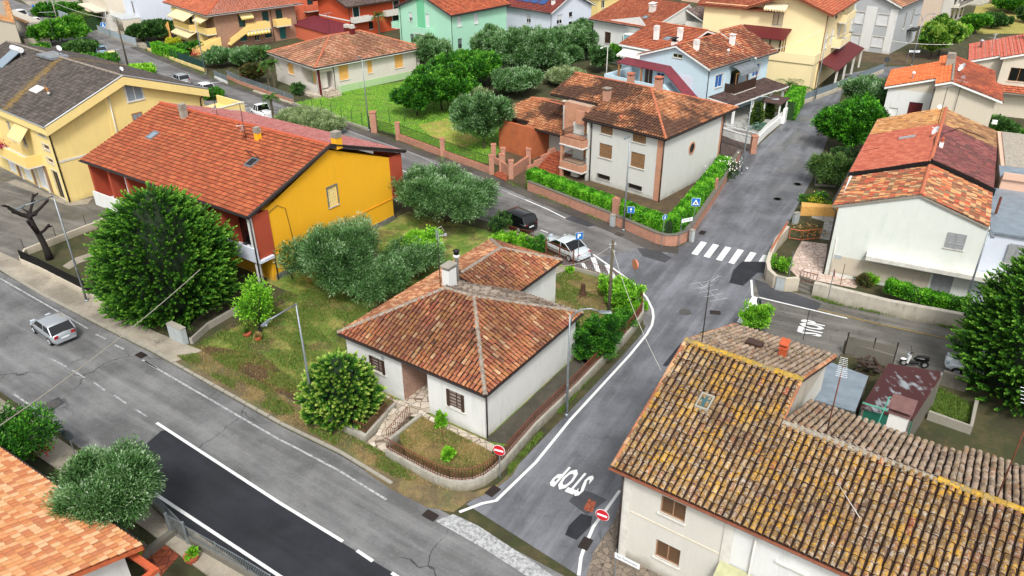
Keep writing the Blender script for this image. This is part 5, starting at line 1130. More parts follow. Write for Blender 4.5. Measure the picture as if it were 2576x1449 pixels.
# ================================================================ lichened old house, bottom right
def old_house():
    F = Fr(q('b3',716,1300),-35.9);B = Bld('old_house','long white old house with uneven lichen-covered barrel tile roof',F,'house');t = B.t
    for a,b,pn in ((('b3',1010,915),('b3',1158,1105),'blind_brown'),(('b3',975,1205),('b3',1120,1395),'blind_brown'),(('b4',235,1278),('b4',412,1440),'roller_white')): B.win('X',0,q(*a),q(*b),'glass','shutter_top',pn)
    B.win('X',0,rec=(-5.9,-5.1,.1,2.1),kind='glass1',fr='wood',sill=None,name='door')
    B.block(-4.84,0,0,13.3,0,5.15,gable=('y',5.15,-2));B.finish('wall_offwhite');B.block(-26,-4.85,.02,8.8,0,5.15);B.finish('wall_white')
    # gable infill walls between slopes
    m = MB();zE,sl = 5.35,.415
    m.prism([F.w(.0,0,5.15),F.w(0,13.3,5.15),F.w(0,6.5,8.0)],0,up=-F.ex*.2);m.prism([F.w(-4.85,3,5.15),F.w(-4.85,13.3,5.15),F.w(-4.85,6.5,8.05)],0,up=F.ex*.2);m.build('gable_wall','wall_dirty',t)
    B.lbox('corner_strip','offwhite',[(-.45,0,-.04,0,0,5.1),(-5.1,-4.7,-.06,0,0,5.1)]);B.lbox('string_course','wall_cream',[(-4.7,-.45,-.03,0,2.95,3.02)])
    zl = 8.2;y1 = 6.5;xs = -5.15
    f1 = [F.w(.42,-.35,zE),F.w(xs,-.35,zE),F.w(xs,y1,zl),F.w(.42,y1,zl)];b1 = [F.w(xs,13.8,5.35),F.w(.42,13.8,5.35),F.w(.42,y1,zl),F.w(xs,y1,zl)]
    z2 = 7.3;y2 = 4.35
    f2 = [F.w(xs,-.35,zE),F.w(-26,-.35,zE),F.w(-26,y2,z2),F.w(xs,y2,z2)];b2 = [F.w(-11.8,9.2,5.35),F.w(xs,9.2,5.35),F.w(xs,y2,z2),F.w(-11.8,y2,z2)];b3 = [F.w(-26,10.4,4.9),F.w(-11.8,10.4,4.9),F.w(-11.8,y2,z2),F.w(-26,y2,z2)]
    root = make_roof(t,[f1,f2,(b1,'tile_old_back|coppi_big'),(b2,'tile_old_back|coppi_big'),(b3,'tile_old_back|coppi_big')],'coppi_big','tile_old',ridges=[],gutters=[[F.w(.5,-.43,zE),F.w(-26,-.43,zE)]],gut='gutter_copper',thick=.12,under='tile_under')
    m = MB();ridge(m,F.w(.42,y1,zl+.06),F.w(xs,y1,zl+.06),.16);m.build('ridge_tiles','tile_lichen',root,attr=True)
    m = MB();m.box(F,-8.6,xs,y2-.16,y2+.16,z2-.02,z2+.1);m.box(F,-11.2,-8.6,y2-.13,y2+.13,z2,z2+.08);m.build('mortar_ridge','mortar',root)
    m = MB();ridge(m,F.w(-11.2,y2,z2+.06),F.w(-26,y2,z2+.06),.15);m.build('ridge_tiles','tile_lichen',root,attr=True)
    # verges of single larger tiles
    for x,ya,za,yb,zb,mt in ((.38,-.35,zE,y1,zl,'tile_target_side'),(xs+.08,y2+.1,z2-.1,y1,zl,'tile_target_side'),(xs+.08,13.7,5.4,y1,zl,'tile_target_side'),(.38,13.7,5.4,y1,zl,'tile_target_side')):
        m = MB();ridge(m,F.w(x,ya,za+.07),F.w(x,yb,zb+.07),.11);m.build('verge_tiles',mt,root,attr=True)
    B.pipe(-.05,-.12,0,5.2,r=.055);tube_part(t,'downpipe',[F.w(-6.0,-.1,5.1),F.w(-6.0,-.1,0)],.05,'offwhite')
    # skylight, chimneys, aerials
    def rz(y,z0=zE): return z0+sl*(y+.35)
    p = q('b3',1292,312);x,y = F.Z(p,7)
    for _ in range(12): x,y = F.Z(p,rz(y)+.1)
    skylight(B,x,y,rz(y)+.02,.62,.75,math.atan(sl),mat='glass_dusk',fr='concrete')
    chimney(B,-3.35,9.8,6.5,.95,.34,'orange_clay','orange_clay','hood');B.lbox('roof_box','wood_dark',[(-2.3,-1.5,9.6,10.1,6.8,7.25)])
    antenna(B,-.25,6.9,8.1,3.4,'yagi+vhf',48,1.7);antenna(B,-6.9,4.6,7.2,3.6,'yagi',65,1.4,mast='rust');antenna(B,-13.2,4.6,7.2,4.8,'vhf',60,1.0,mast='rust');
    chimney(B,-9.0,9.6,4.0,2.3,.8,'wall_white','hood_brown','hood')
    awn(B,'canopy',[(-6.3,-1.0,2.15),(-4.75,-1.0,2.15),(-4.75,-.05,2.7),(-6.3,-.05,2.7)],'board_canopy')
    tube_part(t,'cable',[F.w(-8,2.6,6.8),F.w(-9.2,1.6,6.4)],.014,'offwhite')
    return F,B
flat('board_canopy','a8a880',.4,.15)
FO,BO = old_house()
def bl_house():
    F = Fr(q('b1',940,1255),-33,3.0);B = Bld('bungalow','bungalow with clean salmon and peach tile roof at the lower left',F,'house');t = B.t
    P = [F.w(18,.0,3.0),F.w(0,.0,3.0),F.w(0,-7.5,5.7),F.w(18,-7.5,5.7)]
    root = make_roof(t,[P],'port','tile_new',gutters=[[F.w(-.1,.1,3.0),F.w(18,.1,3.0)]],thick=.2,under='rust_orange')
    B.block(.6,18,-12,-.6,0,2.9);B.finish('wall_white');m = MB();m.prism([F.w(.6,-.6,2.9),F.w(.6,-12,2.9),F.w(.6,-7.5,5.4)],0,up=F.ex*.2);m.build('gable_wall','wall_white',t)
    B.lbox('porch_beam','orange_clay',[(-1.1,.6,-.4,-.15,2.3,2.5),(-1.1,-.85,-3,-.4,2.3,2.5)]);B.lbox('porch_post','concrete',[(-1.1,-.8,-.5,-.2,0,2.3),(-1.1,-.8,-3.2,-2.9,0,2.3)])
    return F,B
FL,BL = bl_house()
# ================================================================ light blue house
def blue_house():
    F = Fr(q('t3',1480,738),-46.5,2.9);B = Bld('two_storey_house','light blue two-storey house with gabled weathered tile roof and blue shutters',F,'house');t = B.t
    B.win('X',0,rec=(3.75,5.15,7.0,7.5),kind='glass',fr='offwhite',holes=False);B.win('X',0,rec=(6.2,7.4,3.4,4.8),kind='glass',fr='offwhite',pane='glass_blue');B.win('X',0,rec=(8.0,9.3,2.9,5.0),kind='glass',fr='offwhite',pane='wood_dark',sill=None,name='door')
    B.win('Y',0,rec=(1.8,3.4,3.75,5.3),kind='glass',fr='offwhite',pane='blue',surround='offwhite');B.win('Y',0,rec=(10.3,12.0,3.6,5.1),kind='glass',fr='offwhite',pane='blue',surround='offwhite');B.win('Y',0,rec=(5.2,7.2,3.0,5.2),kind='glass',fr='wood_dark',sill=None)
    B.block(0,10.2,0,14.0,0,6.4,gable=('y',8.2,5));B.finish('wall_lightblue');B.lbox('inset_panel','wall_bluewhite',[(2.1,3.9,-.03,0,3.0,5.1)])
    # balcony box with dark wood front and awning
    o = B.lbox('balcony','offwhite',[(-1.5,0,4.0,9.0,2.72,2.9)]);m = MB();n = 38
    for i in range(n): y = 4.05+4.9*i/n;m.box(F,-1.48,-1.42,y,y+.09,2.9,4.0)
    for i in range(11): x = -1.42+1.4*i/11;m.box(F,x,x+.09,4.02,4.08,2.9,4.0)
    m.box(F,-1.5,-1.4,4.0,9.0,4.0,4.08);m.build('railing','wood_dark',o);m = MB()
    for y in (4.1,6.5,8.9): m.box(F,-1.45,-1.37,y,y+.08,4.08,5.3)
    m.box(F,-1.45,-1.37,4.1,8.98,5.3,5.38);m.build('frame','wood',o)
    m = MB();pr = [(-1.75,5.0),(-1.55,5.5),(-1.1,5.8),(-.5,5.95),(0,5.98)]
    for (xa,za),(xb,zb) in zip(pr[:-1],pr[1:]): m.hexa([F.w(xa,4.6,za),F.w(xb,4.6,zb),F.w(xb,8.7,zb),F.w(xa,8.7,za),F.w(xa,4.6,za+.03),F.w(xb,4.6,zb+.03),F.w(xb,8.7,zb+.03),F.w(xa,8.7,za+.03)])
    m.build('awning','galv',t)
    # roofs: front gable and a second, offset gable behind
    A = lambda x,y,z: F.w(x,y,z)
    g1 = [[A(-.5,9.3,6.45),A(-.5,-.4,6.45),A(4.7,-.4,8.45),A(4.7,9.3,8.45)],[A(-.9,14.6,6.3),A(-.9,9.3,6.3),A(4.9,9.3,8.75),A(4.9,14.6,8.75)]]
    g2 = [([A(10.6,-.4,6.45),A(10.6,14.6,6.45),A(4.7,14.6,8.45),A(4.7,-.4,8.45)],'tile_orange|marsi'),([A(16.5,3.0,6.4),A(16.5,15,6.4),A(10.5,15,8.0),A(10.5,3.0,8.0)],'tile_orange|marsi')]
    g2 = [([A(4.7,-.4,8.45),A(10.6,-.4,6.45),A(10.6,14.6,6.45),A(4.7,14.6,8.45)][1:]+[A(4.7,-.4,8.45)],'tile_orange|marsi')]
    wing = [([A(15.8,3.3,6.5),A(9.6,3.3,6.5),A(8.0,10,8.3),A(14.0,10,8.3)],'tile_orange|marsi'),([A(16.3,3.2,6.45),A(7.2,3.2,6.45),A(7.2,10.2,8.4),A(16.3,10.2,8.4)],'tile_orange|marsi'),([A(7.2,17.2,6.4),A(16.3,17.2,6.4),A(16.3,10.2,8.4),A(7.2,10.2,8.4)],'tile_orange|marsi')]
    make_roof(t,g1+g2+wing[1:],'marsi','tile_blue_front',ridges=[(A(4.7,-.4,8.5),A(4.7,9.3,8.5)),(A(4.9,9.3,8.8),A(4.9,14.6,8.8)),(A(7.2,10.2,8.45),A(16.3,10.2,8.45))],gutters=[[A(-.55,-.4,6.45),A(-.55,9.3,6.45)],[A(-.95,9.3,6.3),A(-.95,14.6,6.3)]],thick=.2,under='white')
    B.block(7.4,15.9,3.6,16.8,0,6.35);B.finish('wall_lightblue')
    B.lbox('gable_verge','white',[(-.2,10.3,9.15,9.28,5.9,6.3)]);B.pipe(-.1,.1,.3,6.3);B.pipe(-.12,9.1,3,6.3)
    for x,y,st in ((3.2,1.8,'louvre'),(6.0,1.2,'hood'),(2.4,8.5,'slab'),(9.0,6.6,'louvre'),(12.0,5.6,'louvre')): chimney(B,x,y,7.3,1.3,.55,'white','white' if st != 'hood' else 'black',st)
    vent(B,.9,5.4,6.8,'white',.8);skylight(B,10.8,6.5,7.35,.9,.9,.28)
    # canopy of dark shingles round the corner
    C_ = [A(-3.4,10.6,2.5),A(-3.4,.9,2.5),A(-.05,.4,2.95),A(-.05,13.5,2.95)];make_roof(t,[(C_,'tile_shingle|flat')],'flat','tile_shingle',thick=.15,under='white')
    C2 = [A(-3.6,13.6,2.5),A(-3.6,10.6,2.5),A(-.05,10.6,2.95),A(-.05,13.6,2.95)];make_roof(t,[(C2,'tile_shingle|flat')],'flat','tile_shingle',thick=.15,under='white')
    B.lbox('column','white',[(-3.2,-2.95,y,y+.25,0,2.35) for y in (1.6,5.8,10,13.1)])
    # covered stair on the left with maroon roof
    m = MB();m.hexa([A(1.2,-1.5,.2),A(5.3,-1.5,3.2),A(5.3,-.02,3.2),A(1.2,-.02,.2),A(1.2,-1.5,.9),A(5.3,-1.5,3.9),A(5.3,-.02,3.9),A(1.2,-.02,.9)]);m.build('stair','wall_lightblue',t)
    m = MB();m.hexa([A(.9,-1.7,2.5),A(5.3,-1.7,5.55),A(5.3,-.02,5.75),A(.9,-.02,2.7),A(.9,-1.7,2.58),A(5.3,-1.7,5.63),A(5.3,-.02,5.83),A(.9,-.02,2.78)]);m.hexa([A(5.3,-1.9,5.45),A(12.4,-1.9,5.45),A(12.4,0,5.8),A(5.3,0,5.8),A(5.3,-1.9,5.53),A(12.4,-1.9,5.53),A(12.4,0,5.88),A(5.3,0,5.88)]);m.build('canopy','maroon_roof',t)
    B.lbox('terrace','wall_lightblue',[(5.3,13.4,-2.6,0,0,3.0),(5.3,13.6,-2.75,-2.6,0,4.0),(13.4,13.6,-2.6,3,0,4.0)]);B.lbox('post','wood',[(12.0,12.2,-1.8,-1.6,3,5.5),(8.4,8.6,-1.8,-1.6,3,5.5)])
    awn(B,'awning',[(11.0,1.8,5.4),(15.5,1.8,5.4),(15.5,3.5,6.0),(11.0,3.5,6.0)],'offwhite')
    return F,B
tiles('tile_shingle',['4a3632','54403a','402e2c','5c4640'],None,.2,2,0,.3)
FBL,BBL = blue_house()
# ================================================================ yellow back house
plaster('wall_yb','f2dfae',.12)
def yellow_back():
    F = Fr(q('t4',520,672),-33.5);B = Bld('apartment_house','tall cream-yellow house with maroon canopies and glazed roof-terrace room',F,'house');t = B.t
    B.win('X',0,rec=(5.7,7.1,8.0,9.9),kind='glass',fr='wood_dark',pane='curtain');B.win('X',-.8,rec=(4.6,5.8,1.0,2.4),kind='roller',fr='wood_dark',holes=False)
    for y in (1.2,4.6,9.0,12.5): B.win('Y',0,rec=(y,y+1.5,5.2,7.3),kind='roller',fr='roller_white')
    for y in (5.0,9.0): B.win('Y',0,rec=(y,y+1.4,8.6,10.0),kind='glass',fr='wood_dark')
    B.block(0,17,0,17,0,10.2);B.finish('wall_yb');B.block(0.2,14,-.8,0,0,4.5);B.finish('wall_yb')
    B.lbox('terrace_parapet','wall_yb',[(-.1,11,-3.2,-3.05,4.0,5.2),(-.1,.05,-3.05,0,4.0,5.2)]);B.lbox('terrace','wall_yb',[(0.05,11,-3.05,-.8,0,4.5)])
    B.lbox('veranda','curtain',[(4.9,10.5,-2.6,-.1,4.5,6.6)]);B.lbox('veranda_post','wood_dark',[(x,x+.15,-2.68,-2.6,4.5,6.7) for x in (4.85,6.2,7.6,9.0,10.4)]+[(4.8,4.86,y,y+.15,4.5,6.7) for y in (-2.6,-1.4,-.2)])
    m = MB();m.hexa([F.w(4.3,-3.3,6.7),F.w(11,-3.3,6.7),F.w(11,0,7.6),F.w(4.3,0,7.6),F.w(4.3,-3.3,6.8),F.w(11,-3.3,6.8),F.w(11,0,7.7),F.w(4.3,0,7.7)]);m.build('veranda_roof','maroon',t)
    for y0,y1,z0 in ((6,12,4.9),(7,12.5,8.1)): balc(B,-1.2,0,y0,y1,z0-.2,z0+.85,'wall_yb')
    pl,rg = gab(F,-1.0,3.2,-.9,17.5,9.9,11.2,'y',1.9)
    A = F.w;P1 = [A(-.9,18,10.0),A(-.9,-1,10.0),A(5,-1,12.2),A(5,18,12.2)];P2 = [A(10.9,-1,10.0),A(10.9,18,10.0),A(5,18,12.2),A(5,-1,12.2)];P3 = [A(18,-.6,9.9),A(7,-.6,9.9),A(7,7,12),A(18,7,12)]
    make_roof(t,[P1,P2,P3],'marsi','tile_orange',ridges=[(A(5,-1,12.25),A(5,18,12.25))],gutters=[[A(-.95,-1,10),A(-.95,18,10)]],gut='gutter_copper',thick=.2,under='gutter_copper');m = MB();m.prism([A(0,0,10.2),A(10,0,10.2),A(5,0,12)],0,up=F.ey*.3);m.build('gable_wall','wall_yb',t)
    awn(B,'awning',[(5.2,-1.3,10.2),(8.2,-1.3,10.2),(8.2,0,10.9),(5.2,0,10.9)],'awning_cream','offwhite')
    C_ = [A(-2.6,17,2.8),A(-2.6,.3,2.8),A(0,.3,3.7),A(0,17,3.7)];m = MB();m.prism([p-[0,0,.08] for p in C_],.1);m.build('canopy','maroon',t);B.lbox('column','offwhite',[(-2.5,-2.25,y,y+.25,0,2.7) for y in (1,6,11.5,16.5)]);B.pipe(-.08,0,0,10,'gutter_copper')
    B.lbox('air_conditioner','white',[(3.4,4.2,-1.1,-.8,1.6,2.2)]);return F,B
FYB,BYB = yellow_back()
def grey_house():
    F = Fr(q('t4',1080,408),-41);B = Bld('apartment_house','grey and white block with white roller shutters and soot-stained corner',F,'house');t = B.t
    for r_ in ((1.2,2.9,4.3,6.0),(1.2,3.0,.9,2.5),(5.0,6.4,4.2,6.0),(5.0,6.4,.2,2.4)): B.win('X',0,rec=r_,kind='roller',fr='roller_white',surround='offwhite')
    for y in (4.6,8.6): B.win('Y',0,rec=(y,y+1.2,3.2,5.8),kind='glass',fr='offwhite')
    B.win('Y',0,rec=(8.6,9.8,.2,2.3),kind='roller',fr='roller_white',sill=None,name='door')
    B.block(0,9,0,13.5,0,7.4,gable=('y',9.2,4.5));B.finish('wall_grey');B.lbox('wall_panel','wall_white',[(-.05,1.1,-.06,0,0,6.9),(3.2,4.9,-.06,0,0,7.0),(6.6,9,-.06,0,0,7.0)]);balc(B,6.2,7.4,-1,0,3.1,3.2,'wall_grey');B.railing('railing',[(6.2,-.95),(7.4,-.95)],3.1)
    pl,rg = gab(F,-.6,9.6,-.6,14.1,7.4,9.5,'y');make_roof(t,pl,'marsi','tile_pale',ridges=rg,gutters=[[F.w(-.65,-.6,7.4),F.w(-.65,14,7.4)]],thick=.2,under='white')
    B.lbox('canopy','dark',[(-1.2,0,7.4,10.6,2.6,2.75)]);return F,B
FG,BG = grey_house()
# ================================================================ houses with orange roofs on the far right
def right_houses():
    F = Fr(q('t4',1050,655),-28,5.3);B = Bld('two_storey_house','white house with bright orange left slope and rust-brown right slope',F,'house');t = B.t
    sl = .30;zr = 5.3+sl*6.45;A = F.w
    def P(x,y): z = zr-sl*abs(x+6.45);return A(x,y,z)
    y0L,y1 = 0,13.5
    planes = [[P(0,9.0),P(0,0),P(-4.95,0),P(-4.95,9.0)],[P(-4.95,12),P(-4.95,-2.6),P(-6.45,-2.6),P(-6.45,12)],([P(-11.6,-2.6),P(-11.6,5),P(-6.45,5),P(-6.45,-2.6)],'tile_rust|marsi'),([P(-11.0,5),P(-11.0,11),P(-6.45,11),P(-6.45,5)],'tile_rust|marsi')]
    make_roof(t,planes,'marsi','tile_brightorange',ridges=[(P(-6.45,-2.6)+[0,0,.05],P(-6.45,12)+[0,0,.05])],ridge_mat='ridge_grey',gutters=[[P(0.05,0),P(0.05,9)],[P(-11.65,-2.6),P(-11.65,5)]],thick=.2,under='white')
    B.win('X',.4,rec=(-4.3,-2.9,2.2,3.9),kind='roller',fr='maroon',pane='wood_dark');B.win('X',.4,rec=(-1.9,-1.0,.8,3.0),kind='roller',fr='white',sill=None,name='door')
    B.block(-11,-.4,.4,11,0,5.1);B.finish('wall_white');B.lbox('side_wall','wall_cream',[(-11,-5.1,-2.0,.4,0,5.3)])
    m = MB();m.prism([A(-11,-2.0,5.3),A(-5.1,-2.0,5.3),A(-5.1,-2,6.6),A(-6.45,-2.0,7.0),A(-11,-2,5.7)],0,up=F.ey*.2);m.prism([A(-.4,.4,5.1),A(-5.1,.4,5.1),A(-5.1,.4,6.6)],0,up=F.ey*.2);m.build('gable_wall','wall_cream',t)
    chimney(B,-6.0,6.2,6.8,1.2,.8,'concrete','concrete','louvre');vent(B,-2.6,1.8,6.0,'white',.8,.12);make_dish(t,P(-7.4,2.6)+[0,0,.7],175,.5);antenna(B,-7.4,-2.2,4.0,3.8,'yagi+vhf',60)
    B.lbox('air_conditioner','white',[(-11.7,-11.2,-2.3,-2.0,3.2,3.6)]);B.pipe(-5.0,-2.1,0,6.2)
    F2 = Fr(q('t4',1680,460),-28,6.0);B2 = Bld('two_storey_house','white house with red-orange roof ribbed by pale lines, far right',F2,'house',group=None);t2_ = B2.t;A = F2.w
    def Q(x,y): return A(x,y,6+.3*(-x))
    pl = [[Q(0,11),Q(0,0),Q(-3.2,0),Q(-3.2,11)],[Q(-3.2,11),Q(-3.2,-1.2),Q(-9,-1.2),Q(-9,11)],([A(-18,-1.2,6),A(-18,11,6),Q(-9,11),Q(-9,-1.2)],'tile_rust|marsi')]
    make_roof(t2_,pl,'marsi','tile_whiteline',gutters=[[Q(.05,0),Q(.05,11)]],thick=.2,under='white');m = MB()
    for i in range(13):
        x = -.7*i-.3;m.tube([Q(x,0 if x > -3.2 else -1.2)+[0,0,.09],Q(x,11)+[0,0,.09]],.035,4)
    m.build('roof_ribs','ridge_pale',t2_)
    B2.win('X',-.8,rec=(-6.6,-4.6,4.3,5.9),kind='glass',fr='wood',pane='glass_dark');B2.block(-17,-.4,.4,10.5,0,5.9);B2.finish('wall_cream');B2.block(-17,-3.6,-.8,.4,0,6.6);B2.finish('wall_cream')
    m = MB();m.prism([A(-.4,.4,5.9),A(-3.6,.4,5.9),A(-3.6,.4,6.9)],0,up=F2.ey*.2);m.prism([A(-3.6,-.8,6.6),A(-17,-.8,6.6),A(-9,-.8,8.5),A(-3.6,-.8,6.9)],0,up=F2.ey*.2);m.build('gable_wall','wall_cream',t2_)
    c_ = [A(-3.7,-1.9,3.1),A(-9,-1.9,3.1),A(-9,-.8,3.7),A(-3.7,-.8,3.7)];make_roof(t2_,[(c_,'tile_orange|marsi')],'marsi','tile_orange',thick=.12)
    chimney(B2,-6.5,7.5,7.7,2.2,.9,'wall_white','concrete','louvre');chimney(B2,-7.2,2.2,7.9,2.0,.7,'wall_white','concrete','louvre');vent(B2,-1.2,7,6.3,'alu',1.0,.15);antenna(B2,-2.2,2,6.5,2.6,'yagi+vhf',45,mast='alu')
    return F,F2
tiles('tile_brightorange',['d9703c','d06630','e07c48','c85f30'],None,.2,2,0,.15);tiles('tile_rust',['a84c2c','b85a34','96402a','c0643c'],None,.2,1,.4,.35);flat('ridge_pale','e0a898',.8)
FR2,FR1 = right_houses()
# ================================================================ background row at the top
def brown_house():
    F = Fr(q('c1',960,715),-48.5);B = Bld('apartment_house','brown brick apartment house with yellow balconies, outside stairs and cream awnings',F,'house');t = B.t;A = F.w
    for y,k in ((4.2,'door'),(8.6,0),(11.2,0)): B.win('Y',0,rec=(y,y+1.2,3.2 if k == 'door' else 3.6,5.3),kind='shutter',fr='shutter_green',sill=None if k else 'offwhite')
    B.win('Y',0,rec=(4.0,5.2,.9,2.2),kind='shutter',fr='shutter_teal');B.win('Y',0,rec=(6.6,7.5,.6,2.4),kind='glass',fr='offwhite');B.win('Y',0,rec=(8.6,9.9,.8,2.3),kind='shutter',fr='shutter_green');B.win('Y',0,rec=(11.4,12.6,.2,2.4),kind='shutter',fr='shutter_teal',sill=None)
    B.block(0,16,0,15,0,5.6);B.finish('brick_apart');B.block(4,16,-1.2,0,0,5.4);B.finish('wall_paleyellow')
    B.win('X',-1.2,rec=(6.5,7.8,3.6,5),kind='shutter',fr='shutter_green',holes=False);B.win('X',-1.2,rec=(11,12.3,3.6,5),kind='shutter',fr='shutter_green',holes=False)
    for x0,x1,y0,y1,z in ((-.1,4.0,-1.6,0,2.7),(5,12.8,-2.4,-1.2,2.7),(-.1,4,-1.6,0,.3)): balc(B,x0,x1,y0,y1,z,z+1.05,'balcony_yellow')
    for y0,y1,z in ((5.3,9.2,2.7),(10.4,13.2,2.7)): balc(B,-1.5,0,y0,y1,z,z+1.05,'balcony_yellow')
    m = MB();m.hexa([A(-1.5,1.6,0.9),A(-1.35,1.6,.9),A(-1.35,5.3,2.7),A(-1.5,5.3,2.7),A(-1.5,1.6,1.9),A(-1.35,1.6,1.9),A(-1.35,5.3,3.75),A(-1.5,5.3,3.75)]);m.hexa([A(-1.35,1.6,.7),A(0,1.6,.7),A(0,5.3,2.6),A(-1.35,5.3,2.6),A(-1.35,1.6,.9),A(0,1.6,.9),A(0,5.3,2.8),A(-1.35,5.3,2.8)]);m.build('outside_stair','balcony_yellow',t)
    m = MB();m.hexa([A(-1.4,-4.5,0),A(-1.2,-4.5,0),A(-1.2,0,0),A(-1.4,0,0),A(-1.4,-4.5,.9),A(-1.2,-4.5,.9),A(-1.2,0,2.4),A(-1.4,0,2.4)]);m.hexa([A(.2,-4.5,0),A(.4,-4.5,0),A(.4,0,0),A(.2,0,0),A(.2,-4.5,.9),A(.4,-4.5,.9),A(.4,0,2.4),A(.2,0,2.4)]);m.build('stair_wall','balcony_yellow',t)
    m = MB();m.hexa([A(13,-3.4,0),A(17.5,-3.4,0),A(17.5,-3.2,0),A(13,-3.2,0),A(13,-3.4,3.4),A(17.5,-3.4,.9),A(17.5,-3.2,.9),A(13,-3.2,3.4)]);m.build('stair_wall','board_orange',t)
    awn(B,'awning',[(5,-3.2,4.5),(12.8,-3.2,4.5),(12.8,-1.2,5.5),(5,-1.2,5.5)],'awning_cream');awn(B,'awning',[(.2,-2.2,4.7),(4,-2.2,4.7),(4,0,5.5),(.2,0,5.5)],'awning_cream');awn(B,'awning',[(4.6,-3.3,1.8),(12.4,-3.3,1.8),(12.4,-1.2,2.7),(4.6,-1.2,2.7)],'awning_cream')
    awn(B,'awning',[(-.9,6.7,4.7),(-.9,4.4,4.7),(0,4.4,5.4),(0,6.7,5.4)],'awning_yellow','offwhite');awn(B,'awning',[(-1.6,9.0,2.1),(-1.6,4.6,2.1),(-1.4,4.6,2.6),(-1.4,9,2.6)],'awning_yellow','offwhite');B.pipe(-.1,10.2,0,5.6)
    pl,rg,c = hip(F,-1,18.3,-1.6,16.2,5.95,9.2);make_roof(t,list(pl.values()),'coppi','tile_orange',ridges=rg,ridge_mat='tile_edge_ridge',gutters=[[c[0],c[1]],[c[0],c[3]]],thick=.2,under='white');chimney(B,3.0,6.5,7.4,1.4,.9,'chimney_brick','concrete','slab')
brown_house()
def red_house():
    F = Fr(q('c2',820,330),-44,2.6);B = Bld('two_storey_house','orange-red house with grey mottled roof and white balconies',F,'house');t = B.t;A = F.w
    for y,z in ((1.0,3.9),(10.2,4.2)): B.win('Y',0,rec=(y,y+1.3,z-.4,z+1.4),kind='shutter',fr='shutter_green',surround='white')
    B.win('Y',0,rec=(9.8,11.2,.6,2.8),kind='shutter',fr='shutter_green',surround='white');B.win('Y',0,rec=(4.2,5.2,.9,2.2),kind='glass',fr='wood_dark')
    B.block(0,9.5,0,14,0,5.6,gable=('y',7.1,5));B.finish('wall_redorange');B.lbox('string_course','white',[(-.04,9.5,-.04,0,2.9,3.1),(-.04,0,0,14,2.9,3.1)]);balc(B,-1.1,0,.3,4.4,2.75,3.5,'offwhite');balc(B,-1.3,0,7.6,14,3.0,3.8,'offwhite')
    pl,rg = gab(F,-1.0,10.4,-1,15,5.5,7.6,'y',5);make_roof(t,pl,'coppi','tile_redhouse',ridges=rg,ridge_mat='ridge_grey',thick=.2,under='wood_dark');B.pipe(-.1,.1,0,5.4)
    F = Fr(q('c2',40,540),-48);B = Bld('garage_shed','low shed with ribbed crimson metal roof behind the pale bungalow',F,'shed');m = MB()
    for i in range(30): m.hexa([F.w(-14+.5*i,0,2.3),F.w(-13.8+.5*i,0,2.3),F.w(-13.8+.5*i,5,3.1),F.w(-14+.5*i,5,3.1),F.w(-14+.5*i,0,2.42),F.w(-13.8+.5*i,0,2.42),F.w(-13.8+.5*i,5,3.22),F.w(-14+.5*i,5,3.22)])
    m.hexa([F.w(-14,0,2.3),F.w(1,0,2.3),F.w(1,5,3.1),F.w(-14,5,3.1),F.w(-14,0,2.36),F.w(1,0,2.36),F.w(1,5,3.16),F.w(-14,5,3.16)]);m.build('roof','maroon_roof',B.t);B.lbox('wall','wall_red',[(-13.8,.8,.2,4.8,0,2.25)])
    F = Fr(q('c2',130,400),-48);B = Bld('two_storey_house','salmon house with balcony behind a bare tree at the top',F,'house')
    B.win('Y',0,rec=(2,3.2,3.4,5.2),kind='shutter',fr='shutter_green');B.block(0,10,0,12,0,6.5);B.finish('wall_red');balc(B,-1.2,0,1,6,3,4,'wall_red');pl,rg,c = hip(F,-.6,10.6,-.6,12.6,6.5,8.8);make_roof(B.t,list(pl.values()),'marsi','tile_orange',ridges=rg)
red_house()
def green_house():
    F = Fr(q('t2',1490,420),-42);B = Bld('two_storey_house','mint green two-storey house with orange-brown gabled roof',F,'house');t = B.t;A = F.w
    B.win('Y',0,rec=(1.4,2.45,4.4,6.0),kind='roller',fr='roller_white');B.win('Y',0,rec=(5.3,6.35,4.3,5.9),kind='roller',fr='roller_white');B.win('Y',0,rec=(1.4,2.35,.9,2.5),kind='halfroller',fr='galv');B.win('Y',0,rec=(5.3,6.3,.9,2.5),kind='halfroller',fr='galv')
    B.win('X',0,rec=(9.35,10.2,4.4,5.8),kind='halfroller',fr='roller_white');B.win('X',0,rec=(9.3,10.2,.9,2.3),kind='halfroller',fr='galv');B.win('X',0,rec=(5.2,6.0,3.9,6.0),kind='roller',fr='roller_white',sill=None)
    B.block(0,12.8,0,13.3,0,6.4,gable=('y',8.8,6.4));B.finish('wall_green');B.lbox('wall_panel','wall_mint_deep',[(6.2,8.0,-.05,0,3.0,8.0),(4.4,8.1,-.06,0,.2,2.8)]);balc(B,4.2,8.2,-1.0,0,2.9,3.9,'wall_green')
    pl,rg = gab(F,-.6,13.4,-.5,13.9,6.45,9.0,'y',6.4);make_roof(t,pl,'marsi','tile_orangebrown',ridges=rg,gutters=[[F.w(-.65,-.5,6.4),F.w(-.65,13.8,6.4)]],thick=.2,under='fascia_dark');B.pipe(-.07,.05,0,6.3);B.pipe(12.3,-.08,0,6.5)
    balc(B,12.8,14.2,-.6,1.5,3.0,3.9,'wall_green')
plaster('wall_mint_deep','72c496',.1);tiles('tile_orangebrown',['c2603a','b05434','cf7048','a44c30'],None,.2,1.2,.2,.3)
green_house()
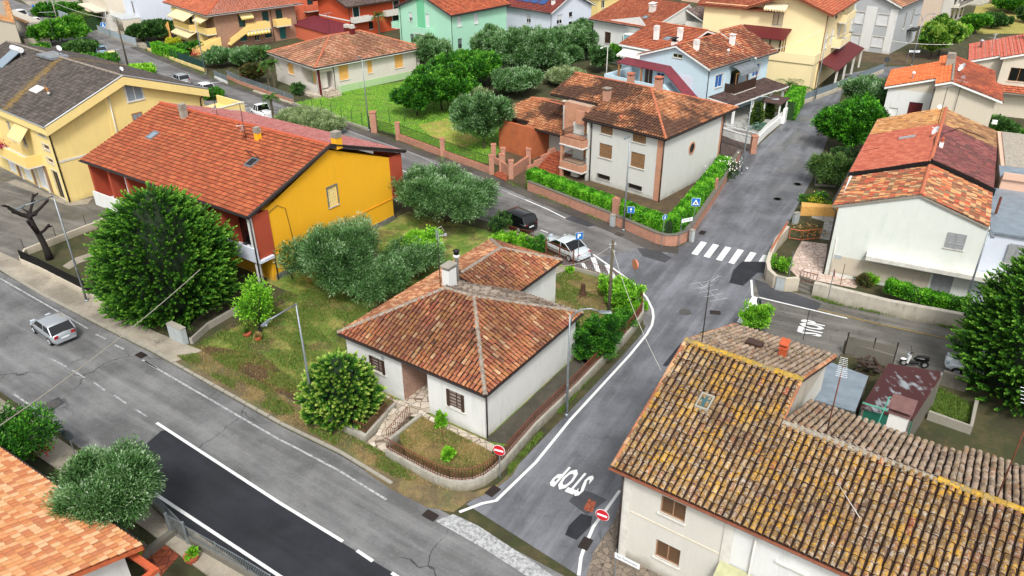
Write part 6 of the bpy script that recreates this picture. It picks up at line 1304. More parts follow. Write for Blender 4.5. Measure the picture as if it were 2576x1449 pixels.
def solar_house():
    F = Fr(q('t3',320,330),-46);B = Bld('two_storey_house','bluish white house with solar panels on its dark red roof',F,'house');t = B.t;A = F.w
    B.win('X',0,rec=(4.9,6.0,2.9,4.4),kind='halfroller',fr='roller_white');B.win('Y',0,rec=(1.5,2.9,3.1,4.6),kind='halfroller',fr='roller_white');B.win('Y',0,rec=(4.6,5.5,3.9,4.7),kind='glass',fr='wood_dark');B.win('Y',0,rec=(4.6,5.5,2.2,3.1),kind='glass',fr='wood_dark')
    B.block(0,14,0,10.6,0,5.2,gable=('x',7.6,5.3));B.finish('wall_bluewhite');B.pipe(-.08,-.05,0,5.2)
    pl,rg = gab(F,-.6,15,-.6,11.2,5.2,8.0,'x');make_roof(t,pl,'marsi','tile_darkred',ridges=rg,gutters=[[F.w(-.6,-.65,5.2),F.w(15,-.65,5.2)]],thick=.15,under='white')
    for i in range(4):
        m = MB();x = 2.6+1.9*i;s_ = 2.8/5.9;m.hexa([A(x,1.0,5.35+1.6*s_),A(x+1.6,1.0,5.35+1.6*s_),A(x+1.6,3.4,5.35+4.0*s_),A(x,3.4,5.35+4.0*s_),A(x,1,5.42+1.6*s_),A(x+1.6,1,5.42+1.6*s_),A(x+1.6,3.4,5.42+4*s_),A(x,3.4,5.42+4*s_)]);m.build('solar_panel','solar_panel',t)
    chimney(B,1.0,1.6,5.8,1.0,.5,'white','white','slab');chimney(B,7.6,2.8,6.3,1.2,.5,'white','white','louvre')
tiles('tile_darkred',['8a3a30','7a322c','964438'],None,.2,1.2,.2,.3)
solar_house()
def white_orange():
    o_ = np.array([20.8,118.2]);F = Fr((0,0),-46.5,world=o_);B = Bld('two_storey_house','white house with orange roof and glazed teal porch beyond the olives',F,'house');t = B.t;A = F.w
    B.win('X',0,rec=(7.4,8.6,2.9,4.6),kind='shutter',fr='wood_dark',surround='offwhite');B.win('X',0,rec=(4.2,5.2,2.6,4.4),kind='glass',fr='wood_dark')
    B.block(0,11,0,13,0,5.8,gable=('y',7.6,2));B.finish('wall_white');B.lbox('porch','glass_teal',[(1.2,3.8,-1.4,0,2.0,5.0)]);B.lbox('porch_frame','white',[(1.15,3.85,-1.45,.05,5.0,5.12),(1.15,3.85,-1.45,-1.4,3.9,4.0),(2.4,2.55,-1.46,-1.4,2.0,5.0),(1.15,1.25,-1.46,-1.4,2.0,5.0),(3.75,3.85,-1.46,-1.4,2,5)])
    pl = [[A(-.5,-.6,6.2),A(11.6,-.6,6.2),A(11.6,9,8.6),A(-.5,9,8.6)],([A(-3.5,14,6.2),A(-3.5,3,6.2),A(-.5,5,7.4),A(-.5,12,7.4)],'tile_redhouse|port')]
    make_roof(t,[pl[0],([A(-5.4,16,6.0),A(-5.4,8,6.0),A(-.5,8,8),A(-.5,16,8.0)],'tile_redhouse|port')],'marsi','tile_orange',gutters=[[A(-.5,-.65,6.2),A(11.6,-.65,6.2)]],thick=.2,under='white');B.lbox('side_wall','wall_white',[(-4.8,0,8.6,15,0,6.2)]);B.lbox('upper_wall','wall_white',[(-.3,0,0,13,5.8,6.6)])
    m = MB();m.prism([A(-.35,-.2,6.1),A(-.35,9,8.4),A(-.35,14,6.2)],0,up=F.ex*.15);m.build('gable_wall','wall_white',t)
    awn(B,'awning',[(-1.8,8.0,3.6),(-1.8,3.5,3.6),(0,3.5,4.6),(0,8,4.6)],'awning_cream','awning_yellow');chimney(B,3.4,4.8,7.2,1.3,.8,'offwhite','white','hood');skylight(B,2.9,2.5,7.0,.8,.9,.25)
white_orange()
def g(k,x,y,z=0.0): return at(q(k,x,y),z)
def hgt(b,tp_):
    """height of a vertical thing: ground pixel b, top pixel tp_"""
    B0 = at(b);d = ray(*tp_);t = (d[0]*B0[0]+d[1]*B0[1])/(d[0]**2+d[1]**2);return float(CAM[2]+t*d[2])
def px2m(b,px): return px*float(np.linalg.norm(at(b)-CAM))/FOC
# ================================================================ vehicles
def car(name,label,cat,p,head,style,paint_,group=None,L=3.9,Wd=1.66,H=1.46,lights=True):
    t = thing(name,label,cat,(0,0,0),0,group);h = Wd/2;k = L/3.9
    zb = {'hatch': .92,'sedan': .88,'van': 1.0,'suv': 1.0,'pickup': 1.0}[style]
    fr_ = {'hatch': [(-1.95,.36,.72,.82),(-1.88,.24,zb,.93),(-1.1,.2,zb+.03,1),(0,.2,zb,1),(.85,.2,zb-.03,.99),(1.45,.22,.80,.96),(1.82,.27,.66,.86),(1.95,.38,.52,.70)],
           'sedan': [(-1.95,.4,.74,.78),(-1.86,.26,.90,.90),(-1.2,.2,.94,1),(0,.2,zb,1),(.75,.2,zb-.03,1),(1.4,.22,.76,.96),(1.8,.27,.62,.86),(1.95,.38,.48,.68)]}.get(style)
    if fr_ is None: fr_ = [(-1.95,.36,.9,.86),(-1.9,.25,zb+.05,.96),(-1.1,.22,zb+.05,1),(0,.22,zb+.02,1),(1.0,.22,zb,.99),(1.5,.24,zb-.12,.96),(1.85,.3,.78,.88),(1.95,.4,.6,.74)]
    m = MB();rings = []
    for x,z0,z1,w_ in fr_:
        hw = h*w_;sec = [(hw*.86,z0),(hw,z0+.14),(hw*1.0,(z0+z1)/2),(hw*.97,z1-.10),(hw*.84,z1-.01),(0,z1+.03)];sec = sec+[(-a,b) for a,b in sec[-2::-1]];rings.append([(x*k,a,b) for a,b in sec])
    for a,b in zip(rings[:-1],rings[1:]):
        n = len(a)
        for i in range(n): m.face([a[i],a[(i+1) % n],b[(i+1) % n],b[i]])
    m.face(rings[0]);m.face(rings[-1]);m.build('body',paint_,t,smooth=True,weld=True)
    G_ = {'hatch': (-1.86,-1.45,.25,.98,H),'sedan': (-1.45,-.72,.15,.95,H),'van': (-1.88,-1.62,.45,1.2,H),'suv': (-1.88,-1.6,.2,.95,H),'pickup': (-.55,-.4,.35,.95,H)}[style]
    xb0,xr0,xr1,xb1,zr = G_;zc = zb-.02;hb,hr = h*.94,h*.84
    base = [(xb0*k,-hb,zc),(xb1*k,-hb*.95,zc-.04),(xb1*k,hb*.95,zc-.04),(xb0*k,hb,zc)];rf = [(xr0*k,-hr,zr-.05),(xr1*k,-hr,zr-.05),(xr1*k,hr,zr-.05),(xr0*k,hr,zr-.05)]
    def lerp(a,b,f): return tuple(a[i]+(b[i]-a[i])*f for i in range(3))
    for nm,i,j in (('rear_window',3,0),('windscreen',1,2),('side_window',0,1),('side_window',2,3)):
        m = MB();c = [base[i],base[j],rf[j],rf[i]];cen = np.mean(c,axis=0);v = np.array(c);m.prism([tuple(p_) for p_ in v],0,up=(np.array([0,0,0])-[cen[0]*.02,cen[1]*.04,.0]));m.build(nm,'windscreen',t)
    m = MB()
    n = 5;R_ = []
    for i in range(n+1):
        x = xr0+(xr1-xr0)*i/n;c_ = .05*math.sin(math.pi*(i+.6)/(n+1.2));R_.append([(x*k,-hr*1.04,zr-.06),(x*k,-hr*.9,zr-.02+c_*.5),(x*k,0,zr+c_),(x*k,hr*.9,zr-.02+c_*.5),(x*k,hr*1.04,zr-.06)])
    for a,b in zip(R_[:-1],R_[1:]):
        for i in range(4): m.face([a[i],a[i+1],b[i+1],b[i]])
    m.face(R_[0]);m.face(R_[-1]);m.build('roof_panel',paint_,t,smooth=True,weld=True)
    m = MB()
    for i in range(4): m.tube([base[i],rf[i]],.035,5)
    for sgn in (-1,1):
        f = .45;a = lerp(base[0],base[1],f);b = lerp(rf[0],rf[1],f);m.tube([(a[0],sgn*hb*1.0,a[2]),(b[0],sgn*hr*1.02,b[2])],.03,5)
    m.build('pillars',paint_,t)
    wr = .31 if style not in ('suv','pickup') else .35
    for x in (-1.22*k,1.2*k):
        for sg in (-1,1):
            y = sg*(h-.09);m = MB();n = 18;ring = [[(x+r*math.cos(2*math.pi*j/n),y+d*sg,wr+r*math.sin(2*math.pi*j/n)) for j in range(n)] for r,d in ((wr,-.1),(wr,.085),(wr*.9,.105),(wr*.62,.10))]
            for a,b in zip(ring[:-1],ring[1:]):
                for j in range(n): m.face([a[j],a[(j+1) % n],b[(j+1) % n],b[j]])
            m.face(ring[0]);w_ = m.build('wheel','rubber',t);m = MB();c0 = (x,y+.09*sg,wr)
            m.face([(x+wr*.62*math.cos(2*math.pi*j/n),y+.095*sg,wr+wr*.62*math.sin(2*math.pi*j/n)) for j in range(n)])
            for j in range(5): a = 2*math.pi*j/5;m.tube([c0,(x+wr*.6*math.cos(a),y+.11*sg,wr+wr*.6*math.sin(a))],.035,4)
            m.build('rim','alu',w_)
    xr = -1.93*k;xf = 1.84*k
    for sg in (-1,1):
        m = MB();m.box(W0,xr-.02,xr+.2,sg*h*.66-.13,sg*h*.66+.13,zb-.28 if style != 'suv' else zb-.2,zb-.06 if style != 'suv' else zb+.25);m.build('tail_light','tail_red',t)
        m = MB();m.box(W0,xf-.12,xf+.05,sg*h*.62-.15,sg*h*.62+.15,.58,.72);m.build('headlight','lampglass',t)
        m = MB();m.blob((.78*k,sg*(h+.09),zb+.08),(.07,.11,.07),8,5);m.build('mirror',paint_,t,smooth=True)
        m = MB();m.box(W0,-1.0*k,1.0*k,sg*h*1.0-.015,sg*h*1.0+.015,.50,.55);m.build('side_trim','rubber',t)
    m = MB();m.box(W0,xr-.05,xr-.02,-.26,.26,zb-.38,zb-.27);m.build('number_plate','plate',t)
    m = MB();m.box(W0,xr-.06,xr+.06,-h*.8,h*.8,.3,.42);m.build('bumper','rubber' if style in ('suv',) else paint_,t)
    if style == 'suv':
        m = MB()
        for sg in (-1,1): m.tube([(xr0*k,sg*hr*.9,zr+.06),(xr1*k,sg*hr*.9,zr+.06)],.025,4)
        m.build('roof_rails','rubber',t)
    if style == 'pickup':
        m = MB();m.box(W0,-1.85*k,-.65*k,-h*.8,h*.8,zb,zb+.05);m.build('load_bed','dark',t)
    t.location = (p[0],p[1],.02);t.rotation_euler = (0,0,R(head));return t
car('parked_car','silver hatchback driving on the main road beside the big conifer','car',(-31.55,44.9),141,'hatch','paint_silver')
car('parked_car','light silver saloon with large rear window parked by the parking sign','car',(4.3,56.8),131,'sedan','paint_lightsilver',L=4.6,Wd=1.83,H=1.42)
car('parked_car','black small minivan parked beside the olive trees','car',(.35,62.0),133,'van','paint_black',L=4.05,Wd=1.7,H=1.6)
car('parked_car','cream yellow small car with roof rails and red tail lights','car',tuple(g('c0',1600,860)[:2]),128,'suv','paint_yellow',L=3.55,Wd=1.6,H=1.55)
car('parked_car','pale blue small car in front of the cream yellow one','car',tuple(g('c0',1440,775)[:2]),128,'hatch','paint_blue',L=3.7)
car('parked_car','silver car half hidden behind the dark-roofed yellow block','car',tuple(g('c1',420,1190)[:2]),130,'hatch','paint_silver',L=3.9)
car('parked_car','white car behind the terrace of the dark-roofed yellow block','car',tuple(g('c1',760,1320)[:2]),130,'hatch','paint_white',L=3.9)
car('jeep','white off-road car with black hood parked beyond the red tile roof','car',tuple(g('t1',1975,880)[:2]),132,'pickup','paint_white',L=3.9,Wd=1.7,H=1.75)
car('pickup_truck','white pickup with dark windscreen at the top left corner','pickup',tuple(g('c0',330,270)[:2]),-48,'suv','paint_white',L=4.8,Wd=1.85,H=1.75)
car('parked_car','white car behind the white wall at the top left','car',tuple(g('c0',530,365)[:2]),-48,'hatch','paint_white',L=4.0)
car('parked_car','pale blue-white car mostly hidden by the big right-hand conifer','car',tuple(g('b4',1530,130)[:2]),150,'hatch','paint_lightsilver',L=3.9)
def scooter(p,head):
    t = thing('scooter','black and white scooter parked beyond the rusty shed roof','scooter',(0,0,0))
    for x in (-.6,.62):
        m = MB();n = 14;m.tube([(x,-.06,.25),(x,.06,.25)],.25,14);w_ = m.build('wheel','rubber',t);m = MB();m.tube([(x,-.065,.25),(x,.065,.25)],.13,10);m.build('rim','alu',w_)
    m = MB();m.blob((-.35,0,.62),(.5,.17,.2),10,6);m.box(W0,-.2,.4,-.14,.14,.28,.36);m.build('body','paint_black',t,smooth=False)
    m = MB();m.hexa([(.4,-.2,.3),(.5,-.12,.3),(.5,.12,.3),(.4,.2,.3),(.3,-.2,.85),(.42,-.1,.95),(.42,.1,.95),(.3,.2,.85)]);m.blob((.68,0,.5),(.2,.1,.08),8,5);m.build('front_shield','paint_white',t)
    m = MB();m.blob((-.4,0,.8),(.42,.16,.09),10,5);m.build('seat','rubber',t,smooth=True);m = MB();m.tube([(.38,0,.9),(.3,0,1.05)],.04,6);m.tube([(.25,-.3,1.05),(.33,0,1.08),(.25,.3,1.05)],.018,5);m.build('handlebar','iron',t);m = MB()
    for s_ in (-1,1): m.tube([(.3,s_*.2,1.05),(.34,s_*.32,1.22)],.01,4);m.blob((.34,s_*.34,1.25),(.03,.06,.04),6,4)
    m.build('mirrors','black',t);m = MB();m.blob((.48,0,.85),(.07,.09,.07),8,5);m.build('headlight','lampglass',t)
    t.location = (p[0],p[1],.02);t.rotation_euler = (0,0,R(head))
scooter(g('m4',1265,1420),165)
# ================================================================ street lamps and poles
def lamp(name,label,b,tp_,tip=None,r=.075,mat='galv',cat='street lamp',curve=False,head=(.62,.2),group='street lamps',headmat='galv',tip2=None):
    p = at(b);h = hgt(b,tp_);t = thing(name,label,cat,p,0,group);m = MB();m.tube([p,p+[0,0,h*.45],p+[0,0,h]],[r*1.15,r*.95,r*.6],8);m.tube([p,p+[0,0,.25]],r*1.7,8);m.tube([p+[0,0,h*.33],p+[0,0,h*.335]],r*1.3,8);m.build('pole',mat,t,smooth=True)
    for tt in ((tip,tip2) if tip2 else (tip,)):
        d = ray(*tt);k = (h+.25-CAM[2])/d[2];e = CAM+d*k;v = e-(p+[0,0,h]);hv = np.array([v[0],v[1],0]);Lh = np.linalg.norm(hv)
        if Lh > 3.2: hv *= 3.2/Lh
        e = p+[0,0,h+.2]+hv;dr = hv/np.linalg.norm(hv);m = MB()
        if curve: m.tube([p+[0,0,h-.7],p+[0,0,h]+hv*.1,p+[0,0,h+.35]+hv*.35,p+[0,0,h+.4]+hv*.7,e],r*.55,6)
        else: m.tube([p+[0,0,h-.05],e],r*.6,6)
        o = m.build('arm',mat,t,smooth=True);m = MB();s = np.array([-dr[1],dr[0],0])*head[1]/2;a = e-dr*.05;b_ = e+dr*head[0];u = np.array([0,0,.06])
        m.hexa([a-s*.5-u,b_-s-u,b_+s-u,a+s*.5-u,a-s*.5+u,b_-s*.6+u*.6,b_+s*.6+u*.6,a+s*.5+u]);hd = m.build('lamp_head',headmat,t);m = MB();m.box(W0,*sorted((float(e[0]+dr[0]*.1),float(e[0]+dr[0]*head[0]*.9))),*sorted((float(e[1]+dr[1]*.1-.05),float(e[1]+dr[1]*head[0]*.9+.05))),float(e[2]-.085),float(e[2]-.06));m.build('glass','lampglass',hd)
    return t
lamp('street_lamp','galvanised lamp post with straight arm in front of the big conifer',q('m1',655,935),q('m1',395,132),q('m1',180,205))
lamp('street_lamp','galvanised lamp post with angled arm beside the yellow-tipped bush',q('b2',410,462),(745.5,763.5),(678,802))
lamp('street_lamp','tall lamp with tan gooseneck arm at the right wall of the corner bungalow',q('b3',385,402),q('m3',466,1030),q('m3',690,1000),curve=True)
lamp('street_lamp','leaning grey lamp post in front of the white row house',q('m4',1620,1052),q('m4',1842,390),q('m4',1858,420),head=(.5,.26))
lamp('street_lamp','thin lamp post rising in front of the brick-trimmed white house',q('m3',867,402),q('t3',912,1022),q('t3',895,1022))
lamp('street_lamp','thin lamp post at the edge of the bright green lawn',q('t2',865,985),q('t2',803,428),q('t2',788,424))
lamp('street_lamp','lamp post in front of the brown apartment house with awnings',q('t1',1545,560),q('t1',1452,100),q('t1',1440,96))
lamp('street_lamp','curved lamp post by the brick pillar of the driveway',q('t3',1750,1312),q('t3',1850,755),q('t3',1985,737),curve=True)
lamp('street_lamp','curved lamp post by the grey fence of the cream-yellow house',q('t4',525,762),q('t4',640,292),q('t4',730,282),curve=True)
lamp('street_lamp','double-armed lamp post beside the grey block',q('t4',1250,496),q('t4',1322,135),q('t4',1425,103),tip2=q('t4',1295,112),curve=True)
lamp('street_lamp','tall thin lamp post near the hedge at the top left',q('c0',725,210),q('c0',682,0),q('c0',660,-10))
lamp('street_lamp','white lamp post among the olives behind the brick-trimmed house',q('t3',735,640),q('t3',768,345),q('t3',710,352),mat='offwhite',headmat='white')
def wpole(label,b,tp_,r=.13,mat='trunk_grey',lean=None):
    p = at(b);h = hgt(b,tp_);t = thing('utility_pole',label,'utility pole',p,0);l = np.array(lean if lean else (0,0));e = p+[l[0],l[1],h];m = MB();m.tube([p,e],r,8,r*.7);m.build('pole',mat,t,smooth=True);m = MB()
    for i in range(3): m.blob(e-[.0,0,.25+.3*i]+[.14*(-1)**i,.05,0],(.06,.06,.08),6,5)
    m.tube([e-[.25,0,.3],e+[.25,0,-.3]],.03,4);m.build('insulators','plastic_grey',t);return t,e
_,E1 = wpole('weathered wooden pole in the garden beside the corner bungalow',q('m3',750,1105),q('m3',777,468));_,E2 = wpole('dark wooden pole beside the cream yellow car',q('t1',962,500),q('t1',866,138),.15);_,E3 = wpole('slim concrete pole at the top left road edge',q('c0',822,300),q('c0',742,0),.12,'concrete')
def cable(label,a,b,sag=.6,r=.02,mat='cable'):
    a,b = _np(a),_np(b);pts = [a+(b-a)*i/12-[0,0,sag*4*(i/12)*(1-i/12)] for i in range(13)];m = MB();m.tube(pts,r,4);return tag(m.build('cable',mat,None),label,'cable')
cable('pale cable crossing above the main road from the lower left',at(q('b1',-60,500),6.0),at(q('m1',1500,690),6.5),.3,.03);cable('thin cable from the wooden pole down over the side road',E1-[0,0,.6],at(q('m3',1150,1445),6.5),.5,.014,'offwhite')
cable('thin cable from the wooden pole to the annex roof',E1-[0,0,.3],at(q('m3',400,660),3.4),.4,.012,'offwhite');cable('service cable between the top left poles',E2-[0,0,.2],E3-[0,0,.3],.5,.03,'offwhite');cable('pale cable from the cream-yellow house to the blue roof',at(q('t4',575,225),9),at(q('t4',195,375),6.6),.4,.025,'offwhite');cable('pale cable in front of the small round trees',at(q('c3',280,580),7),at(q('c3',1165,632),7),.2,.03,'offwhite')
# ================================================================ traffic signs
def sign(label,b,tp_,kind,face,name='road_sign',w=.6,h_=None,cat='road sign',text=None):
    """face: compass direction (deg, world) the sign looks at"""
    p = at(b);H = hgt(b,tp_);t = thing(name,label,cat,p);m = MB();m.tube([p,p+[0,0,H]],.03,6);m.build('pole','galv',t);a = R(face);n = np.array([math.cos(a),math.sin(a),0]);s = np.array([-n[1],n[0],0]);u = np.array([0,0,1.0]);c = p+[0,0,H-w*.5]+n*.05
    def disc(r,d,nm,mt,par,k=24):
        m = MB();P = [c+n*d+s*(r*math.cos(2*math.pi*j/k))+u*(r*math.sin(2*math.pi*j/k)) for j in range(k)];m.prism([tuple(x) for x in P],0,up=n*.012);return m.build(nm,mt,par)
    def rect(x0,x1,z0,z1,d,nm,mt,par): m = MB();m.prism([tuple(c+n*d+s*x+u*z) for x,z in ((x0,z0),(x1,z0),(x1,z1),(x0,z1))],0,up=n*.012);return m.build(nm,mt,par)
    def pol(pts,d,nm,mt,par): m = MB();m.prism([tuple(c+n*d+s*x+u*z) for x,z in pts],0,up=n*.008);return m.build(nm,mt,par)
    r = w/2
    if kind == 'noentry': o = disc(r,0,'sign_plate','signwhite',t);disc(r*.93,.014,'red_disc','signred',o);rect(-r*.72,r*.72,-r*.16,r*.16,.028,'white_bar','signwhite',o)
    elif kind == 'back': o = disc(r,0,'sign_plate','signback',t)
    elif kind in ('P','arrow','cross'):
        o = rect(-r,r,-r,r,0,'sign_plate','signwhite',t);f = rect(-r*.94,r*.94,-r*.94,r*.94,.013,'blue_field','signblue',o)
        if kind == 'P': text_on('lettering','P',c+n*.03-s*r*.0+(-s*(-.45*r)*-1)+u*(-.6*r),s,u,r*.9,r*1.25,'signwhite',parent=o,bold=.04)
        elif kind == 'arrow': pol([(-.09*r,-.7*r),(.09*r,-.7*r),(.09*r,.1*r),(.4*r,.1*r),(0,.7*r),(-.4*r,.1*r),(-.09*r,.1*r)],.027,'arrow','signwhite',o)
        else: pol([(-.75*r,-.65*r),(.75*r,-.65*r),(0,.7*r)],.027,'triangle','signwhite',o);pol([(-.3*r,-.55*r),(-.15*r,-.55*r),(0,-.2*r),(.2*r,-.55*r),(.33*r,-.55*r),(.1*r,0),(.02*r,.15*r),(-.12*r,.1*r)],.037,'walking_figure','black',o)
    elif kind == 'walk': o = disc(r,0,'sign_plate','signwhite',t);disc(r*.93,.013,'blue_field','signblue',o);pol([(-.35*r,-.7*r),(-.15*r,-.7*r),(0,-.2*r),(.25*r,-.7*r),(.45*r,-.7*r),(.15*r,.1*r),(.15*r,.6*r),(-.1*r,.7*r),(-.15*r,.1*r)],.027,'walking_figure','signwhite',o)
    elif kind == 'plate':
        o = rect(-.04,w*1.9,-.16,.16,0,'sign_plate','signwhite',t)
        if text: text_on('lettering',text,c+n*.016+s*.06-u*.06,s,u,w*1.6,.15,'black',parent=o)
    elif kind == 'mirror': m = MB();m.prism([tuple(c+s*(r*math.cos(2*math.pi*j/24))+u*(r*math.sin(2*math.pi*j/24))) for j in range(24)],0,up=-n*.12);o = m.build('mirror_back','mirror_orange',t);disc(r*.86,.0,'mirror_glass','mirror_glass',o)
    elif kind == 'warn': o = pol([(-r,-r*.8),(r,-r*.8),(0,r)],0,'sign_plate','signred',t);pol([(-r*.62,-r*.58),(r*.62,-r*.58),(0,r*.55)],.014,'white_field','signwhite',o)
    return t
TOCAM = -90
sign('no-entry sign on the corner of the garden wall of the bungalow',q('b2',1617,805),q('b2',1610,585),'noentry',-112,w=.68)
sign('no-entry sign standing in front of the lichened old house',q('b3',612,1215),q('b3',626,1008),'noentry',-118,w=.68)
sign('blue parking sign beside the light silver saloon',q('m3',525,658),q('m3',537,408),'P',-75,w=.62);sign('blue square one-way sign with white arrow before the hedge',q('m3',912,402),q('m3',926,215),'arrow',-100,w=.6)
sign('small round blue footpath sign before the brick garden wall',q('m3',1152,527),q('m3',1182,274),'walk',-60,w=.5);sign('blue square pedestrian crossing sign at the hedge corner',q('m3',1378,455),q('m3',1407,150),'cross',-98,w=.72)
sign('white street-name plate on a pole at the brick wall corner',q('m3',1283,522),q('m3',1306,300),'plate',-65,'street_name_sign',.55,text='VIA')
sign('street-name plate at the corner of the lichened old house',q('b3',700,1449),q('b3',683,1270),'plate',-125,'street_name_sign',.62,text='San Fortunato')
sign('round orange-backed traffic mirror at the bend',q('m3',942,842),q('m3',972,615),'mirror',20,'traffic_mirror',.8,cat='traffic mirror');sign('grey back of a road sign beside the stop line on the right road',q('m3',1855,1080),q('m3',1872,903),'back',15)
sign('grey back of a road sign by the pink-paved yard',q('m4',318,815),q('m4',358,552),'back',160,w=.5);sign('red edge-on stop sign before the pale retaining wall',q('m4',622,925),q('m4',672,685),'warn',-10,w=.6);sign('dark back of a round sign behind the lower left olive',q('b1',498,660),q('b1',448,478),'back',-100,w=.72)
sign('grey back of a round sign before the grey block',q('t4',1047,543),q('t4',1070,425),'back',-100,w=.8);sign('white street-name plate in front of the soot-stained grey block',q('c3',490,930),q('c3',535,690),'plate',-100,'street_name_sign',.8,text='VIA');sign('round blue pedestrian sign by the white-railed stairs',q('c0',1525,565),q('c0',1478,312),'walk',-85,w=1.0)
def rod(label,b,tp_,name='post',cat='post',mat='iron',r=.025): p = at(b);m = MB();m.tube([p,p+[0,0,hgt(b,tp_)]],r,5);return tag(m.build(name,mat),label,cat)
rod('thin grey post on the right road behind the grey-backed sign',q('m4',440,1215),q('m4',485,990));rod('rusty clothes-line post in the pale paved yard',q('m4',718,805),q('m4',762,648),mat='rust');rod('grey post standing in the low hedge before the row house',q('m4',1222,915),q('m4',1270,750),mat='galv')
# ================================================================ fences and walls
def wall_run(name,label,pts,h,w=.25,mat='concrete',cat='wall',z=0.0,cap=None,fence=None,posts=None,hole=None):
    """low wall along world points with optional railing (h, mat, step) on top and pillars (h, mat, size)"""
    P = [np.array([float(p[0]),float(p[1]),z]) for p in pts];t = thing(name,label,cat,P[0]);A_ = off([tuple(p[:2]) for p in P],w/2);B_ = off([tuple(p[:2]) for p in P],-w/2);m = MB()
    for i in range(len(P)-1): m.prism([(*A_[i],z),(*A_[i+1],z),(*B_[i+1],z),(*B_[i],z)],h)
    m.build('wall',mat,t)
    if cap:
        m = MB();A2 = off([tuple(p[:2]) for p in P],w/2+.04);B2 = off([tuple(p[:2]) for p in P],-w/2-.04)
        for i in range(len(P)-1): m.prism([(*A2[i],z+h),(*A2[i+1],z+h),(*B2[i+1],z+h),(*B2[i],z+h)],.06)
        m.build('coping',cap,t)
    if fence:
        m = MB();rail(m,[p+[0,0,h] for p in P],fence[0],fence[2],fence[3] if len(fence) > 3 else .013,fence[4] if len(fence) > 4 else None);m.build('railing',fence[1],t)
    if posts:
        for p in (posts[3] if len(posts) > 3 else P): m = MB();s = posts[2]/2;F = WF();m.box(F,p[0]-s,p[0]+s,p[1]-s,p[1]+s,z,z+posts[0]);m.box(F,p[0]-s-.04,p[0]+s+.04,p[1]-s-.04,p[1]+s+.04,z+posts[0],z+posts[0]+.07);m.build('pillar',posts[1],t)
    return t
def panel_fence(label,pts,h,mat='fence_grey',base=.35,bmat='concrete',pmat='galv',step=2.4,dens=.11,name='fence',sheet_=False):
    P = [np.array([float(p[0]),float(p[1]),0]) for p in pts];t = thing(name,label,'fence',P[0]);m = MB()
    for a,b in zip(P[:-1],P[1:]):
        d = (b-a)/np.linalg.norm(b-a);s = np.array([-d[1],d[0],0])*.1;m.prism([a-s,b-s,b+s,a+s],base)
    m.build('base_wall',bmat,t)
    for a,b in zip(P[:-1],P[1:]):
        L = np.linalg.norm(b-a);n = max(1,round(L/step))
        for i in range(n+1): p = a+(b-a)*i/n;m = MB();m.tube([p,p+[0,0,h+.05]],.04,4);m.build('post',pmat,t)
    m = MB()
    for a,b in zip(P[:-1],P[1:]):
        if sheet_: d = (b-a)/np.linalg.norm(b-a);s = np.array([-d[1],d[0],0])*.012;m.prism([a-s+[0,0,base+.04],b-s+[0,0,base+.04],b+s+[0,0,base+.04],a+s+[0,0,base+.04]],h-base-.08)
        rail(m,[a+[0,0,base],b+[0,0,base]],h-base,dens,.014)
    m.build('panels',mat,t);return t
# corner bungalow garden
struct_ = lambda *a,**k: struct(*a,**k)
def slab_(name,pts,z,mat): m = MB();m.prism([(p[0],p[1],-.02) for p in pts],z+.02);return struct(m,name,mat)
PL = [(-12.0,35.9),(-8.3,33.4),(-7.15,36.0),(-8.6,37.6)]
slab_('planter_soil',PL,.42,'grass_dark');wall_run('retaining_wall','short mossy retaining wall below the yellow-tipped bush',[(-12.2,36.1),(-8.2,33.3),(-7.0,36.2)],.6,.28,'wall_mossy',fence=None)
m = MB();rail(m,[np.array([*p,.6]) for p in ((-8.9,33.9),(-8.2,33.5),(-7.05,36.1))],.55,.16,.014);tag(m.build('railing','rust'),'rusty railing on the planter wall left of the garden steps','railing')
CW = [tuple(x) for x in W('b2',(880,668),(1000,735),(1120,800),(1210,845),(1290,872),(1370,880),(1440,872),(1510,845),(1580,795),(1640,735))]+[(1.2,34.2),(3.9,38.0),(6.0,41.2)]+W('m3',(790,1320),(900,1200),(960,1120),(1000,1060),(1000,1000),(975,940))
wall_run('retaining_wall','curved whitewashed and blackened garden wall with rusty railing round the bungalow',CW,.62,.3,'wall_mossy',fence=(.75,'rust',.15,.022))
slab_('garden_bed',W('b2',(955,560),(1100,430),(1520,640),(1600,700),(1500,800),(1330,800),(1200,765),(1000,660)),.36,'grass_dry')
sheet('garden_path',W('b2',(760,180),(930,300),(1140,390),(1580,590),(1560,650),(1100,425),(960,330),(740,205)),.06,'crazy_paving');sheet('garden_path',W('b2',(940,290),(1150,370),(1120,410),(1000,400),(880,360)),.064,'crazy_paving')
sheet('garden_path',W('b2',(735,592),(800,530),(880,575),(872,655)),.15,'crazy_paving')
st = thing('garden_steps','pale stone steps leading down from the bungalow passage to the road','steps',g('b2',870,500))
for i in range(7):
    f0,f1 = i/7,(i+1)/7;a,b = g('b2',905,375),g('b2',1025,425);c,d = g('b2',800,535),g('b2',880,580);m = MB();m.prism([a+(c-a)*f0,b+(d-b)*f0,b+(d-b)*f1,a+(c-a)*f1],.44-.05*i);m.build('step','crazy_paving',st)
m = MB();rail(m,[g('b2',880,590)+[0,0,.3],g('b2',1030,440)+[0,0,.5]],.8,.16,.016);tag(m.build('railing','rust'),'rusty handrail beside the garden steps','railing')
wall_run('retaining_wall','low whitewashed kerb wall beside the garden steps',W('b2',(885,600),(1105,425)),.5,.2,'wall_mossy')
wall_run('garden_wall','low wall with thin rusty railing along the parking stripes',W('m3',(480,690),(640,730),(800,795),(860,830),(930,890),(975,940)),.3,.22,'concrete',fence=(.75,'rust',.16,.014));
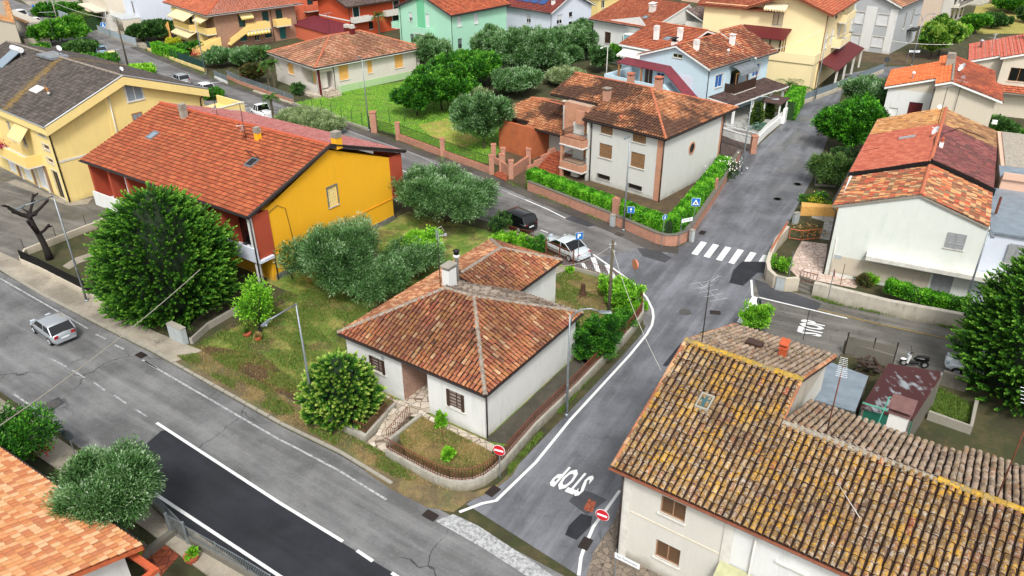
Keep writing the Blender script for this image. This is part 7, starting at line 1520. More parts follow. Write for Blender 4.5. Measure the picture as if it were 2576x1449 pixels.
gt = thing('garden_gate','rust-brown sliding gate in front of the light silver saloon','gate',g('m3',490,690));m = MB();rail(m,[g('m3',285,600)+[0,0,.1],g('m3',490,695)+[0,0,.1]],1.5,.14,.016);m.build('gate_leaf','rust',gt);
for x,y in ((285,600),(385,645),(490,695)): m = MB();m.tube([g('m3',x,y),g('m3',x,y)+[0,0,1.75]],.06,5);m.build('post','rust',gt)
pass;wall_run('garden_wall','low wall with dark railing beside the black minivan',W('m3',(-60,430),(90,480),(190,500)),.7,.2,'concrete',fence=(.5,'rust',.15,.014))
# yellow house garden
wall_run('garden_wall','low stained wall with dark mesh fence along the pavement',[(-39.6,55.5),(-37.1,53.9),(-35.7,52.9),(-30.0,48.9),(-26.6,46.4)],.55,.22,'wall_beige',fence=(.8,'black',.05,.016));wall_run('garden_wall','low wall with leaning wire posts behind the bare pollard tree',[(-39.8,55.8),(-40.2,57.2),(-36.9,62.4),(-36.2,64.2)],.6,.2,'wall_beige')
for i,(a,b) in enumerate((((190,560),(155,460)),((430,475),(402,375)),((660,400),(628,282)))): rod(['leftmost leaning wire post on the garden wall','middle wire post on the garden wall','wire post nearest the white balcony'][i],q('m1',*a),q('m1',*b),'fence_post','fence post')
wall_run('garden_wall','grey low wall with dark railing between the conifer and the target garden',W('m1',(1440,1250),(1560,1140),(1800,1000),(1990,850)),.5,.22,'concrete',fence=(.8,'iron',.14,.013));bx_ = thing('utility_cabinet','leaning grey utility cabinet at the foot of the big conifer','cabinet',g('m1',1390,1260))
def cabinet(t,p,az,w=1.2,d=.35,h=1.2,mat='plastic_grey'):
    F = Fr((0,0),az,world=p);m = MB();m.box(F,-w/2,w/2,0,d,.08,h);m.build('housing',mat,t);m = MB();m.box(F,-w/2+.04,-.02,-.02,0,.14,h-.06);m.box(F,.02,w/2-.04,-.02,0,.14,h-.06);m.build('doors',mat,t);m = MB();m.box(F,-w/2-.03,w/2+.03,-.03,d+.03,h,h+.05);m.build('lid','concrete',t);m = MB();m.box(F,-w/2,w/2,0.01,d,0,.08);m.build('plinth','concrete',t)
cabinet(bx_,g('m1',1330,1240),-34,1.5,.4,1.25)
for lab,k,x,y,w_,az in (('pale grey meter cabinet at the rounded wall of the row house yard','m4',255,850,.6,-30),('small grey cabinet beside the yellow-tipped bush','b2',345,375,.9,-35),('small pale cabinet among the weeds by the right road','m4',385,355,.5,20),('small grey cabinet at the hedge corner','m3',1365,485,.35,-60),('rubbish bin in front of the hedge pillar','m3',775,370,.4,-45)): c_ = thing('utility_cabinet' if 'bin' not in lab else 'litter_bin',lab,'cabinet' if 'bin' not in lab else 'bin',g(k,x,y));cabinet(c_,g(k,x,y),az,w_,.3,1.1)
# brick wall with fence along the upper road
BWL = W('t2',(905,1000),(1080,1050));PIL = [at(q('t2',*p)) for p in ((1085,1045),(1420,1170),(1785,1305))]
wall_run('brick_garden_wall','long brick wall with black iron fence and brick pillars along the upper road',W('t2',(1085,1048),(1420,1175),(1785,1308)),.75,.3,'brick_wall',fence=(1.05,'black',.14,.014,'spike'),posts=(2.0,'brick_wall',.5));gt = thing('iron_gate','black iron gate between two brick pillars by the green lawn','gate',g('t2',905,985));m = MB();rail(m,[g('t2',930,1000)+[0,0,.1],g('t2',1055,1040)+[0,0,.1]],1.5,.14,.016);m.build('gate_leaf','black',gt)
m = MB();p = g('t2',905,992);m.box(W0,p[0]-.35,p[0]+.35,p[1]-.35,p[1]+.35,0,2.4);m.box(W0,p[0]-.42,p[0]+.42,p[1]-.42,p[1]+.42,2.4,2.5);m.build('pillar','brick_wall',gt)
wall_run('brick_garden_wall','brick wall and pillars stepping round the entrance stairs',W('t2',(1860,1290),(1930,1340),(2060,1250),(2050,1160)),1.2,.35,'brick_wall',posts=(1.9,'brick_wall',.5));wall_run('brick_garden_wall','brick pillars beside the left edge of the entrance',W('t2',(1870,1250),(1800,1220)),.6,.3,'brick_wall',posts=(2.0,'brick_wall',.5));sheet('entrance_steps',W('t2',(1790,1320),(1860,1275),(1905,1310),(1900,1370)),.12,'cotto')
BW2 = [(1.7,70.5),(9.1,62.3),(12.2,58.5),(12.9,58.0),(13.7,58.0),(14.6,58.7),(15.6,60.4),(19.4,68.0),(24.4,78.8)]
wall_run('brick_garden_wall','curved brick wall under the bright hedge at the junction',BW2,.95,.32,'brick_wall',cap='concrete_dark');wall_run('brick_pillar','tall brick pillar in the middle of the hedge',[(9.0,62.6),(9.4,62.2)],2.5,.45,'brick_wall',cat='pillar');wall_run('brick_pillar','thin brick post at the right end of the hedge',[(19.3,68.0),(19.5,68.3)],2.0,.2,'brick_wall',cat='pillar')
hedge('hedge','bright clipped laurel hedge following the curved brick wall',[(2.0,71.4),(9.5,63.2),(12.4,60.0),(13.2,59.3),(14.0,60.0),(15.0,61.7),(18.4,68.1),(21.8,74.7)],1.15,1.8,dens=900,leaf=(.17,.11),wav=.05);bush('flowering_bush','white-flowering dark bush at the end of the hedge',g('t3',1640,1340),1.4,2.0,'leaf_dark',80,40)
fb = np.array([g('t3',1640,1340)+np.array([RNG.normal()*.9,RNG.normal()*.9,1.2+RNG.random()*.9]) for _ in range(160)]);tag(leaf_mesh('blossom',fb,rdir(160),.16,.14,RNG.random(160),'flower_white'),'white blossom on the dark bush by the hedge','flowers')
gt = thing('iron_gate','black spiked driveway gate beside the brick-trimmed white house','gate',g('t3',1815,1150));m = MB();rail(m,[g('t3',1600,1075)+[0,0,.1],g('t3',1815,1140)+[0,0,.1]],1.5,.15,.016,'spike');m.build('gate_leaf','black',gt);m = MB();p = g('t3',1835,1150);m.box(W0,p[0]-.3,p[0]+.3,p[1]-.3,p[1]+.3,0,1.9);m.box(W0,p[0]-.36,p[0]+.36,p[1]-.36,p[1]+.36,1.9,2.0);m.build('pillar','brick_wall',gt)
wall_run('garden_wall','white garden wall with fence along the paved terrace',W('t3',(1600,1010),(1700,1050),(1860,1095),(1940,1010),(2045,925)),.9,.2,'white',fence=(.5,'white',.16,.02));wall_run('white_pillar','white gate pillar with small brown roof',W('t3',(2060,930),(2075,915)),1.8,.35,'white',cat='pillar')
m = MB();p = g('t3',1990,905);F = Fr((0,0),-46,world=p);m.hexa([F.w(-1.2,-1,2.3),F.w(1.2,-1,2.3),F.w(1.2,1,2.7),F.w(-1.2,1,2.7),F.w(-1.2,-1,2.42),F.w(1.2,-1,2.42),F.w(1.2,1,2.82),F.w(-1.2,1,2.82)]);gt = thing('porch_gate','white gate with a small brown shingle roof','gate',p);m.build('roof','tile_shingle',gt)
for a_,b_ in ((-1,-.8),(1,-.8),(-1,.8),(1,.8)): m = MB();m.box(F,a_-.07,a_+.07,b_-.07,b_+.07,0,2.4);m.build('post','white',gt)
# pale bungalow, brown house and upper left fences
panel_fence('grey mesh fence on a red-brown base before the pale bungalow',W('t2',(300,778),(110,708),(0,668),(-120,625),(-195,590)),1.2,'fence_grey',.45,'brick_wall');panel_fence('grey mesh fence with white posts beside the palm garden',W('t1',(1710,632),(1615,590)),1.2,'fence_grey',.4,'wall_white');panel_fence('dark green mesh fence before the brown apartment house',W('c1',(770,1030),(490,930),(280,850),(40,760),(-60,720)),1.6,'green_metal',.5,'wall_paleyellow','green_metal',sheet_=True)
panel_fence('long grey-blue fence at the top left',W('c0',(1960,670),(1720,590),(1410,480)),1.5,'mesh_grey',.3,'concrete',sheet_=True);panel_fence('grey-blue fence before the hedges at the top left',W('c0',(1110,345),(1010,310),(730,205)),1.5,'mesh_grey',.3,'concrete',sheet_=True)
hedge('hedge','bright green clipped hedge before the brown apartment house',[tuple(p)+(0,) for p in W('c1',(60,745),(490,890))],1.3,1.6,dens=420,leaf=(.3,.18));hedge('hedge','olive-green clipped hedge at the top left',[tuple(p)+(0,) for p in W('c0',(1140,375),(1370,430))],3,2.6,dens=300,leaf=(.32,.2),mat='leaf_weed')
hedge('hedge','tall bright hedge beside the white gate',[tuple(p)+(0,) for p in W('t4',(310,900),(390,775))],1.6,2.3,dens=500,leaf=(.24,.16));panel_fence('grey slatted fence on a stained wall by the cream-yellow house',W('t4',(400,800),(470,770),(650,705),(830,625)),1.4,'fence_grey',.55,'wall_beige',sheet_=True);panel_fence('grey slatted fence on a stained wall by the paved front yard',W('t4',(850,620),(1035,548)),1.4,'fence_grey',.55,'wall_beige',sheet_=True)
# lawn wire fence
t = thing('wire_fence','thin dark wire fence posts along the bright lawn','fence',g('t2',365,790));PP = [g('t2',x,y) for x,y in ((370,795),(440,825),(512,850),(585,870),(660,900),(738,930),(815,955),(872,975))]
for p in PP: m = MB();m.tube([p,p+[0,0,1.7]],.035,4);m.build('post','green_fence',t)
m = MB()
for z in (.4,.8,1.2,1.6): m.tube([p+[0,0,z] for p in PP],.008,3)
m.build('wires','green_fence',t);t = thing('wire_fence','wire fence posts crossing the lawn near the fig trees','fence',g('t2',1015,920));PP = [g('t2',x,y) for x,y in ((1018,925),(1130,915),(1245,885),(1352,860),(1460,835))]
for p in PP: m = MB();m.tube([p,p+[0,0,1.7]],.035,4);m.build('post','green_fence',t)
m = MB()
for z in (.4,.8,1.2,1.6): m.tube([p+[0,0,z] for p in PP],.008,3)
m.build('wires','green_fence',t)
wall_run('kerb_wall','low concrete kerb wall at the edge of the bright lawn',W('t2',(290,785),(560,885),(865,985)),.35,.22,'concrete');wall_run('kerb_wall','low overgrown wall strip at the foot of the pale bungalow fence',W('t2',(0,690),(150,740),(290,785)),.25,.3,'wall_beige')
# row house yard
wall_run('retaining_wall','rounded rough plaster wall at the row house corner',W('m4',(390,845),(300,850),(215,825),(170,780),(160,720),(175,665),(230,540),(310,450)),1.1,.3,'wall_beige');wall_run('retaining_wall','long stained retaining wall along the right road',W('m4',(505,885),(640,920),(1060,1025),(1560,1120),(1700,1150)),1.15,.4,'wall_dirty')
hedge('hedge','low dark green hedge on top of the retaining wall',[np.array([*p,0]) for p in W('m4',(1040,905),(1300,990),(1640,1070))],.9,.75,z=.75,dens=620,leaf=(.16,.1));m = MB();rail(m,[g('m4',180,650)+[0,0,.9],g('m4',300,450)+[0,0,.9]],.6,.5,.03);tag(m.build('railing','rust_orange'),'orange rusty rail beside the crossing','railing');m = MB();rail(m,[g('m4',330,465)+[0,0,.1],g('m4',420,480)+[0,0,.1],g('m4',560,465)+[0,0,.1]],.9,.5,.03);tag(m.build('railing','rust_orange'),'orange rusty rail across the row house yard','railing')
gt = thing('garden_gate','small rusty gate above the steps in the right wall','gate',g('m4',400,800));m = MB();rail(m,[g('m4',400,820)+[0,0,.5],g('m4',520,850)+[0,0,.5]],.9,.2,.02);m.build('gate_leaf','rust',gt)
st = thing('garden_steps','worn concrete steps in the gap of the right wall','steps',g('m4',450,870))
for i in range(4): a,b = g('m4',395,850),g('m4',500,890);n_ = np.array([.35,.94,0]);m = MB();m.prism([a+n_*(.32*i),b+n_*(.32*i),b+n_*(.32*(i+1)),a+n_*(.32*(i+1))],.18*(i+1));m.build('step','concrete_dark',st)
m = MB();m.prism([g('m4',415,250),g('m4',690,275),g('m4',690,295),g('m4',415,285)],.9);tag(m.build('garden_wall','board_orange'),'tan wooden-topped wall across the row house garden','wall');panel_fence('dark wire fence beyond the tan wall',W('m4',(525,60),(680,70)),1.2,'iron',.2,'concrete')
# bottom-left fence and patio
panel_fence('grey metal garden fence along the fresh asphalt',[tuple(p) for p in W('b1',(1000,985),(1130,1110))]+[tuple(p) for p in W('b1',(1250,1235),(1640,1460),(1800,1560))],1.15,'galv',.45,'concrete_dark','galv',dens=.12)
gt = thing('garden_gate','grey metal garden gate above the terracotta patio','gate',g('b1',1160,1180));m = MB();rail(m,[g('b1',1140,1190)+[0,0,.1],g('b1',1235,1240)+[0,0,.1]],1.3,.1,.014);m.build('gate_leaf','galv',gt);
for x,y in ((1130,1185),(1240,1245)): m = MB();m.tube([g('b1',x,y),g('b1',x,y)+[0,0,1.5]],.08,6);m.build('post','galv',gt)
pass;wall_run('garden_wall','low mossy wall between patio and garden',W('b1',(930,1350),(1150,1180)),.4,.3,'concrete_dark')
def pot(label,p,s=.3,mat='leaf_bright',pm='clay_pot'): t = thing('flower_pot',label,'pot',p);m = MB();m.lathe(p,[(s*.7,0),(s,s*.7),(s*1.05,s*1.1),(s*.8,s*1.1)],12);m.build('pot',pm,t);C,D,A = cloud([((p[0],p[1],s*1.5),(s*.8,s*.8,s*.6))],14,18,s*.5);leaf_mesh('plant',C,D,s*.5,s*.3,A,mat,t)
pot('terracotta pot with bright plant on the dark patio',g('b1',1265,1350),.34);pot('terracotta pot on the target lawn near the young tree',g('m1',1860,1190),.28,'leaf_weed');pot('overturned orange pot on the target lawn',g('m1',1940,1220),.26,'leaf_straw','rust_orange');pot('square orange planter under the porch beam',g('b1',905,1330),.4)
# ================================================================ sheds behind the old house
def sheds():
    F = FO
    def sh(name,label,pts,mat,cat,wm='concrete_dark',walls=None):
        B = Bld(name,label,F,cat,loc=F.w(pts[0][0],pts[0][1]));m = MB();P = [F.w(*p) for p in pts];m.prism([p-[0,0,.06] for p in P],.08)
        if mat == 'corr':
            n = 46
            for i in range(n): f0 = i/n;f1 = (i+.5)/n;a = P[0]+(P[1]-P[0])*f0;b = P[0]+(P[1]-P[0])*f1;d = P[3]+(P[2]-P[3])*f0;c = P[3]+(P[2]-P[3])*f1;m.prism([a+[0,0,.02],b+[0,0,.02],c+[0,0,.02],d+[0,0,.02]],.035)
        m.build('roof','corr_brown' if mat == 'corr' else mat,B.t)
        for i in range(len(pts)): a,b = pts[i],pts[(i+1) % len(pts)];m = MB();ax,bx2 = F.w(a[0],a[1],0),F.w(b[0],b[1],0);ix = (np.mean([F.w(p[0],p[1],0) for p in pts],axis=0)-(ax+bx2)/2);ix = ix/np.linalg.norm(ix)*.12;m.hexa([ax+ix*.5,bx2+ix*.5,bx2+ix*1.5,ax+ix*1.5,ax+ix*.5+[0,0,a[2]-.08],bx2+ix*.5+[0,0,b[2]-.08],bx2+ix*1.5+[0,0,b[2]-.08],ax+ix*1.5+[0,0,a[2]-.08]]);m.build('wall',wm if i == 0 else 'concrete_dark',B.t)
        return B
    def L(px,z): x,y = F.Z(px,z);return (x,y,z)
    k = lambda x,y: (1916.7+.46837*x,862.5+.46837*y)
    sh('lean_to','lean-to with blue-grey sheet roof behind the lichened house',[L(k(262,300),3.6),L(k(500,370),3.6),L(k(572,180),2.9),L(k(355,100),2.9)],'roof_grey_blue','lean-to')
    sh('shed','shed with corrugated maroon and silver-worn metal roof',[L(k(530,350),2.6),L(k(810,415),2.6),L(k(975,160),2.5),L(k(680,112),2.5)],'corr','shed','wall_green_screen')
    m = MB();rail(m,[at(k(540,325),3.2),at(k(700,375),3.2)],.02,.4,.02);m.tube([at(k(625,430),3),at(k(685,290),3.4)],.03,4);m.tube([at(k(670,445),2.8),at(k(695,375),3.2)],.04,4);m.tube([at(k(685,290),3.4),at(k(752,312),3.4)],.03,4);tag(m.build('clothes_frame','green_frame'),'thin green metal clothes frame above the shed yard','frame')
    wall_run('garden_wall','grey concrete wall beside the scooter',[at(k(430,50))[:2],at(k(690,130))[:2]],.9,.2,'concrete_dark');wall_run('garden_wall','dark concrete wall left of the right-hand conifer',[at(k(955,220))[:2],at(k(1090,262))[:2]],1.0,.25,'concrete_dark');wall_run('garden_wall','pale-topped low wall crossing the weedy plot',[at(k(885,410))[:2],at(k(1110,490))[:2],at(k(1140,350))[:2]],.6,.2,'concrete')
    gt = thing('yard_gate','grey sheet metal yard gate on the right road','gate',at(k(430,60)));m = MB();a,b = at(k(440,62)),at(k(700,118));d = (b-a);s = np.array([-d[1],d[0],0])/np.linalg.norm(d)*.03;m.prism([a-s+[0,0,.1],b-s+[0,0,.1],b+s+[0,0,.1],a+s+[0,0,.1]],1.3);m.build('gate_leaf','concrete_dark',gt);
    for f in (0,.55,1): m = MB();m.tube([a+d*f,a+d*f+[0,0,1.7]],.05,4);m.build('post','iron',gt)
    pass;sheet('yard',[at(k(x,y))[:2] for x,y in ((420,60),(960,190),(1150,300),(1200,640),(800,700),(300,380))],.03,'grass_dark')
    wp = thing('wood_pile','untidy pile of cut logs between the two sheds','wood pile',at(k(580,165)))
    p0 = at(k(580,175))
    for i in range(26): m = MB();c = p0+[RNG.normal()*.45,RNG.normal()*.35,.2+RNG.random()*1.0];d = rdir(1)[0]*[1,1,.2]*.35;m.tube([c-d,c+d],.09,6);m.build('log','wood_dark' if i % 2 else 'bark',wp)
sheds_mat = tiles
def _corr():
    t = NT('corr_brown');n = t.noise(.5,3,.6);mp = t.n('ShaderNodeMapping');mp.inputs['Rotation'].default_value = (0,0,R(-50));mp.inputs['Scale'].default_value = (1,.2,1);t.l(t.co,mp.inputs[0]);f = t.noise(3,4,.6,co=mp.outputs[0]);c = t.mix(t.map(t.math('ADD',n,t.math('MULTIPLY',f,.5)),.84,.9),hexc('4f2a2a'),hexc('9aa2a6'));t.fin(c,.6)
_corr();flat('green_frame','4a9a84',.6);sheds()
# washing / flowers / small things
def flowers(label,p,r,mat,n=240,z=0,zr=.25,s=.12): C = np.array([[p[0]+RNG.normal()*r,p[1]+RNG.normal()*r,z+abs(RNG.normal())*zr] for _ in range(n)]);tag(leaf_mesh('flowers',C,rdir(n),s,s*.8,RNG.random(n),mat),label,'flowers',kind='stuff')
flowers('crimson potted flowers hanging over the yellow balcony',FD.w(9.3,-1.5),.35,'flower_pink',260,4.0,.25,.14);flowers('magenta flowers on the far end of the yellow balcony',FD.w(11.8,-1.4),.4,'flower_pink',240,4.1,.2,.14);flowers('red geraniums in the garden behind the lower left olive',g('b1',320,700),.25,'flower_red',150,.8,.3);flowers('red and white flowers showing through the lower left olive',at(q('b1',690,695),3.4),.15,'flower_red',90,3.4,.15)
flowers('red leaves of a low plant before the brown apartment house',g('c1',630,810),.5,'flower_red',120,.3,.5,.2)
ws = thing('plastic_bags','heap of plastic bags on the terrace house balcony','bags',FY.w(1.6,-.7,2.35))
for i,mt in enumerate(('cloth_green','cloth_white','black','cloth_white','trousers_dark')): m = MB();m.blob(FY.w(1.2+.5*i,-.7+.1*(i % 2),2.6),(.3,.28,.3),9,6,.12);m.build('bag',mt,ws,smooth=True)
s_ = thing('tree_stump','dark sawn tree stump in the dry garden by the wooden pole','stump',g('m3',565,890));m = MB();p = g('m3',562,880);m.tube([p,p+[0,0,.35],p+[0,0,.9]],[.3,.2,.17],9);m.build('trunk','stump',s_);m = MB()
for i in range(9): a = i*.7;m.tube([p+[0,0,.1],p+[.75*math.cos(a),.75*math.sin(a),0.02]],[.08,.03],5)
m.build('roots','stump',s_)
# pedestrian in blue at the far left
def person(p,head):
    t = thing('person','pedestrian in a blue top and dark trousers on the far pavement','person',p);c,s = math.cos(R(head)),math.sin(R(head));me = bpy.data.meshes.new('body');J = [(0,0,.95),(0,0,1.2),(0,0,1.42),(0,0,1.52),(0,0,1.66),(0,.1,.9),(.12,.11,.5),(-.05,.12,.07),(.08,.12,.03),(0,-.1,.9),(-.1,-.11,.5),(-.28,-.12,.1),(-.16,-.12,.04),(0,.2,1.4),(-.05,.27,1.13),(.08,.29,.9),(0,-.2,1.4),(.06,-.27,1.13),(.2,-.28,.92)]
    E_ = [(0,1),(1,2),(2,3),(3,4),(0,5),(5,6),(6,7),(7,8),(0,9),(9,10),(10,11),(11,12),(2,13),(13,14),(14,15),(2,16),(16,17),(17,18)];rad = [.15,.14,.16,.06,.11,.1,.07,.045,.04,.1,.07,.045,.04,.07,.05,.035,.07,.05,.035]
    me.from_pydata([(x*c-y*s,x*s+y*c,z) for x,y,z in J],E_,[]);o = bpy.data.objects.new('body',me);COL.objects.link(o);o.parent = t;m_ = o.modifiers.new('s','SKIN');sv = me.skin_vertices[0].data
    for i,r in enumerate(rad): sv[i].radius = (r,r)
    sv[0].use_root = True;o.modifiers.new('d','SUBSURF').levels = 1;me.materials.append(M['shirt_blue']);me.materials.append(M['trousers_dark']);me.materials.append(M['skin']);bpy.context.view_layer.update();dg = bpy.context.evaluated_depsgraph_get();m2 = bpy.data.meshes.new_from_object(o.evaluated_get(dg));o.modifiers.clear();o.data = m2
    for f in m2.polygons: z = f.center.z;f.material_index = 1 if z < .98 else (2 if z > 1.5 or (z < 1.02) else 0);f.use_smooth = True
    m = MB();m.blob(np.array(p)+[0,0,1.68],(.1,.09,.1),8,6);m.build('hair','bark_dark',t,smooth=True)
person(g('c0',495,170)+[0,0,.02],-40)
# ================================================================ trees and plants
def tpx(b,top_,half): """ground px, top px, half crown width px -> world point, height, radius""";p = at(b);return p,hgt(b,top_),px2m(b,half)
def olive(label,b,top_,half,seed=1,mat='leaf_olive',fac=1.0,near=1.0,k=8,zf=.40,ntr=1,name='olive_tree',group=None,bias=0,clumps=None,name_cat='tree'):
    p,h,r = tpx(b,top_,half);d = float(np.linalg.norm(p-CAM));ls = max(.14,min(.42,d*.0027));n = clumps or int(300*min(1.6,(r/2.6)**2))
    return tree(name,label,name_cat,p,h,r,h*zf,mat,clumps=n,per=int(95*fac),leaf=(ls*1.15,ls*.36),cr=.42+.05*r,k=k,seed=seed,group=group,bark='trunk_grey',shell=.5,bias=bias,fork=.35,ntr=ntr)
def green(label,b,top_,half,seed=1,mat='leaf_green',zf=.42,name='tree',per=55,bias=0,clumps=None,wl=.55,k=7,bark='bark'):
    per = int(per*1.25)
    p,h,r = tpx(b,top_,half);d = float(np.linalg.norm(p-CAM));ls = max(.16,min(.5,d*.0031));n = clumps or int(260*min(1.6,(r/2.6)**2)+40)
    return tree(name,label,'tree',p,h,r,h*zf,mat,clumps=n,per=per,leaf=(ls,ls*wl),cr=.38+.05*r,k=k,seed=seed,bark=bark,shell=.55,bias=bias,fork=.4)
# the two large conifers
p = at((446,772));conifer('conifer_tree','huge round dark green conifer beside the main road',p,[(.3,3.2),(1.1,4.1),(2.8,4.55),(4.6,4.35),(6.3,3.5),(7.5,2.4),(8.3,1.2),(8.6,.3)],2700,64,tl=1.0,w=.22,leafL=.15,leafW=.085)
p = at((2590,985));conifer('conifer_tree','tall pointed conifer at the right edge of the picture',p,[(.5,4.0),(2.5,4.5),(5,3.9),(7.5,2.8),(9.5,1.7),(11.3,.7),(12,.1)],2400,60,tl=1.0,w=.22,leafL=.15,leafW=.085,rotk=2)
# bush with pale tips by the lamp
p = at(q('b2',590,400));conifer('broadleaf_shrub','rounded glossy shrub with pale yellow-green tips beside the lamp post',p,[(.1,1.3),(.7,2.0),(1.7,2.2),(2.8,1.8),(3.6,1.1),(4.0,.3)],900,50,'leaf_yellowtip',.42,w=.17,leafL=.17,leafW=.1,cat='shrub',core=.5)
# olives round the corner bungalow
olive('large silvery olive between the yellow gable and the upper road',(1120,560),q('m2',1450,-30),124,3,fac=1.25,zf=.42,k=10,clumps=620)
olive('wide silvery olive in front of the yellow gable',(848,730),q('m2',660,340),112,5,fac=1.1,zf=.42,clumps=480,k=9);olive('green olive just left of the bungalow roof',(950,752),q('m2',1010,640),86,9,fac=1.1,clumps=330)
olive('olive behind the left roof slope of the bungalow',(1035,695),q('m2',1190,500),74,11,fac=1.0,clumps=330,bias=.03)
olive('feathery pale olive against the yellow gable',(900,660),q('m2',700,300),55,21,fac=.8,clumps=200,mat='leaf_olive_light',bias=.05)
green('yellow-green young tree by the bungalow chimney',(1072,672),q('m2',1290,400),44,4,'leaf_bright',name='fruit_tree');green('sparse young tree by the dark railing',q('m1',1960,1160),q('m2',90,760),46,8,'leaf_bright',per=11,name='fruit_tree',zf=.47,clumps=300,k=3,bark='bark_dark')
olive('large silvery olive in the lower left corner',(318,1362),q('b1',835,590),86,6,fac=1.5,zf=.44,clumps=800,k=11)
green('dark green shrubs at the left edge below the road',(40,1190),q('b1',100,360),92,12,'leaf_green',clumps=240,zf=.45,bias=-.08);green('yellowish shrub beside the salmon roof',(25,1150),q('b1',60,640),34,13,'leaf_bright',name='shrub',zf=.48)
# right side of the bungalow garden
bush('bush','round dark bush at the end of the bungalow garden',g('m3',655,1330),1.75,3.0,'leaf_green',200,60,(.17,.09),.32,seed=5,bias=-.1);bush('bush','bright green bush behind the rusty railing',g('m3',880,985),1.5,2.0,'leaf_bright',120,50,(.18,.1),.3,seed=2);bush('bush','light green bush beside the traffic mirror',g('m3',800,880),1.3,1.6,'leaf_bright',90,50,(.17,.1),.28,seed=3);bush('bush','small green bush in the middle of the dry garden',g('m3',860,1120),1.1,1.3,'leaf_green',70,45,(.15,.08),.26,seed=9,bias=.05)
bush('bush','dark green bush next to the black minivan',(1254,600),1.3,1.7,'leaf_dark',90,45) if False else bush('bush','dark green bush next to the black minivan',g('m2',1850,420),1.3,1.8,'leaf_dark',90,45,seed=4,bias=.1);bush('bush','bright low shrub behind the bungalow annex',g('m3',30,520),1.7,1.3,'leaf_bright',110,50,(.18,.1),.3,seed=7);bush('bush','green low shrub by the rusty sliding gate',g('m3',220,545),1.2,1.1,'leaf_green',70,45,seed=8)
for i,(k,x,y,r,h) in enumerate((('b2',1228,495,.3,.7),('b2',1278,720,.32,.7),('m3',465,712,.25,.5),('m3',1010,985,.4,.5),('m4',80,1140,1.15,1.9),('m4',255,690,1.0,1.1),('m4',945,800,.5,.8))):
    bush('bush',['small bright green tuft in the front bed near the bungalow wall','small bright green tuft near the curved railing','tiny green tuft at the top of the dry garden','green tuft outside the bungalow wall bend','bright round bush beside the right stop line','green bush on the rounded plaster wall','small bright shrub at the start of the low hedge'][i],g(k,x,y),r,h+(.6 if i < 2 else 0),'leaf_bright',40 if i != 4 else 130,40,(.15,.09),.16 if i < 4 else .28,seed=i+20,z0=0)
# pollarded bare tree
def bare(label,b,top_,spread,n=6,r=.22,mat='bark_dark',thin=False,name='bare_tree'):
    p = at(b);h = hgt(b,top_);t = thing(name,label,'tree',p);m = MB();rg = random.Random(3);pts = [p+np.array([-.12*i+.1*math.sin(i),.05*i,h*.62*i/5]) for i in range(6)];m.tube(pts,[r*1.25,r,r*.9,r*.85,r*.8,r*.75],9);m.build('trunk',mat,t,smooth=True);f = pts[-1];f2 = pts[3]
    for i in range(n):
        a = 2*math.pi*i/n+rg.uniform(-.4,.4);m = MB();s_ = spread*rg.uniform(.6,1.1);e = (f if i % 3 else f2)+[s_*math.cos(a),s_*math.sin(a),h*.25*rg.uniform(.3,1.2)];st_ = f if i % 3 else f2;mid = (st_+e)/2+[0,0,-.1]
        m.tube([st_,mid,e],[r*.6,r*.45,r*.38] if not thin else [r*.4,r*.2,r*.08],6)
        for j in range(2 if not thin else 6): b_ = a+rg.uniform(-1,1);q0 = mid+(e-mid)*rg.random();q1 = q0+np.array([math.cos(b_),math.sin(b_),rg.uniform(.1,.9)])*(.45 if not thin else spread*.5);m.tube([q0,q1],[r*.35,r*.2] if not thin else [r*.1,r*.04],5)
        m.build('branch',mat,t)
bare('black pollarded tree with stubby branches at the left',q('m1',375,612),q('m1',175,110),1.5,8,.26);bare('leafless slender tree at the left picture edge',(8,1110),q('b1',30,100),1.2,8,.1,'bark',True);bare('leafless reddish tree before the salmon house',q('c2',120,390),q('c2',60,90),2.0,9,.16,'bark',True);bare('thin leafless sapling before the yellow gable',q('m2',290,760),q('m2',200,600),.9,8,.05,'bark',True)
# lawn trees
green('leafy fig tree standing alone on the lawn, nearer one',q('t2',1225,870),q('t2',1180,610),52,14,'leaf_green',name='fig_tree',zf=.40,k=6,wl=.7,bias=-.1);green('larger bright fig tree on the lawn, farther one',q('t2',1412,830),q('t2',1400,500),82,15,'leaf_green',name='fig_tree',bias=-.06,wl=.7)
olive('round silvery olive beside the orange brick wall',q('t2',1725,1115),q('t2',1720,680),72,16,fac=1.2,zf=.42,clumps=380)
olive('pale olive behind the round silvery one',q('t2',1650,850),q('t2',1660,660),36,17,mat='leaf_olive_light')
green('dark leafy tree behind the two fig trees',q('t2',1620,640),q('t2',1580,385),80,18,'leaf_green',bias=-.04)
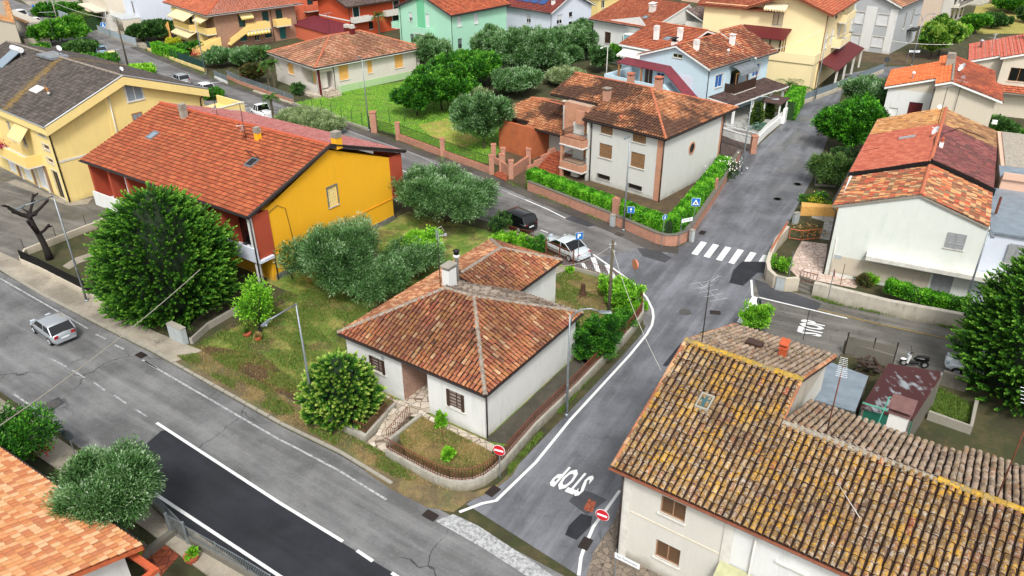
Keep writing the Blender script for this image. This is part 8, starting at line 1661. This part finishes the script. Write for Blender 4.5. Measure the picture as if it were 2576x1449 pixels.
# olive grove
GV = [((1340,545),(1320,270),46,'olive at the left edge of the grove beside the mint green house'),((1210,470),(1200,330),26,'dark olive at the end wall of the pale bungalow'),((1800,480),(1800,200),52,'tall dense olive below the mint green house'),((2010,590),(2030,235),72,'tall olive in the middle of the grove'),((1970,720),(1950,520),56,'silvery olive at the front of the grove')]
for i,(b,tp_,hf,lb_) in enumerate(GV): olive(lb_,q('t2',*b),q('t2',*tp_),hf,30+i,fac=.85)
GV = [((150,590),(90,230),74,'broad olive behind the flat annex roof'),((300,570),(310,370),52,'rounded olive in front of the grove'),((330,430),(330,215),52,'olive below the solar-panel house'),((500,440),(500,200),50,'olive right of the solar-panel house'),((580,300),(570,150),40,'dark olive at the back edge of the grove'),((690,540),(690,350),30,'small dark olive by the white lamp post'),((640,430),(680,280),36,'olive left of the light blue house'),((430,540),(440,330),40,'olive in the shade behind the brick-trimmed house'),((800,380),(800,260),36,'olive under the glazed teal porch'),((430,640),(420,510),45,'pale low olive behind the brown tile roof')]
for i,(b,tp_,hf,lb_) in enumerate(GV): olive(lb_,q('t3',*b),q('t3',*tp_),hf,40+i,fac=.85,mat='leaf_olive_light' if i == 9 else 'leaf_olive',bias=-.1 if i in (4,5,7) else 0)
olive('silver shrub at the left foot of the grove',q('t3',70,660),q('t3',60,520),36,52,mat='leaf_olive_light');green('bright green tree against the light blue house',q('t3',830,480),q('t3',830,325),24,53,'leaf_green');green('dark tree between the orange roofs',q('t3',1530,240),q('t3',1530,30),32,54,'leaf_dark');olive('pale olive shrubs beyond the red tile roof',q('t2',380,970),q('t2',370,840),62,55,mat='leaf_olive_light',zf=.45,fac=1.1,name='olive_shrub');olive('second pale olive shrub nearer the yellow chimney',q('t2',560,1010),q('t2',540,890),42,56,mat='leaf_olive_light',zf=.45,name='olive_shrub')
# right side of the side road
green('dense rounded dark green tree at the left of the row house',q('t4',770,1120),q('t4',780,745),72,60,'leaf_hedge',bias=-.26,clumps=620,zf=.46);olive('loose grey-green tree beside the white house gable',q('t4',920,870),q('t4',900,590),62,61,mat='leaf_olive',fac=.9);olive('feathery shrub at the road edge by the row house',q('t4',630,1400),q('t4',640,1140),48,62,mat='leaf_weedy',fac=1.0,name='shrub',zf=.46)
bush('bush','dark shrub mass under the rounded tree',g('t4',760,1290),1.9,2.6,'leaf_dark',170,50,seed=64);green('dark green shrub left of the white house',q('t4',1080,900),q('t4',1070,790),22,65,'leaf_dark');green('green shrub between the row house and the white house',q('t4',1850,1080),q('t4',1800,870),40,66,'leaf_dark',bias=.1);green('shrub at the right edge beside the pink terrace',q('t4',2060,1100),q('t4',2060,990),28,67,'leaf_green')
bush('bush','low green plants in the row house front bed',g('m4',540,200),1.5,.9,'leaf_green',90,40,seed=68);flowers('dry twigs and leaves in the small front bed',g('m4',480,400),.7,'leaf_straw',300,.05,.15,.2);bush('bush','reddish dry shrub at the start of the low hedge',g('m4',880,810),.6,.9,'leaf_redgreen',40,40,seed=70)
flowers('yellow broom flowers in the front bed',g('m4',520,225),.5,'leaf_gold',160,.7,.15,.14)
# terrace cones, palms, agave
for (x,y),tp_,hf,lb_ in (((1860,935),(1880,750),17,'clipped cone conifer nearest the agave'),((1955,890),(1975,745),12,'clipped cone conifer beside the white gate')): p,h,r = tpx(q('t3',x,y),q('t3',*tp_),hf);conifer('cone_conifer',lb_,p,[(.1,r*.8),(.6,r),(h*.6,r*.7),(h*.95,.15)],260,26,'leaf_weed',.25,w=.12,leafL=.16,leafW=.1,cat='shrub')
palm('agave','blue-grey agave with sword leaves on the gravel',g('t3',1890,970),.35,26,1.3,'leaf_agave',lw=.12);palm('palm','spreading date palm by the cream-yellow house',g('t4',325,700),1.3,34,2.4);palm('palm','second date palm beside the grey fence',g('t4',415,710),.9,30,2.0)
for x,y,ty,lb_ in ((118,665,480,'slender fan palm left of the pale bungalow porch'),(160,668,470,'fan palm touching the pale bungalow corner')): p = g('t2',x,y);palm('palm',lb_,p,hgt(q('t2',x,y),q('t2',x-20,ty)),24,1.3,lw=.09)
palm('palm','fan palm before the brown apartment stairs',g('c1',1560,960),2.8,24,1.6,lw=.1);palm('palm','small fan palm standing by the white off-road car',g('t2',150,905),3.0,26,1.2,lw=.09);palm('palm','fan palm before the orange-red house',g('c2',1250,500),3.6,24,1.5,lw=.1)
olive('grey-green olive under the brown apartment stairs, left',q('c1',950,950),q('c1',930,700),32,80,fac=.8);olive('grey-green olive under the brown apartment stairs, right',q('c1',1400,930),q('c1',1380,680),44,81,fac=.8);green('reddish round shrub beside the palm trunks',q('c1',1470,1180),q('c1',1460,890),26,82,'leaf_redgreen',name='shrub');green('golden shrub before the cream awning',q('c1',330,715),q('c1',330,545),14,83,'leaf_gold',name='shrub',bias=.15);bush('bush','dark hedge clump under the golden shrub',g('c1',480,750),3.4,1.6,'leaf_green',160,40,(.3,.18),.4,seed=84);bush('rose_bush','small shrub before the pale bungalow porch',g('t2',330,710),1.1,1.5,'leaf_dark',60,40,(.22,.12),.3,seed=85,bias=.15)
green('wide dark hedge trees left of the brown apartment house',q('c1',90,560),q('c1',100,300),32,86,'leaf_dark');green('dark clipped hedge trees by the white-railed house',q('c0',2050,580),q('c0',2080,330),30,87,'leaf_dark');green('bright leafy tree in the garden at the upper left',q('c0',900,620),q('c0',920,270),54,88,'leaf_green',bias=.12,clumps=330);green('dark shrub mass below the bright tree, upper left',q('c0',1180,790),q('c0',1180,600),34,89,'leaf_dark',bias=.1)
green('flowering shrub behind the dark roof ridge',q('c0',1400,980),q('c0',1380,780),38,90,'leaf_green',name='shrub');green('bright shrub peeking over the dark roof',q('c0',2010,1090),q('c0',2030,960),34,91,'leaf_bright',name='shrub');green('small tree peeking over the terrace wall',q('c1',880,1400),q('c1',880,1290),20,92,'leaf_green',name='shrub');green('tall hedge shrubs along the top left fence',q('c0',850,200),q('c0',850,60),46,93,'leaf_green',bias=-.1);green('dark shrub in the upper left garden',q('c0',550,780),q('c0',530,650),24,94,'leaf_green',name='shrub');green('tall cypress-dark tree at the top centre',q('c2',400,330),q('c2',400,-60),14,95,'leaf_dark',zf=.47);green('pale bush on the slope at the top left corner',q('c0',110,640),q('c0',110,480),22,96,'leaf_weed',name='shrub')
# trees beyond the grey block
for i,(b,tp_,hf,mt,lb_) in enumerate((((830,850),(880,370),28,'leaf_yellowtip','small yellow-green round tree before the grey block'),((950,800),(1050,230),38,'leaf_yellowtip','large yellow-green round tree before the pink block'),((1450,480),(1500,190),24,'leaf_green','dark round tree beyond the ribbed orange roof'),((1260,550),(1310,365),18,'leaf_bright','low bright tree between the round trees'),((1700,400),(1720,200),22,'leaf_dark','small tree with visible trunk on the yellow slope'),((1870,370),(1880,250),14,'leaf_dark','smallest tree on the yellow slope'),((2060,180),(1980,-60),44,'leaf_green','broad tree in the top right corner'),((2160,320),(2160,100),16,'leaf_dark','dark tree behind the white chimney'))): green(lb_,q('c3',*b),q('c3',*tp_),hf,100+i,mt,zf=.4,bias=-.05 if mt == 'leaf_yellowtip' else 0)
# ground weeds and dry grass
def tufts_on(name,poly,n,mat,hh=.14,w=.03,z=.03,kind='stuff',clump=None):
    P = np.array([p[:2] for p in poly]);mn,mx = P.min(0),P.max(0);out = []
    while len(out) < n:
        c = mn+(mx-mn)*RNG.random((n*2,2));
        if clump: k = np.sin(c[:,0]*1.7+1)+np.sin(c[:,1]*2.3)+np.sin((c[:,0]+c[:,1])*3.1)*.7;c = c[k+RNG.normal(size=len(k))*.5 > clump]
        ins = np.zeros(len(c),bool);j = len(P)-1
        for i in range(len(P)):
            cond = ((P[i,1] > c[:,1]) != (P[j,1] > c[:,1])) & (c[:,0] < (P[j,0]-P[i,0])*(c[:,1]-P[i,1])/(P[j,1]-P[i,1]+1e-9)+P[i,0]);ins ^= cond;j = i
        out += list(c[ins])
    c = np.array(out[:n]);C = np.column_stack([c,np.full(n,z+hh*.4)]);D = RNG.normal(size=(n,3))*.5;D[:,2] = 1;o = leaf_mesh(name,C,D,hh*(.6+.8*RNG.random(n)),w,.3+.7*RNG.random(n),mat);o['kind'] = kind;return o
VG = [(-22,41.9),(-20.2,42.4),(-12.0,36.1),(-8.4,33.3),(-4.6,30.6),(-3,30.2),(-3.4,29.4),(-6.2,30.4),(-9.4,32.7),(-13.3,35.3)]
tufts_on('weeds',VG,5200,'leaf_weed',.2,.035,.1,clump=.5);tufts_on('dry_grass',VG,4200,'leaf_straw',.16,.03,.1)
LW = [(-21.5,43),(-12.4,37.2),(-9,37.6),(-12,41),(-9.5,44),(-11,52),(-17,50.5)]
tufts_on('grass',LW,26000,'leaf_weed',.15,.04,.02,clump=-.3);tufts_on('dry_grass',LW,9000,'leaf_straw',.12,.035,.02,clump=0)
SO = [(-21.3,41.9),(-12.6,36.5),(-12.2,37.4),(-16.5,42.2),(-20.6,43.4)];tufts_on('dry_grass',SO,5000,'leaf_straw',.13,.03,.03,clump=.2);tufts_on('leaf_litter',SO,5000,'leaf_litter',.06,.06,.03);tufts_on('weeds',SO,1500,'leaf_weed',.2,.04,.03,clump=1)
GR = W('m3',(360,730),(480,690),(800,800),(960,960),(1000,1040),(940,1130),(790,1290),(500,1300),(490,1100),(330,880));tufts_on('grass',GR,9000,'leaf_weed',.16,.04,.03,clump=.1);tufts_on('dry_grass',GR,5000,'leaf_straw',.11,.03,.03)
FB_ = W('b2',(955,560),(1100,430),(1520,640),(1600,700),(1500,800),(1330,800),(1200,765),(1000,660));tufts_on('dry_grass',FB_,3600,'leaf_straw',.14,.025,.36);tufts_on('grass',FB_,1500,'leaf_weed',.14,.03,.36,clump=.5)
tufts_on('grass',W('t2',(290,780),(640,690),(1190,600),(1700,620),(1900,1020),(1760,1230),(1400,1160),(1060,1010),(860,960)),22000,'leaf_bright',.16,.05,.02,clump=-1)
tufts_on('weeds',W('m4',(505,905),(640,950),(1560,1140),(1560,1125),(1060,1015),(520,880)),1500,'leaf_weed',.25,.04,.02,clump=.3);tufts_on('weeds',W('b3',(620,60),(400,330),(180,590),(0,800),(0,740),(180,540),(400,290),(600,50)),2600,'leaf_weed',.2,.035,.03,clump=.2);tufts_on('weeds',[(p[0],p[1]) for p in UF[2:9]]+[(p[0]-.35,p[1]-.3) for p in UF[8:1:-1]],1500,'leaf_weed',.18,.05,.06,clump=.4)
tufts_on('weeds',W('b4',(1250,210),(1520,350),(1480,460),(1200,380)),2500,'leaf_weed',.3,.04,.03)
# ================================================================ buildings at the far edges
def edge_blocks():
    B = Bld('two_storey_house','pale two-storey house at the top left with covered porch',Fr(q('c0',1600,440),-50),'house');F = B.F
    for x in (1.2,5.0): B.win('X',0,rec=(x,x+1.2,1.0,3.0),kind='glass',fr='offwhite',pane='shutter_brown')
    B.win('X',0,rec=(8.6,9.8,1.2,2.8),kind='glass',fr='offwhite');B.block(0,17,0,12,0,7.5);B.finish('wall_cream');B.lbox('canopy','wall_cream',[(-.4,12,-2.2,0,3.6,3.8)]);B.lbox('porch_block','wall_pink',[(13,16.5,-3,0,0,1.6)]);B.part('band','offwhite',[(-.1,17,3.9,4.0,-.05,0)])
    B = Bld('two_storey_house','white house with outside stair and white railings at the top',Fr(q('c0',2050,490),-48),'house');F = B.F
    B.win('X',0,rec=(2.0,3.2,3.4,5.6),kind='glass',fr='offwhite',pane='wood_dark');B.win('X',0,rec=(2.0,3.4,.2,2.5),kind='glass',fr='offwhite');B.block(0,9,0,18,0,8);B.finish('wall_bluewhite');B.lbox('balcony','wall_grey',[(-.3,6.5,-3.2,0,2.9,3.1)]);B.railing('railing',[(-.2,-3.1),(6.4,-3.1)],3.1,1.0,'white',.3,r=.025)
    B.lbox('side_wall','wall_cream',[(-.3,0.2,-3.2,0,0,2.9)]);m = MB()
    for i in range(10): m.box(F,7+.45*i,7.45+.45*i,-3.6,-2.2,0,3.0-.3*i)
    m.build('outside_stair','offwhite',B.t);m = MB();rail(m,[F.w(7,-3.7,3),F.w(11.5,-3.7,.2)],1.0,.35,.03);m.build('railing','white',B.t)
    B = Bld('brick_building','brown building with tan tiled roof edge at the far top left',Fr(q('c0',210,340),-50,5.0),'house');F = B.F
    P = [at(q('c0',-120,265),5),at(q('c0',215,335),5),at(q('c0',125,15),6.4),at(q('c0',-160,0),6.4)];make_roof(B.t,[P],'port','tile_rowa',thick=.25);B.mb.prism([(p[0],p[1],0) for p in P],4.8);B.finish('wall_beige')
    t = thing('outbuilding','weathered outbuilding with tiled edge and white wall at the left top','outbuilding',g('c0',200,560));F = Fr(q('c0',440,520),-46);m = MB();m.box(F,0,18,0,2.6,0,2.4);m.build('wall','wall_dirty',t);m = MB();ridge(m,F.w(-.2,-.2,2.45),F.w(18,-.2,2.45),.2);ridge(m,F.w(-.2,.15,2.52),F.w(18,.15,2.52),.2);m.build('roof_edge','tile_rowe',t,attr=True)
    wall_run('white_wall','white gate wall with grey posts behind the dark roof',W('c0',(20,650),(260,720)),1.6,.2,'white',cat='wall',posts=(2.0,'concrete',.5));wall_run('garden_wall','stained pale garden wall at the upper left',W('c0',(380,690),(740,660)),1.6,.25,'wall_beige');wall_run('white_wall','white framed wall around the small green plot',W('c0',(200,330),(300,390),(450,380)),1.0,.25,'white',cat='wall')
    B = Bld('apartment_block','pinkish block behind the yellow-green round trees',Fr(q('c3',930,400),-43),'building');F = B.F
    B.win('Y',0,rec=(1.4,2.8,4.5,6.5),kind='shutter',fr='glass_teal');B.block(0,16,0,14,0,10);B.finish('wall_pink2');B.lbox('front_wall','wall_offwhite',[(-.3,0,-.1,14,0,10)]);
    for z in (3.2,6.4): o = balc(B,-1.7,-.3,5,14,z,z+.15,'wall_beige');m = MB();rail(m,[F.w(-1.6,5,z),F.w(-1.6,14,z)],.95,.2,.02);m.build('railing','iron',o)
    for y in (6,9,12): 
        for z in (.4,3.3,6.5): B.lbox('window','glass_dark',[(-.34,-.3,y,y+1.3,z,z+2.0)])
    B = Bld('apartment_block','pale block with dark balconies in the top right corner',Fr(q('c3',1560,90),-43),'building');F = B.F;B.win('Y',0,rec=(2,3.4,1,3),kind='glass');B.block(0,14,0,20,0,9);B.finish('wall_offwhite');B.lbox('garage','shutter_brown',[(-.05,0,6,9,0,2.4)])
    B = Bld('two_storey_house','salmon-topped house far behind the orange roofs',Fr(q('t3',1560,40),-46),'house');B.win('X',0,rec=(2,3.2,3,4.5),kind='glass');B.block(0,9,0,9,0,6);B.finish('wall_pink');B = Bld('two_storey_house','yellowish house with brown tile roof between olives and orange roof',Fr(q('t3',670,190),-46),'house');F = B.F;B.win('Y',0,rec=(1,2,3,4.4),kind='glass');B.block(0,9,0,12,0,5.5);B.finish('wall_paleyellow');pl,rg,c = hip(F,-.6,9.6,-.6,12.6,5.5,7.8);make_roof(B.t,list(pl.values()),'marsi','tile_rowe',ridges=rg)
    B = Bld('apartment_house','yellow block seen between the salmon and orange-red houses',Fr(q('c2',330,250),-46),'house');F = B.F;B.win('Y',0,rec=(2,3.2,3.4,5.2),kind='shutter',fr='shutter_green');B.block(0,8,10,24,0,8);B.finish('wall_paleyellow')
plaster('wall_pink2','d8c3b0',.25);edge_blocks()

# ---------------------------------------------------------------- groups for everything that comes more than once
_G = {'parked_car': 'cars parked along the streets','olive_tree': 'olive trees in the gardens','tree': 'leafy trees in the gardens','fig_tree': 'fig trees on the lawn','bush': 'green bushes in the gardens','road_sign': 'road signs on poles','street_name_sign': 'street name signs','palm': 'palms in the gardens','conifer_tree': 'big dark conifers','hedge': 'clipped hedges','utility_pole': 'utility poles along the streets','cable': 'overhead cables','two_storey_house': 'two-storey houses of the village','apartment_house': 'apartment houses of the village','bungalow': 'single-storey houses','fence': 'metal garden fences','garden_wall': 'low garden walls','retaining_wall': 'rough retaining walls','brick_garden_wall': 'brick garden walls','flower_pot': 'flower pots','utility_cabinet': 'grey utility cabinets','railing': 'rusty railings','shrub': 'garden shrubs','bare_tree': 'bare trees','flowers': 'flowers in the gardens','garden_gate': 'garden gates','iron_gate': 'black iron gates','fence_post': 'leaning fence posts','post': 'thin posts','olive_shrub': 'pale olive shrubs','cone_conifer': 'clipped cone conifers','wire_fence': 'wire fences on the lawn','fruit_tree': 'young fruit trees','garden_steps': 'garden steps','brick_pillar': 'brick pillars','kerb_wall': 'low kerb walls','white_wall': 'white walls at the upper left','apartment_block': 'pale blocks in the top right'}
for o in list(bpy.data.objects):
    k = o.name.split('.')[0]
    if o.parent is None and 'label' in o.keys() and 'group' not in o.keys() and k in _G: o['group'] = _G[k]
